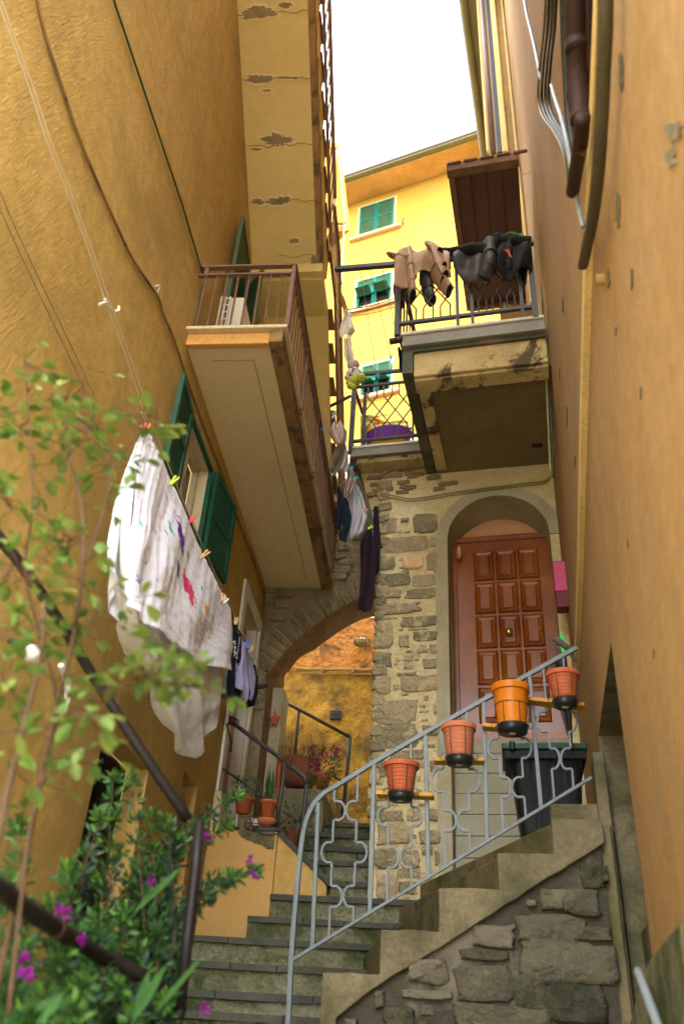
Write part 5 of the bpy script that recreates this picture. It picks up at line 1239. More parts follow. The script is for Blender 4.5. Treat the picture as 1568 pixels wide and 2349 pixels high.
# ================================================================ laundry
def lerp_curve(c, t):
    n = len(c)-1; i = min(int(t*n), n-1); f = t*n-i; return tuple(c[i][j]+(c[i+1][j]-c[i][j])*f for j in range(len(c[0])))
def drape(name, label, cat, top, bot, plf, m, nu=28, nv=34, amp=.02, folds=6, solid=.002, group=None, parent=None, seed=0, mid=None, crumple=.003, nrm=None, extra=None):
    """cloth between two traced curves; each point (x, y, depth); folds run from top to bottom"""
    k = MB()
    def fn(f, g):
        a = lerp_curve(top, f); b = lerp_curve(bot, f)
        if mid:
            c = lerp_curve(mid, f); q = tuple((1-g)*(1-g)*a[j]+2*g*(1-g)*c[j]+g*g*b[j] for j in range(3))
        else: q = tuple(a[j]*(1-g)+b[j]*g for j in range(3))
        pl = plf(q[2]); p = at(q[0], q[1], pl); nn = nrm or pl[0]
        d = amp*(math.sin(f*math.pi*2*folds+seed+2.2*g+1.5*mnoise.noise(V((f*3, g*2, seed))))*(.25+.75*g)+.7*mnoise.noise(V((f*5+seed, g*3, 1))))
        d += amp*.28*math.sin(f*math.pi*2*folds*4.3+seed*2+5*g+3*mnoise.noise(V((f*4, g*3, seed+7))))*(.35+.65*mnoise.noise(V((f*3, g*5, seed+2))))
        d += crumple*(mnoise.noise(p*26)+.6*mnoise.noise(p*55))
        return p+nn*d
    k.grid(fn, nu, nv)
    o = k.build(name, m, parent, smooth=True, solid=solid)
    if parent is None: tag(o, label, cat, group)
    return o
ls = LB.side
# clothes line carrying the sheet
run('clothes_line', [(325, 945), (342, 985), (395, 1110), (430, 1190), (465, 1275), (500, 1350), (530, 1415), (560, 1480), (588, 1540), (609, 1578)], ls(-1.30), .0035, M['line'], 'clothes line that carries the white sheet and dark garments', 'line')
run('clothes_line', [(333, 950), (370, 1025), (402, 1105), (470, 1262), (530, 1395), (590, 1520), (612, 1575)], ls(-1.36), .0035, M['line'], 'inner clothes line between the white sheet and the ochre wall', 'line')
k = MB(); k.beam(at(503, 1598, ls(PW)), at(612, 1572, ls(-1.24)), .03, .03); tag(k.build('drying_bar', M['iron'], None, bevel=.004), 'dark metal bar from the ochre wall holding the clothes lines', 'bar')
sheet = thing('bed_sheet', 'large white paint-stained bed sheet hanging folded on the clothes line', 'bed sheet', tuple(at(400, 1250, ls(-1.3))))
topf = [(338, 980, -1.30), (352, 1010, -1.29), (372, 1055, -1.28), (395, 1106, -1.30), (430, 1188, -1.28), (465, 1272, -1.30), (495, 1335, -1.28), (529, 1400, -1.30)]
botf = [(296, 1382, -1.13), (305, 1396, -1.11), (330, 1425, -1.10), (360, 1445, -1.10), (400, 1470, -1.12), (440, 1510, -1.14), (475, 1527, -1.16), (531, 1537, -1.2)]
def paint(name, base, spots_rgb):
    m = mat(name, base, tuple(c*.97 for c in base), ns=3, rough=.95, bump=.6, bs=15, bdist=.014, stretch=(1, 1, .7), fine=0, trans=.1)
    n = m.node_tree; N = n.nodes; K = n.links; b = N['Principled BSDF']; src = b.inputs['Base Color'].links[0].from_socket
    geo = N.new('ShaderNodeNewGeometry'); outc = src
    for i, (c, sc, th, off) in enumerate(spots_rgb):
        mp = N.new('ShaderNodeMapping'); mp.inputs['Location'].default_value = (off, off*1.7, off*.3); K.new(geo.outputs['Position'], mp.inputs['Vector'])
        t = N.new('ShaderNodeTexNoise'); t.inputs['Scale'].default_value = sc; t.inputs['Detail'].default_value = 3; t.inputs['Distortion'].default_value = .5; K.new(mp.outputs[0], t.inputs['Vector'])
        r = N.new('ShaderNodeMapRange'); r.inputs['From Min'].default_value = th; r.inputs['From Max'].default_value = th+.03; K.new(t.outputs['Fac'], r.inputs['Value'])
        x = N.new('ShaderNodeMix'); x.data_type = 'RGBA'; K.new(r.outputs[0], x.inputs[0]); K.new(outc, x.inputs[6]); x.inputs[7].default_value = (*c, 1); outc = x.outputs[2]
    K.new(outc, b.inputs['Base Color'])
    for nn in N:
        if nn.type == 'BSDF_TRANSLUCENT': K.new(outc, nn.inputs['Color'])
    return m
mp_ = paint('paint_stained_cotton', (.84, .87, .95), [((.02, .45, .55), 16, .68, 3), ((.12, .10, .35), 20, .69, 9), ((.02, .5, .35), 13, .71, 21)])
drape('front_fold', None, None, topf, botf, ls, mp_, 110, 110, .017, 4, parent=sheet, seed=1, mid=[(285, 1160, -1.2), (300, 1180, -1.16), (330, 1220, -1.15), (365, 1260, -1.16), (405, 1320, -1.15), (450, 1380, -1.17), (495, 1430, -1.2), (533, 1470, -1.25)], crumple=.0035)
drape('back_fold', None, None, [(330, 985, -1.34), (310, 1050, -1.36), (290, 1100, -1.38), (400, 1200, -1.38), (500, 1400, -1.38)], [(252, 1300, -1.30), (268, 1420, -1.30), (312, 1520, -1.30), (360, 1560, -1.30), (430, 1560, -1.30)], ls, M['sheet'], 50, 60, .03, 4, parent=sheet, seed=4,
      mid=[(262, 1150, -1.3), (262, 1250, -1.3), (280, 1300, -1.3), (380, 1400, -1.3), (470, 1480, -1.3)])
drape('hanging_swag', None, None, [(253, 1280, -1.30), (296, 1365, -1.20), (380, 1450, -1.18), (460, 1505, -1.20), (512, 1520, -1.24)], [(302, 1485, -1.30), (350, 1590, -1.24), (405, 1715, -1.20), (442, 1740, -1.20), (478, 1690, -1.22), (500, 1634, -1.26)], ls, M['sheetthin'], 90, 90, .034, 4, parent=sheet, seed=2,
      mid=[(262, 1395, -1.28), (320, 1500, -1.18), (385, 1600, -1.12), (430, 1640, -1.12), (485, 1620, -1.18), (502, 1580, -1.24)], crumple=.004)
drape('hem', None, None, [(338, 980, -1.305), (333, 985, -1.32), (328, 990, -1.33)], [(300, 1384, -1.125), (293, 1370, -1.14), (286, 1340, -1.18)], ls, M['sheet'], 8, 60, .01, 2, parent=sheet, seed=3, mid=[(288, 1160, -1.2), (276, 1160, -1.22), (264, 1150, -1.25)])
drape('corner', None, None, [(285, 1095, -1.36), (290, 1092, -1.36), (292, 1096, -1.36)], [(262, 1152, -1.33), (272, 1165, -1.33), (284, 1160, -1.33)], ls, M['sheet'], 10, 14, .008, 2, parent=sheet, seed=6)
# painted blots
def blot(px, py, w_, h_, c, seed, ang=0, off=.0):
    a = V((px, py, 0)); 
    # find the front fold surface near this pixel
    dg = bpy.context.evaluated_depsgraph_get(); r = ray(px, py)
    return
# stripes of colour as part of the material: purple, crimson and orange patches by position
def add_blob(m, pts):
    N = m.node_tree.nodes; K = m.node_tree.links; b = N['Principled BSDF']; outc = b.inputs['Base Color'].links[0].from_socket
    geo = N.new('ShaderNodeNewGeometry')
    for (p, r, c, seed) in pts:
        sub = N.new('ShaderNodeVectorMath'); sub.operation = 'DISTANCE'; K.new(geo.outputs['Position'], sub.inputs[0]); sub.inputs[1].default_value = tuple(p)
        t = N.new('ShaderNodeTexNoise'); t.inputs['Scale'].default_value = 22; t.inputs['Detail'].default_value = 4; K.new(geo.outputs['Position'], t.inputs['Vector'])
        ad = N.new('ShaderNodeMath'); ad.operation = 'MULTIPLY_ADD'; K.new(t.outputs['Fac'], ad.inputs[0]); ad.inputs[1].default_value = -r*2.4; 
        dv = N.new('ShaderNodeMath'); dv.operation = 'ADD'; K.new(sub.outputs['Value'], dv.inputs[0]); dv.inputs[1].default_value = r*1.2; K.new(dv.outputs[0], ad.inputs[2])
        rr2 = N.new('ShaderNodeMapRange'); rr2.inputs['From Min'].default_value = r; rr2.inputs['From Max'].default_value = r*.75; K.new(ad.outputs[0], rr2.inputs['Value'])
        x = N.new('ShaderNodeMix'); x.data_type = 'RGBA'; K.new(rr2.outputs[0], x.inputs[0]); K.new(outc, x.inputs[6]); x.inputs[7].default_value = (*c, 1); outc = x.outputs[2]
    K.new(outc, b.inputs['Base Color'])
    for nn in N:
        if nn.type == 'BSDF_TRANSLUCENT': K.new(outc, nn.inputs['Color'])
add_blob(mp_, [(at(x, y, ls(-1.20)), r*1.7, c, 0) for (x, y, r, c) in ((428, 1225, .055, (.13, .03, .40)), (424, 1250, .04, (.13, .03, .40)), (437, 1240, .025, (.5, .05, .35)), (430, 1345, .05, (.75, .015, .12)), (434, 1365, .045, (.70, .06, .18)), (470, 1400, .028, (.85, .35, .02)), (492, 1350, .022, (.2, .05, .45)), (449, 1280, .03, (.05, .45, .25)), (400, 1210, .022, (.02, .45, .6)), (374, 1290, .02, (.02, .42, .45)), (405, 1310, .025, (.08, .06, .3)))])
# garments past the sheet
drape('black_garment', 'black printed garment next to the white sheet', 'garment', [(529, 1400, -1.30), (540, 1425, -1.30), (552, 1455, -1.30)], [(524, 1590, -1.27), (535, 1610, -1.27), (549, 1605, -1.27)], ls, M['navy'], 24, 40, .02, 2, seed=8)
k = MB()
for i in range(16):
    a = i*1.3; x = 538+6*math.cos(a)*(i % 4)/3; y = 1490+i*2.2-18+4*math.sin(a*2); k.ball(at(x, y, ls(-1.255)), .005, 6, sc=(1, 1, 1.8))
k.build('white_print', M['white'], bpy.data.objects['black_garment'])
drape('lilac_blouse', 'lilac patterned blouse pegged between two black garments', 'garment', [(549, 1452, -1.30), (560, 1475, -1.29), (572, 1500, -1.30)], [(545, 1575, -1.25), (560, 1608, -1.24), (578, 1600, -1.26)], ls, M['lilac'], 30, 44, .026, 3, seed=9, mid=[(548, 1500, -1.27), (563, 1530, -1.26), (586, 1530, -1.28)])
drape('black_trousers', 'black trousers with a white care label, last on the near line', 'garment', [(571, 1500, -1.30), (578, 1515, -1.30), (584, 1530, -1.30)], [(560, 1590, -1.27), (572, 1625, -1.27), (590, 1600, -1.27)], ls, M['navy'], 24, 40, .02, 2, seed=10, mid=[(566, 1560, -1.28), (580, 1560, -1.28), (600, 1550, -1.28)])
k = MB(); k.par(at(574, 1605, ls(-1.24)), LB.d*.03, LB.u*.003, Z*.02); k.build('care_label', M['white'], bpy.data.objects['black_trousers'])
# pegs
pg = [(398, 1104, (.45, .6, .02), 'yellow-green peg at the middle of the sheet', .9, 30), (440, 1192, (.7, .02, .03), 'red peg on the white sheet', .6, 10), (467, 1274, (.60, .34, .10), 'largest wooden peg on the white sheet, tilted', 1.1, 40), (515, 1380, (.75, .72, .65), 'white peg by the far edge of the sheet', .8, 30), (510, 1372, (.62, .36, .12), 'wooden peg beside the white one at the far edge of the sheet', .8, 15),
      (541, 1425, (.62, .36, .12), 'wooden peg on the black printed garment', .8, 0), (569, 1480, (.05, .12, .6), 'blue peg on the lilac blouse', .9, -10), (576, 1490, (.62, .36, .12), 'wooden peg next to the blue one', .9, 20), (338, 982, (.8, .18, .02), 'orange peg at the topmost corner of the sheet', .7, 0), (331, 985, (.5, .03, .2), 'crimson peg at the topmost corner of the sheet', .7, -20)]
def peg(p, c, lab, s, ang):
    k = MB(); a = rad(90-ang); dx = CAM.u*math.cos(a)+Z*math.sin(a); sx = dx.cross(CAM.d).normalized(); L_ = .07*s
    for q in (-1, 1): k.beam(p-dx*L_*.45+sx*q*.003, p+dx*L_*.55+sx*q*.010, .010, .009, sx)
    k.tube([p-sx*.012, p+sx*.012], .004, 5)
    nm = 'peg_%s' % '_'.join('%d' % int(x*100) for x in c)
    m = bpy.data.materials.get(nm) or mat(nm, c, bump=0, fine=0, rough=.5)
    tag(k.build('clothes_peg', m), lab, 'clothes peg', 'clothes pegs')
for (x, y, c, lab, s, ang) in pg: peg(at(x, y, ls(-1.27)), c, lab, s, ang)
# meter-like box hung under the garments
k = MB(); q = at(508, 1590, ls(-1.62)); k.par(q, LB.d*.30, LB.u*.12, Z*.22); k.par(q+LB.u*.121+Z*.05+LB.d*.04, LB.d*.2, LB.u*.004, Z*.02); tag(k.build('lantern_box', M['iron'], None, bevel=.01), 'small black box fixed beside the white door frame behind the garments', 'box')

# ---- far laundry by the right balconies
cf = CAM.face
def flatcloth(name, lab, cat, L_, R_, d, m, amp=.02, folds=2, seed=0, nu=16, nv=28, group='garments drying in front of the stone wall'):
    top = [(*L_[0],), (*R_[0],)]
    k = MB()
    def fn(f, g):
        a = lerp_curve(L_, g); b = lerp_curve(R_, g); x = a[0]+(b[0]-a[0])*f; y = a[1]+(b[1]-a[1])*f; p = at(x, y, cf(d))
        return p+CAM.d*(-.35*math.sin(math.pi*f)*abs(b[0]-a[0])*.003+amp*math.sin(f*6.28*folds+seed+g*2)+.014*mnoise.noise(p*17))
    k.grid(fn, nu, nv); o = k.build(name, m, None, smooth=True, solid=.004); return tag(o, lab, cat, group)
flatcloth('hung_shorts', 'crumpled white and pink shorts topmost in the far laundry row', 'garment', [(757, 978), (752, 985), (764, 1010), (774, 1022)], [(785, 970), (796, 985), (795, 1005), (792, 1018)], 6.1, M['pale'], .03, 2, 1)
flatcloth('hung_trousers', 'khaki trousers hanging from one leg in the far laundry row', 'garment', [(772, 1020), (764, 1040), (752, 1068), (754, 1078)], [(792, 1030), (788, 1050), (776, 1075), (770, 1098)], 6.15, M['khaki'], .02, 1, 2)
flatcloth('hung_shirt', 'white shirt gathered at the top beside the khaki trousers', 'garment', [(783, 1008), (786, 1030), (778, 1060), (771, 1078)], [(792, 1015), (798, 1040), (799, 1070), (795, 1086)], 6.2, M['palewhite'], .03, 2, 3)
flatcloth('hung_shirt', 'cream shirt under the peg cluster in the middle of the far row', 'garment', [(797, 1075), (795, 1095), (790, 1130)], [(808, 1078), (816, 1105), (804, 1134)], 6.35, M['pale'], .03, 2, 4)
flatcloth('hung_shirt', 'pale lilac-white shirt hanging lowest before the plum trousers', 'garment', [(806, 1110), (802, 1150), (800, 1200), (790, 1250)], [(822, 1120), (836, 1160), (842, 1190), (832, 1225)], 6.5, M['palewhite'], .035, 3, 5)
flatcloth('hung_vest', 'beige vest folded behind the pale lilac shirt', 'garment', [(790, 1135), (796, 1160), (792, 1215)], [(812, 1140), (812, 1180), (806, 1222)], 6.55, M['pale'], .02, 2, 6)
flatcloth('hung_leggings', 'dark blue leggings with twisted legs in the far laundry row', 'garment', [(774, 1118), (774, 1150), (770, 1190), (768, 1212)], [(785, 1120), (790, 1160), (786, 1190), (780, 1213)], 6.3, M['navy'], .012, 1, 7)
flatcloth('hung_socks', 'black-blue socks dangling under the dark leggings', 'garment', [(782, 1140), (784, 1190), (788, 1215), (776, 1226), (780, 1243)], [(798, 1150), (806, 1185), (804, 1205), (802, 1215), (793, 1246)], 6.32, M['tealcloth'], .012, 1, 8)
flatcloth('hung_trousers', 'long plum trousers hanging at the end of the far laundry row', 'garment', [(845, 1205), (826, 1250), (828, 1300), (826, 1350), (821, 1400)], [(852, 1215), (861, 1270), (860, 1330), (856, 1370), (848, 1407)], 6.6, M['plum'], .03, 1, 9, nv=50)
flatcloth('hung_towel', 'violet-grey cloth strip hanging behind the corner of the stone pillar', 'garment', [(857, 1165), (856, 1240), (860, 1320)], [(866, 1160), (872, 1240), (868, 1310)], 6.9, M['plum'], .01, 1, 10)
for i, (x, y, c, lab) in enumerate(((768, 948, (.02, .4, .3), 'green peg in the cluster high in the far laundry row'), (764, 955, (.6, .62, .7), 'white peg in the cluster high in the far laundry row'), (738, 970, (.6, .1, .4), 'pink peg alone on the far line'), (740, 985, (.03, .2, .5), 'blue peg alone on the far line'), (806, 1075, (.05, .45, .7), 'light blue peg on the cream shirt'), (814, 1098, (.02, .45, .4), 'teal peg below the light blue one'), (826, 1140, (.1, .6, .4), 'mint peg above the lilac-white shirt'), (838, 1172, (.6, .34, .12), 'wooden peg above the plum trousers'), (848, 1210, (.5, .7, .05), 'lime peg on the plum trousers'))):
    peg(at(x, y, cf(6.2)), c, lab, .75, 35*(i % 3)-20)
for i, (P_, lab) in enumerate((([(738, 945), (745, 1000), (760, 1060), (785, 1130)], 'thin far clothes line nearest the left stair railing'), ([(758, 938), (770, 975), (800, 1075), (850, 1210)], 'thin far clothes line that carries the pale shirts'), ([(824, 620), (836, 680), (860, 840)], 'thin clothes line from the metal arm down past the yellow house, left one'), ([(848, 620), (875, 730), (893, 808)], 'thin clothes line from the metal arm down past the yellow house, middle one'), ([(874, 605), (890, 680), (905, 750)], 'thin clothes line from the metal arm close to the balcony post'))):
    run('far_line', P_, cf(6.0 if i < 2 else 5.6), .0035, M['thinline'], lab, 'line')
for i, (y0, y1, lab) in enumerate(((712, 692, 'upper'), (720, 700, 'middle'), (728, 712, 'lower'))):
    run('span_cable', [(788, y0), (850, (y0+y1)/2-1), (905, y1-8)], cf(7.5), .008 if i < 2 else .006, M['cable'] if i < 2 else M['cable_olive'], '%s overhead cable crossing in front of the yellow house' % lab, 'cable')
for i, (x, y, c, lab) in enumerate(((860, 845, (.6, .36, .12), 'wooden pegs hanging at the end of the left thin line'), (866, 862, (.03, .2, .45), 'blue peg under the wooden one near the lower crossbar'), (896, 818, (.03, .25, .6), 'blue peg at the end of the middle thin line'), (898, 840, (.6, .36, .12), 'wooden peg under the blue one by the lower crossbar'), (832, 645, (.5, .7, .05), 'lime and pink peg under the metal arm'))):
    peg(at(x, y, cf(5.6)), c, lab, 1.0, 10*i-20)
# soft toys and spotted cloth
sp = mat('spotted_cloth', (.74, .68, .58), (.70, .64, .54), ns=4, rough=.95, bump=.3, bs=20, fine=.05, c3=(.5, .06, .05), s3=22, t3=(.70, .73))
flatcloth('spotted_cloth', 'cream cloth with dots and a red trim at the top of the toy string', 'cloth', [(792, 715), (784, 740), (776, 762), (780, 772)], [(802, 718), (806, 745), (814, 760), (800, 775)], 5.8, sp, .03, 1, 11, group='soft things strung in front of the yellow house')
flatcloth('spotted_cloth', 'narrow dotted cream cloth in the middle of the toy string', 'cloth', [(788, 775), (788, 800), (790, 815), (800, 835)], [(803, 775), (806, 800), (812, 820), (822, 838)], 5.8, sp, .03, 1, 12, group='soft things strung in front of the yellow house')
lp = mat('leopard_cloth', (.75, .66, .55), (.7, .6, .5), ns=4, rough=.95, bump=.2, c3=(.03, .03, .08), s3=26, t3=(.55, .57))
t = thing('plush_toy', 'cream plush toy in a black-spotted dress', 'soft toy', tuple(at(812, 860, cf(5.8))), 'soft things strung in front of the yellow house')
k = MB(); k.ball(at(811, 858, cf(5.8)), .075, 14, sc=(1, .8, 1)); k.build('dress', lp, t, smooth=True)
k = MB(); k.ball(at(810, 838, cf(5.8)), .06, 12); 
for (x, y) in ((796, 866), (830, 862), (822, 872)): k.ball(at(x, y, cf(5.76)), .03, 8)
k.build('toy_body', M['pale'], t, smooth=True)
t = thing('plush_toy', 'lime green plush turtle hanging lowest of the soft toys', 'soft toy', tuple(at(815, 880, cf(5.8))), 'soft things strung in front of the yellow house')
gm = mat('lime_plush', (.42, .50, .06), (.36, .44, .05), ns=9, rough=1, bump=.4, bs=60); k = MB()
k.ball(at(812, 875, cf(5.78)), .06, 12)
for (x, y, r) in ((827, 868, .05), (803, 885, .035), (810, 888, .032), (798, 878, .025)): k.ball(at(x, y, cf(5.74)), r, 10)
k.build('toy_body', gm, t, smooth=True)
k = MB(); k.ball(at(829, 866, cf(5.69)), .007, 6); k.build('toy_eye', M['neolining'], t)
flatcloth('orange_cloth', 'thin ochre cloth caught on the outside stair railing', 'cloth', [(779, 665), (781, 690), (788, 715), (790, 735)], [(783, 668), (792, 690), (798, 715), (796, 738)], 6.0, mat('ochre_cloth', (.50, .27, .06), (.42, .2, .04), bump=.4, trans=.3), .02, 1, 15, group=None)
flatcloth('dark_cloth', 'dark patterned bundle pegged at the left post of the upper balcony', 'cloth', [(912, 800), (914, 825), (914, 845)], [(922, 802), (924, 830), (924, 858)], 5.5, M['navy'], .02, 1, 16, group=None)
flatcloth('red_cloth', 'crimson cloth hanging behind the left post of the upper balcony', 'cloth', [(904, 640), (900, 665), (905, 690)], [(912, 640), (916, 670), (914, 745)], 5.5, mat('crimson_cloth', (.35, .01, .06), bump=.2), .02, 1, 17, group=None)

# ---- wetsuits over the balcony rail
def limb(k, pts, d, w0, w1, dd=0, sq=.6, n=14, m=0, hollow=True):
    """fabric tube through pixels (x, y) at depth plane d, widths in picture units; open end lined black"""
    P_ = smooth_pts([at(x, y, RB.face(d+(q[0] if q else 0))) for (x, y, *q) in pts], 5); N = len(P_); s = P_[0].dot(FW)/FOC
    r = [(w0+(w1-w0)*i/(N-1))/2*s*(1+.05*math.sin(i*1.7)) for i in range(N)]
    vs0 = len(k.v); k.tube(P_, r, n, m=m, sq=sq, sqdir=None)
    for q in (N//3, 2*N//3):          # taped seams
        t = (P_[min(q+1, N-1)]-P_[q]).normalized(); k.tube([P_[q]-t*.0025, P_[q]+t*.0025], [r[q]*1.03]*2, n, m=1, sq=sq)
    for i_ in range(vs0, vs0+N*n):    # creases pressed into the rubber
        p_ = k.v[i_]; k.v[i_] = p_+(P_[(i_-vs0)//n]-p_)*(.22*max(0, mnoise.noise(p_*16))+.12*max(0, mnoise.noise(p_*34)))
    if hollow:
        t = (P_[-1]-P_[-3]).normalized(); k.tube([P_[-1]-t*.002, P_[-1]+t*.004], [r[-1]*.86]*2, n, m=1, sq=sq)
def wetsuit(name, label, main, build_fn, loc):
    t = thing(name, label, 'wetsuit', tuple(loc), 'wetsuits drying on the upper balcony rail'); build_fn(t); return t
def tan(t):
    k = MB(); d = CB-.07
    limb(k, [(935, 590, .05), (938, 612), (941, 640), (944, 662), (946, 678)], d, 60, 44, sq=.36)
    k.build('leg', [M['neotan'], M['neolining']], t, smooth=True)
    k = MB(); limb(k, [(985, 585, .05), (992, 612), (1006, 638), (1020, 655), (1029, 668)], d, 54, 42, sq=.36)
    k.build('leg', [M['neotan'], M['neolining']], t, smooth=True)
    k = MB()
    drape_pts = [(928, 585), (945, 573), (965, 578), (990, 568), (1020, 580)]
    def fn(f, g):
        x = 906+126*f; yt = 588-18*math.sin(math.pi*f)-8*math.sin(f*9); yb = 646+16*math.sin(f*6+1)-24*f
        y = yt+(yb-yt)*g; p = at(x, y, RB.face(CB-.12)); return p-RB.d*(.035*math.sin(f*14+g*2)+.05*math.sin(math.pi*min(1, g*1.2))*.6+.02*mnoise.noise(p*9))
    k.grid(fn, 30, 16)
    def fn2(f, g):
        x = 912+118*f; yt = 588-18*math.sin(math.pi*f)-8*math.sin(f*9); p = at(x, yt, RB.face(CB-.06)); q = p+RB.d*.16-Z*.02
        return p.lerp(q, g)+Z*(.035*math.sin(math.pi*g))-RB.d*.03*math.sin(f*14)*(1-g)
    k.grid(fn2, 30, 6); k.build('torso', M['neotan'], t, smooth=True, solid=.006)
    k = MB(); limb(k, [(940, 596, -.03), (915, 592, -.04), (902, 588, -.03), (891, 584)], d-.02, 32, 18, sq=.4); k.build('sleeve', [M['neotan'], M['neolining']], t, smooth=True)
    k = MB(); limb(k, [(990, 565, .0), (1003, 575, -.05), (1010, 600, -.06), (1018, 618, -.06), (1021, 630, -.05)], d-.03, 46, 34, sq=.4); k.build('sleeve', [M['neotan'], M['neolining']], t, smooth=True)
    k = MB()
    def fn3(f, g):
        a = math.pi*f; r = 20*(1-.3*g); x = 985+(f-.5)*34*(1-.4*g); y = 590-34*g*math.sin(math.pi*(.15+.7*f)); return at(x, y, RB.face(CB-.10+.10*g))
    k.grid(fn3, 12, 10); k.build('collar', M['neotan'], t, smooth=True, solid=.008)
wetsuit('wetsuit', 'tan wetsuit draped over the left half of the balcony rail', None, tan, at(960, 620, RB.face(CB)))
def grey(t):
    k = MB(); limb(k, [(975, 600, .06), (977, 640, .06), (982, 672, .05), (990, 690, .05)], CB, 58, 36); k.build('leg', [M['neogrey'], M['neolining']], t, smooth=True)
    k = MB(); limb(k, [(920, 640, .2), (918, 670, .2), (920, 700, .2)], CB, 40, 28); k.build('leg', [M['neogrey'], M['neolining']], t, smooth=True)
wetsuit('wetsuit', 'grey wetsuit hanging behind the tan one', None, grey, at(975, 650, RB.face(CB)))
def blk(t):
    k = MB(); limb(k, [(1010, 576, .0), (1050, 578, -.04), (1085, 573, -.06), (1112, 580, -.04)], CB-.05, 18, 50, sq=.75, hollow=False); k.build('sleeve', [M['neolining'], M['neolining']], t, smooth=True)
    k = MB()
    def fb_(f, g):
        x = 1040+95*f; yt = 580-10*math.sin(math.pi*f); yb = 612+40*math.sin(math.pi*min(1, f*.9+.05)); y = yt+(yb-yt)*g; p = at(x, y, RB.face(CB-.08)); return p-RB.d*(.03*math.sin(f*11+g*2)+.05*math.sin(math.pi*g)+.02*mnoise.noise(p*9))
    k.grid(fb_, 24, 14); k.build('back_panel', M['neogrey'], t, smooth=True, solid=.006)
    k = MB(); limb(k, [(1118, 575), (1120, 600, -.04), (1118, 620, -.05), (1108, 640, -.02)], CB-.05, 74, 46, sq=.55); k.build('torso', [M['neogrey'], M['neolining']], t, smooth=True)
wetsuit('wetsuit', 'grey and black wetsuit over the middle of the balcony rail', None, blk, at(1100, 600, RB.face(CB)))
def hood(t):
    k = MB(); limb(k, [(1175, 562), (1150, 556, -.02), (1138, 548, -.03), (1134, 560, -.05), (1131, 572, -.05)], CB-.04, 42, 36, sq=.8); k.build('hood', [M['neolining'], M['neolining']], t, smooth=True)
    k = MB()
    def fh_(f, g):
        x = 1140+78*f; yt = 562-8*math.sin(math.pi*f); yb = 628+14*math.sin(f*5); y = yt+(yb-yt)*g; p = at(x, y, RB.face(CB-.07)); return p-RB.d*(.03*math.sin(f*9+g*2)+.05*math.sin(math.pi*g)+.02*mnoise.noise(p*9))
    k.grid(fh_, 22, 16); k.build('back_panel', M['neolining'], t, smooth=True, solid=.006)
    k = MB(); limb(k, [(1150, 560), (1185, 558, -.02), (1215, 562)], CB-.02, 42, 42, sq=.8, hollow=False); k.build('torso', [M['neolining'], M['neolining']], t, smooth=True)
    k = MB(); limb(k, [(1165, 565, -.0), (1160, 600, -.02), (1165, 635, .0)], CB, 62, 50, sq=.5); limb(k, [(1205, 570, .02), (1200, 620, .06), (1196, 655, .06)], CB+.05, 34, 30, sq=.6); k.build('leg', [M['neolining'], M['neogrey']], t, smooth=True)
    k = MB(); 
    for i in range(3): k.tube(smooth_pts([at(1150+i*4, 572+i*2, RB.face(CB-.13)), at(1160+i*3, 576-i*2, RB.face(CB-.13)), at(1168, 582+i*3, RB.face(CB-.13)), at(1172, 590, RB.face(CB-.12))]), .004, 5)
    k.build('orange_print', mat('orange_print', (.8, .2, .01), bump=0), t)
wetsuit('wetsuit', 'black hooded wetsuit with an orange print at the right end of the rail', None, hood, at(1170, 580, RB.face(CB)))
k = MB(); k.tube(smooth_pts([at(1155, 540, RB.face(CB+.1)), at(1170, 533, RB.face(CB+.1)), at(1190, 538, RB.face(CB+.1))]), .008, 6); k.prism([at(1180, 538, RB.face(CB+.1)), at(1200, 533, RB.face(CB+.1)), at(1200, 548, RB.face(CB+.1))], RB.d*.02)
tag(k.build('green_hanger', mat('green_plastic', (.10, .35, .08), bump=0)), 'green clothes hanger tip above the black hooded wetsuit', 'hanger')
# ================================================================ yellow planter block and left landing
SY = 6.86
yb_ = thing('plastered_parapet', 'yellow plastered block with bare grey top left of the steps', 'parapet', tuple(LB.P(-1.3, SY, -.2)))
def yc(px, py, s=SY): q = LB.co(at(px, py, LB.face(s))); return q[0], q[2]
ur_ = yc(628, 2000)[0]; zy = yc(590, 1897)[1]; zyl = yc(490, 1812)[1]
print('block', ur_, zy, zyl)
k = MB(); k.fb(LB, PW, ur_, SY, SY+.5, -.5, zy-.03); k.build('plaster_face', mat('warm_yellow_render', (.64, .40, .13), (.58, .35, .11), ns=2, bump=.3, bs=16, fine=.08), yb_, bevel=.01)
k = MB(); rnd = random.Random(4)
# bare render patch along the top and the right corner
def patch_poly(k, pts, pl, th):
    P_ = []
    for i in range(len(pts)):
        a, b = pts[i], pts[(i+1) % len(pts)]
        for j in range(4): x, y = a[0]+(b[0]-a[0])*j/4+rnd.uniform(-1.5, 1.5), a[1]+(b[1]-a[1])*j/4+rnd.uniform(-2, 2); P_.append(at(x, y, pl))
    k.prism([p-pl[0]*.001 for p in P_], -pl[0]*th)
patch_poly(k, [(551, 1876), (551, 1903), (545, 1912), (560, 1925), (585, 1935), (600, 1938), (612, 1948), (628, 1950), (632, 1903), (600, 1896)], LB.face(SY), .003)
k.build('bare_render', M['concrete'], yb_)
k = MB(); k.fb(LB, PW+.35, ur_+.02, SY-.02, SY+.45, zy-.03, zy); k.build('slate_cap', M['slate'], yb_, bevel=.006)
# raised pier with pale capital by the door
k = MB(); up_ = yc(505, 1850)[0]; k.fb(LB, PW, up_, SY+.02, SY+.3, zy-.2, zyl); k.build('pier', M['frame_ivory'], yb_, bevel=.01)
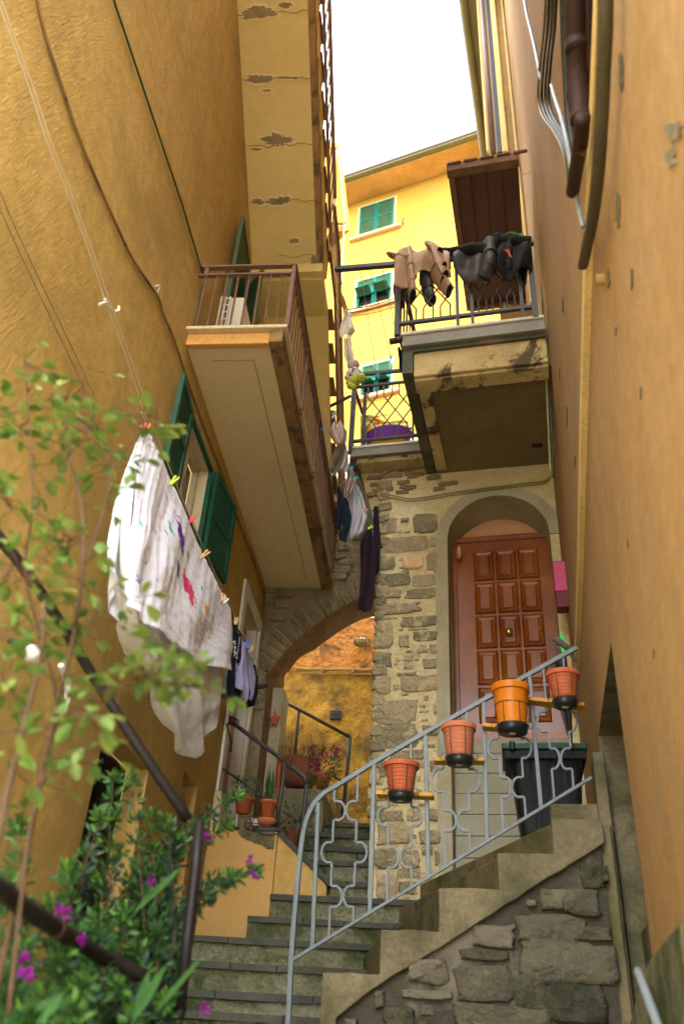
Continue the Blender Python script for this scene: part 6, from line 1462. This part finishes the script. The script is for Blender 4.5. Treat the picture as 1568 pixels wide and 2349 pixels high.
# side face dropping to the right
k = MB(); k.prism([LB.P(ur_+.002, SY+.02, .3), LB.P(ur_+.002, SY+.02, zy-.05), LB.P(ur_+.40, SY+.16, zy-.38), LB.P(ur_+.40, SY+.16, .3)], LB.d*.35); k.build('side_face', M['ochre_flat'], yb_, bevel=.008)
k = MB(); k.prism([LB.P(ur_+.0, SY, zy-.05), LB.P(ur_+.0, SY, zy), LB.P(ur_+.42, SY+.14, zy-.34), LB.P(ur_+.42, SY+.14, zy-.39)], LB.d*.40); k.build('sloping_cap', M['slate'], yb_, bevel=.004)
# grey rendered ledge under the terracotta bowl
lg = thing('rendered_ledge', 'grey rendered ledge carrying the terracotta head planter', 'ledge', tuple(at(690, 1900, LB.face(8.2))))
def l8(px, py, s=8.2): q = LB.co(at(px, py, LB.face(s))); return q[0], q[2]
k = MB(); a = l8(610, 1850)[0]; b = l8(742, 1850)[0]; zt_ = l8(680, 1808)[1]; k.fb(LB, a, b, 8.2, 9.6, .3, zt_); k.fb(LB, b, l8(762, 1900)[0], 8.5, 9.6, .3, l8(755, 1872)[1]); k.build('ledge_body', M['concrete'], lg, bevel=.02)
# ---- iron railings
def ironrail(label, tops, pst, low, s, r=.018):
    t = thing('iron_railing', label, 'railing', tuple(at(*pst[-1], LB.face(s))))
    k = MB(); k.tube([at(x, y, LB.face(s)) for x, y in tops], r, 8); k.build('handrail', M['iron'], t, smooth=True)
    k = MB(); k.tube([at(x, y, LB.face(s)) for x, y in pst], r, 8); k.build('post', M['iron'], t, smooth=True)
    if low: k = MB(); k.tube([at(x, y, LB.face(s)) for x, y in low], r*.55, 6); k.build('lower_rail', M['iron'], t, smooth=True)
    return t
ironrail('round iron handrail sloping down from the white door to a post on the yellow block', [(507, 1637), (528, 1655), (640, 1736), (650, 1748)], [(650, 1748), (649, 1790), (641, 1840), (634, 1904)], [(497, 1754), (560, 1797), (638, 1857)], SY+.08)
ironrail('short iron handrail in the middle, right of the one on the yellow block', [(652, 1748), (699, 1784), (703, 1800)], [(703, 1800), (697, 1860), (686, 1952)], [(650, 1863), (693, 1888)], SY+.25)
ironrail('iron handrail on the orange wall side behind the arch', [(649, 1608), (690, 1630), (803, 1691)], [(803, 1691), (797, 1760), (785, 1876)], [(690, 1745), (790, 1794)], 8.9, .02)
k = MB(); k.tube([at(685, 1632, LB.face(8.9)), at(676, 1738, LB.face(8.9))], .016, 8); tag(k.build('rail_post', M['iron'], None, smooth=True), 'thin iron post standing behind the terracotta head planter', 'post')
k = MB()
for q in range(4): c = at(518+q*5, 1648+q*5, LB.face(SY+.05)); k.tube([c+V((math.cos(a)*.05, .0, math.sin(a)*.03+.01*q)) for a in [2*math.pi*i/14 for i in range(15)]], .006, 5, cap=False)
k.tube([at(520, 1660, LB.face(SY)), at(531, 1700, LB.face(SY)), at(528, 1725, LB.face(SY))], .012, 6)
tag(k.build('rope_tie', M['rust']), 'brown rope wound round the upper end of the iron handrail', 'rope')
# terracotta head bowl
hb = thing('head_planter', 'large old terracotta bowl with a moulded face at one end, on the grey ledge', 'planter', tuple(at(680, 1800, LB.face(8.5))))
pb = LB.face(8.45); c0 = at(684, 1808, pb); R0 = (at(722, 1780, pb)-at(637, 1780, pb)).length/2*1.08; HH = (at(680, 1740, pb)-at(680, 1808, pb)).length*.93
k = MB(); k.lathe(c0, [(0, 0), (R0*.62, 0), (R0*.85, HH*.25), (R0, HH*.62), (R0*.98, HH*.9), (R0*1.02, HH*.93), (R0*1.0, HH), (R0*.9, HH), (R0*.8, HH*.8), (0, HH*.8)], 36)
k.build('bowl', M['terraold'], hb, smooth=True)
k = MB(); fcx = c0+LB.u*R0*.72-LB.d*R0*.62+Z*HH*.5
k.ball(fcx, .05, 10, sc=(.7, .7, 1.3)); k.ball(fcx-Z*.04+LB.u*.02, .03, 8, sc=(1.2, .8, .5))
for s_ in (-1, 1): k.ball(fcx+LB.u*s_*.045+Z*.035-LB.d*.0, .022, 8, sc=(1, .6, .6))
k.tube(smooth_pts([fcx-LB.u*.10+Z*.07, fcx-LB.u*.03+Z*.09, fcx+LB.u*.04+Z*.08]), .014, 6)
k.build('moulded_face', M['terraold'], hb, smooth=True)
k = MB(); q = c0-LB.u*R0*.35-LB.d*R0*.9
for s_ in (0, .03): k.tube([q+LB.u*s_+Z*HH*.45-LB.d*.0, q+LB.u*s_+Z*HH*.95-LB.d*.05], .012, 6)
k.build('strap_mould', M['terraold'], hb, smooth=True)

# ================================================================ foliage helpers
def leafv(k, p, dirv, up, L_, W_, tint, curl=.15):
    t = dirv.normalized(); x = t.cross(up)
    if x.length < .05: x = t.cross(V((1, 0, .2)))
    x.normalize(); n_ = x.cross(t); k.tint = tint
    pts = []
    for f, w_ in ((0, .04), (.25, .75), (.5, 1), (.78, .68), (1, .02)):
        c = p+t*L_*f-n_*curl*L_*f*f
        pts += [c-x*W_/2*w_+n_*W_*.12*w_, c, c+x*W_/2*w_+n_*W_*.12*w_]
    fs = []
    for i in range(4):
        for j in range(2): fs.append((i*3+j, i*3+j+1, (i+1)*3+j+1, (i+1)*3+j))
    k.add(pts, fs)
def rv(r): return V((r.uniform(-1, 1), r.uniform(-1, 1), r.uniform(-1, 1)))
def flower(k, p, r, s, n=5):
    for i in range(n):
        d = rv(r)+V((0, -.6, .2)); leafv(k, p, d, rv(r), s*r.uniform(.8, 1.3), s*.8, 0, .3)

def pots_left():
    r = random.Random(21)
    # pot on the railing bracket with spiky leaves
    pl = LB.face(SY-.02)
    t = thing('potted_plant', 'red terracotta pot of spiky leaves on a round saucer before the iron rail', 'potted plant', tuple(at(612, 1880, pl)))
    c = at(612, 1878, pl); s = c.dot(FW)/FOC
    k = MB(); h = 40*s*1.0; k.lathe(c, [(0, 0), (13*s, 0), (18*s, h*.85), (20*s, h*.86), (20*s, h), (17*s, h), (16*s, h*.85), (0, h*.85)], 26); k.build('pot_body', M['terra'], t, smooth=True)
    k = MB(); k.lathe(c-Z*.05, [(0, 0), (15*s, .0), (22*s, .03), (22*s, .045), (15*s, .045), (0, .045)], 26); k.build('saucer', M['terra2'], t, smooth=True)
    k = MB()
    for i in range(12):
        a = i*2.4; d = V((math.cos(a)*.7, math.sin(a)*.5, 1.1)); leafv(k, c+Z*h*.9, d, V((math.cos(a), math.sin(a), .1)), r.uniform(.14, .26), .022, r.random()*.4, .6)
    for i in range(40): leafv(k, c+Z*h*.95+rv(r)*.04, rv(r)+Z*.6, Z, .05, .012, r.random())
    k.build('leaves', M['leaf2'], t, smooth=True)
    k = MB(); k.tube(smooth_pts([c-Z*.03, c-Z*.10+LB.u*.12, c-Z*.12-LB.u*.02, c-Z*.06-LB.u*.10]), .005, 5); k.build('wire_bracket', M['iron'], t)
    # second, broad pot with a greyish bush by the door
    pl = LB.face(SY+.1); c = at(557, 1866, pl)
    t = thing('potted_plant', 'grey-leaved bushy plant in a wide terracotta pot by the white door frame', 'potted plant', tuple(c))
    k = MB(); h = 30*s; k.lathe(c, [(0, 0), (16*s, 0), (22*s, h), (24*s, h), (24*s, h*1.15), (20*s, h*1.15), (0, h)], 26); k.build('pot_body', M['terra'], t, smooth=True)
    k = MB()
    for i in range(260):
        d = rv(r); d.z = abs(d.z)*1.2+.2; q = c+Z*h+V((d.x*.11, d.y*.08, d.z*.13)); leafv(k, q, d, rv(r), .03, .008, r.random())
    k.build('leaves', M['leafdark'], t)
    # low pot with trailing greens between the iron posts
    pl = LB.face(SY+.22); c = at(668, 1938, pl)
    t = thing('potted_plant', 'low brown pot with glossy trailing leaves between the two iron posts', 'potted plant', tuple(c))
    k = MB(); h = 30*s; k.lathe(c, [(0, 0), (14*s, 0), (18*s, h), (20*s, h*1.05), (17*s, h*1.05), (0, h)], 24); k.build('pot_body', M['terraold'], t, smooth=True)
    k = MB()
    for i in range(60):
        d = rv(r); q = c+Z*(h+.04)+V((d.x*.12+.04, d.y*.08-.05, d.z*.16)); leafv(k, q, d+Z*.3, rv(r), .045, .03, r.random()*.3)
    k.build('leaves', M['leaf2'], t)
    # pale tins and iron scroll on the slate cap
    k = MB()
    c = at(588, 1896, LB.face(SY+.02)); k.tube([c, c+Z*.055], .045, 12); tag(k.build('white_tin', M['white'], None), 'small white tin lying on the slate cap under the pot', 'tin')
    k = MB(); c = at(612, 1898, LB.face(SY+.0)); k.tube([c, c+Z*.035], .03, 12); tag(k.build('silver_tin', M['greytin'], None), 'small silver tin beside the white one', 'tin')
    t = None; k = MB(); c = at(577, 1888, LB.face(SY-.03)); R_ = .055
    k.tube([c+LB.u*math.cos(a)*R_+Z*math.sin(a)*R_ for a in [2*math.pi*i/20 for i in range(21)]], .004, 5, cap=False)
    for i in range(6): a = i*math.pi/3; k.tube([c, c+LB.u*math.cos(a)*R_+Z*math.sin(a)*R_], .003, 4)
    k.tube(smooth_pts([c+LB.u*.05, c+LB.u*.12+Z*.05, c+LB.u*.2-Z*.02, c+LB.u*.3+Z*.06]), .004, 5)
    tag(k.build('iron_wheel_stand', M['rust']), 'small wrought-iron cart wheel plant stand on the slate cap', 'plant stand')
    # pink flower pot with trailing green
    pl = LB.face(8.35); c = at(738, 1808, pl); s2 = c.dot(FW)/FOC
    t = thing('flowering_plant', 'terracotta pot of pink flowers with long trailing green strands', 'flowering plant', tuple(c))
    k = MB(); h = 30*s2; k.lathe(c, [(0, 0), (14*s2, 0), (19*s2, h), (21*s2, h*1.1), (0, h)], 24); k.build('pot_body', M['terra'], t, smooth=True)
    k = MB(); kf = MB()
    for i in range(420):
        d = rv(r); q = c+Z*(h+.10)+V((d.x*.15, d.y*.08-.02, d.z*.15)); leafv(k, q, d+Z*.4, rv(r), .045, .012, r.random()*.5)
        if i % 9 == 0 and d.z > -.2: flower(kf, q-LB.d*.04+Z*.02, r, .028)
    for i in range(36):
        x0 = c+V((r.uniform(-.17, .06), -.10-.05*r.random(), h*.6)); ln = r.uniform(.1, .38)*(1.0)
        n_ = int(ln/.016)
        for j in range(n_): leafv(k, x0-Z*j*.016+rv(r)*.006, rv(r)-Z*.5, rv(r), .02, .007, r.random())
    for i in range(9):
        x0 = c+V((r.uniform(.08, .16), -.06, .02))
        for j in range(36): leafv(k, x0-Z*j*.014+rv(r)*.008, rv(r)-Z*.5, rv(r), .02, .007, r.random()*.4)
    k.build('leaves', M['leaf2'], t); kf.build('blossoms', M['pinkflower'], t)
    # dry heather in the head bowl
    k = MB(); c = at(688, 1742, LB.face(8.45)); kk = []
    for i in range(240):
        d = rv(r); q = c+V((d.x*.22, d.y*.1, abs(d.z)*.12)); leafv(k, q, V((d.x*.5, d.y*.5, 1)), rv(r), .07, .006, r.random())
    o = k.build('heather', mat('dry_heather', (.10, .07, .05), (.07, .06, .03), bump=0, tint=(.18, .08, .10)), None); tag(o, 'dry brown heather growing from the terracotta head planter', 'plant')
    # starfish ornaments on the jamb
    for i, (x, y, s_, lab) in enumerate(((634, 1525+12, .05, 'small orange starfish ornament at the foot of the arch'), (629, 1650, .085, 'larger orange starfish ornament on the arch jamb'))):
        c = at(x, y, LB.face(8.2)); pts = []
        for j in range(10): a = math.pi/2+math.pi*j/5; rr = s_*(1 if j % 2 == 0 else .38); pts.append(c+LB.u*math.cos(a)*rr*.8+Z*math.sin(a)*rr*1.2)
        k = MB(); k.prism(pts, -LB.d*.02); tag(k.build('starfish_ornament', bpy.data.materials['orange_pipe'], None, bevel=.004), lab, 'ornament')
pots_left()

# ================================================================ near black pipe railing
bp = thing('pipe_railing', 'thick black pipe railing crossing the shrub in the near left corner', 'railing', tuple(at(415, 2290, CAM.face(3.1))))
def ad(x, y, d): return at(x, y, CAM.face(d))
k = MB(); k.tube(smooth_pts([ad(-80, 1130, 1.9), ad(0, 1235, 2.0), ad(60, 1310, 2.1), ad(140, 1430, 2.25), ad(220, 1560, 2.4), ad(330, 1730, 2.5), ad(432, 1880, 2.6)]), .016, 12); k.build('handrail', M['blackpipe'], bp, smooth=True)
k = MB(); k.tube([ad(457, 1885, 2.62), ad(448, 2000, 2.62), ad(430, 2150, 2.62), ad(413, 2310, 2.62)], .0165, 12); k.build('post', M['blackpipe'], bp, smooth=True)
k = MB(); k.tube(smooth_pts([ad(-80, 1985, 1.55), ad(0, 2040, 1.65), ad(60, 2085, 1.8), ad(150, 2142, 2.0), ad(240, 2198, 2.3), ad(330, 2240, 2.4), ad(385, 2275, 2.55), ad(412, 2305, 2.62), ad(408, 2335, 2.62)]), .018, 12); k.build('lower_rail', M['blackpipe'], bp, smooth=True)
k = MB(); a, b = ad(128, 2128, 1.94), ad(138, 2134, 1.97); k.tube([a, b], .020, 12); k.build('joint_ring', M['rust'], bp, smooth=True)

# ================================================================ climbing rose
def branch(k, pts, r0, r1, r, n=5): P_ = smooth_pts(pts, n); N = len(P_); k.tube(P_, [r0+(r1-r0)*i/(N-1) for i in range(N)], 6); return P_
r = random.Random(12)
rose = thing('climbing_rose', 'loose rose bush with brown canes and round pale green leaves at the left edge', 'shrub', tuple(ad(60, 2340, 1.9)+V((0, 0, -1.0))))
kc = MB(); kl = MB()
canes = [([(-20, 2330, 1.8), (60, 1960, 1.75), (100, 1750, 1.7), (165, 1480, 1.65), (190, 1300, 1.6), (185, 1150, 1.6), (150, 1000, 1.6), (160, 950, 1.6)], .011, .004, 26, .15),
 ([(-30, 2060, 1.5), (10, 1850, 1.5), (60, 1640, 1.5), (95, 1500, 1.5), (100, 1380, 1.5)], .012, .006, 12, .3),
 ([(20, 2330, 1.7), (70, 1900, 1.7), (130, 1620, 1.7), (60, 1330, 1.6), (75, 1170, 1.55), (70, 1000, 1.5), (60, 850, 1.5), (58, 822, 1.5)], .008, .002, 38, .25),
 ([(75, 1170, 1.55), (130, 1080, 1.55), (190, 1010, 1.55), (225, 960, 1.55), (300, 950, 1.55), (372, 962, 1.6)], .003, .0015, 26, .3),
 ([(190, 1300, 1.6), (230, 1200, 1.6), (255, 1090, 1.6), (240, 1020, 1.6), (160, 935, 1.6), (120, 900, 1.6)], .004, .0015, 32, .3),
 ([(165, 1480, 1.65), (215, 1420, 1.6), (260, 1350, 1.6), (300, 1390, 1.55)], .003, .0015, 12, .3),
 ([(140, 1560, 1.65), (220, 1590, 1.6), (300, 1590, 1.55), (380, 1490, 1.5), (430, 1500, 1.5)], .003, .0015, 24, .3),
 ([(160, 1640, 1.65), (235, 1590, 1.6), (330, 1540, 1.55), (395, 1570, 1.5), (470, 1575, 1.5)], .003, .0015, 20, .3),
 ([(70, 1000, 1.5), (20, 960, 1.5), (-10, 900, 1.5)], .002, .001, 12, .3), ([(60, 1200, 1.5), (10, 1150, 1.5), (-20, 1110, 1.5)], .002, .001, 14, .3),
 ([(100, 1380, 1.55), (40, 1300, 1.5), (5, 1330, 1.5)], .003, .001, 14, .3), ([(60, 1330, 1.55), (120, 1260, 1.55), (160, 1240, 1.55), (200, 1250, 1.5)], .003, .001, 16, .3),
 ([(90, 1800, 1.7), (170, 1740, 1.65), (250, 1700, 1.6)], .003, .001, 12, .4), ([(60, 1640, 1.5), (10, 1560, 1.45), (-10, 1500, 1.45)], .003, .001, 14, .3), ([(80, 1700, 1.5), (150, 1640, 1.45), (230, 1650, 1.4)], .003, .001, 10, .3),
 ([(100, 1500, 1.5), (60, 1460, 1.5), (20, 1440, 1.5)], .003, .001, 14, .4), ([(150, 1000, 1.6), (195, 880, 1.7), (205, 830, 1.7)], .002, .001, 3, .2), ([(255, 1090, 1.6), (290, 1030, 1.6), (330, 990, 1.6), (345, 960, 1.6)], .002, .001, 14, .3)]
for pts, r0, r1, nl, sp_ in canes:
    P_ = branch(kc, [ad(*p) for p in pts], r0*.55, r1*.7, r); N = len(P_)
    for i in range(int(nl*1.1)):
        f = r.uniform(sp_, 1.0); q = P_[min(int(f*(N-1)), N-1)]
        base = rv(r); base.z *= .35; base.normalize(); tip = q+base*r.uniform(.03, .06)
        kc.tube([q, tip], .0012, 4)
        for j in range(r.choice((1, 2, 3))):
            dd = (base+rv(r)*.7).normalized(); dd.z -= .1
            L2 = r.uniform(.022, .048); leafv(kl, tip+dd*.004, dd, Z+rv(r)*.5, L2, L2*.58, r.random()**1.5)
kc.build('canes', M['stem'], rose, smooth=True); kl.build('leaves', M['leaf'], rose)
# ================================================================ purple-flowered shrub
shb = thing('flowering_shrub', 'dense narrow-leaved shrub with magenta flowers behind the black pipe railing', 'shrub', tuple(ad(300, 2340, 2.6)+V((0, 0, -1.0))))
kc = MB(); kl = MB(); kf = MB(); kd = MB()
tips = [(560, 1815, 2.9), (535, 1880, 2.9), (470, 1880, 2.9), (600, 1985, 2.7), (545, 2000, 2.7), (500, 2010, 2.8), (300, 1765, 2.6), (262, 1760, 2.6), (345, 1850, 2.7), (380, 1870, 2.8), (240, 1850, 2.5), (420, 1920, 2.8), (150, 1980, 2.4), (60, 2080, 2.2), (120, 2060, 2.3), (200, 1930, 2.5), (330, 1990, 2.7), (395, 2020, 2.8), (60, 2160, 2.0), (140, 2180, 2.0), (220, 2100, 2.3), (290, 2080, 2.5), (355, 2120, 2.6), (20, 2230, 1.9), (100, 2270, 1.9), (190, 2240, 2.0), (270, 2250, 2.2), (340, 2230, 2.4), (40, 1880, 2.3), (20, 2000, 2.2), (230, 2000, 2.6), (270, 1930, 2.6), (310, 2170, 2.5), (380, 2280, 2.4), (160, 2310, 1.8), (60, 2330, 1.8), (300, 2320, 2.0), (205, 2170, 2.3), (370, 1960, 2.8), (385, 2060, 2.75), (395, 2180, 2.75), (330, 1930, 2.75), (300, 2000, 2.7), (250, 2290, 2.3), (360, 2320, 2.5), (150, 2120, 2.3), (90, 2330, 2.1)]
root = [ad(330, 2480, 2.6), ad(180, 2520, 2.3), ad(30, 2500, 2.0)]
for i, (x, y, d) in enumerate(tips):
    T = ad(x, y, d); rt = min(root, key=lambda q: abs(proj(q)[0]-x)); mid = rt.lerp(T, .55)+V((0, 0, -.08))+rv(r)*.06
    if x > 410: mid = ad(330, y+190, d)
    P_ = branch(kc, [rt, mid, T], .004, .0012, r, 8); N = len(P_)
    dark = r.random() < .45
    for j in range(260):
        f = 1-r.random()**1.3*.75; q = P_[min(int(f*(N-1)), N-1)]; t = (P_[-1]-P_[-3]).normalized()
        o = rv(r).normalized(); q = q+o*r.uniform(0, .045)*(1.3-f)
        dd = (t*.6+o).normalized(); L2 = r.uniform(.022, .038)
        leafv(kd if (dark and f < .9) else kl, q, dd, rv(r), L2, L2*.30, r.random()**2*(1 if f > .93 else .45))
for (x, y, d) in ((470, 1915, 2.75), (478, 1930, 2.75), (571, 1972, 2.6), (580, 2008, 2.6), (345, 2020, 2.5), (140, 2085, 2.0), (150, 2095, 2.0), (188, 2160, 2.0), (425, 2185, 2.7), (60, 2235, 1.8), (75, 2250, 1.8), (468, 2310, 2.5), (60, 2200, 2.0), (130, 2120, 2.0)):
    for q in range(3): flower(kf, ad(x+r.uniform(-8, 8), y+r.uniform(-8, 8), d-.03), r, .012)
kc.build('twigs', M['stem'], shb, smooth=True); kl.build('leaves', M['leaf2'], shb); kd.build('older_leaves', M['leafdark'], shb); kf.build('blossoms', M['magenta'], shb)
# mass of low foliage and blades in the corner
k = MB()
for (x0, y0, x1, y1, d, wd) in ((300, 2349, 372, 2225, 2.0, .022), (300, 2360, 340, 2235, 2.0, .02), (350, 2330, 455, 2200, 2.2, .013), (300, 2100, 405, 1995, 2.5, .02), (90, 2349, 140, 2280, 1.7, .018)):
    a, b = ad(x0, y0, d), ad(x1, y1, d); leafv(k, a, b-a, V((.2, -1, .3)), (b-a).length*1.1, wd, .2, .12)
tag(k.build('strap_leaves', mat('strap_leaf', (.03, .10, .015), (.02, .07, .012), bump=.1)), 'broad green strap leaves at the bottom left below the pipe railing', 'plant')
# white corrugated hose and lamp on the ochre wall behind the leaves
k = MB(); P_ = smooth_pts([at(140, 1525, ls(PW+.06)), at(152, 1560, ls(PW+.06)), at(155, 1600, ls(PW+.06)), at(140, 1640, ls(PW+.06))], 14); k.tube(P_, [.014+.003*(i % 2) for i in range(len(P_))], 8); tag(k.build('corrugated_hose', M['white']), 'pale corrugated hose on the ochre wall behind the rose', 'hose')
lp_ = thing('wall_lamp', 'white floodlight lamp half hidden by the rose leaves on the left wall', 'wall lamp', tuple(at(75, 1500, ls(PW+.1))))
k = MB(); c = at(78, 1502, ls(PW+.14)); k.ball(c, .05, 10, sc=(1, 1, .8)); k.build('lamp_head', M['white'], lp_, smooth=True)
k = MB(); k.tube([at(20, 1470, ls(PW+.02)), at(50, 1475, ls(PW+.08)), c], .012, 6); k.build('bracket', M['iron'], lp_)
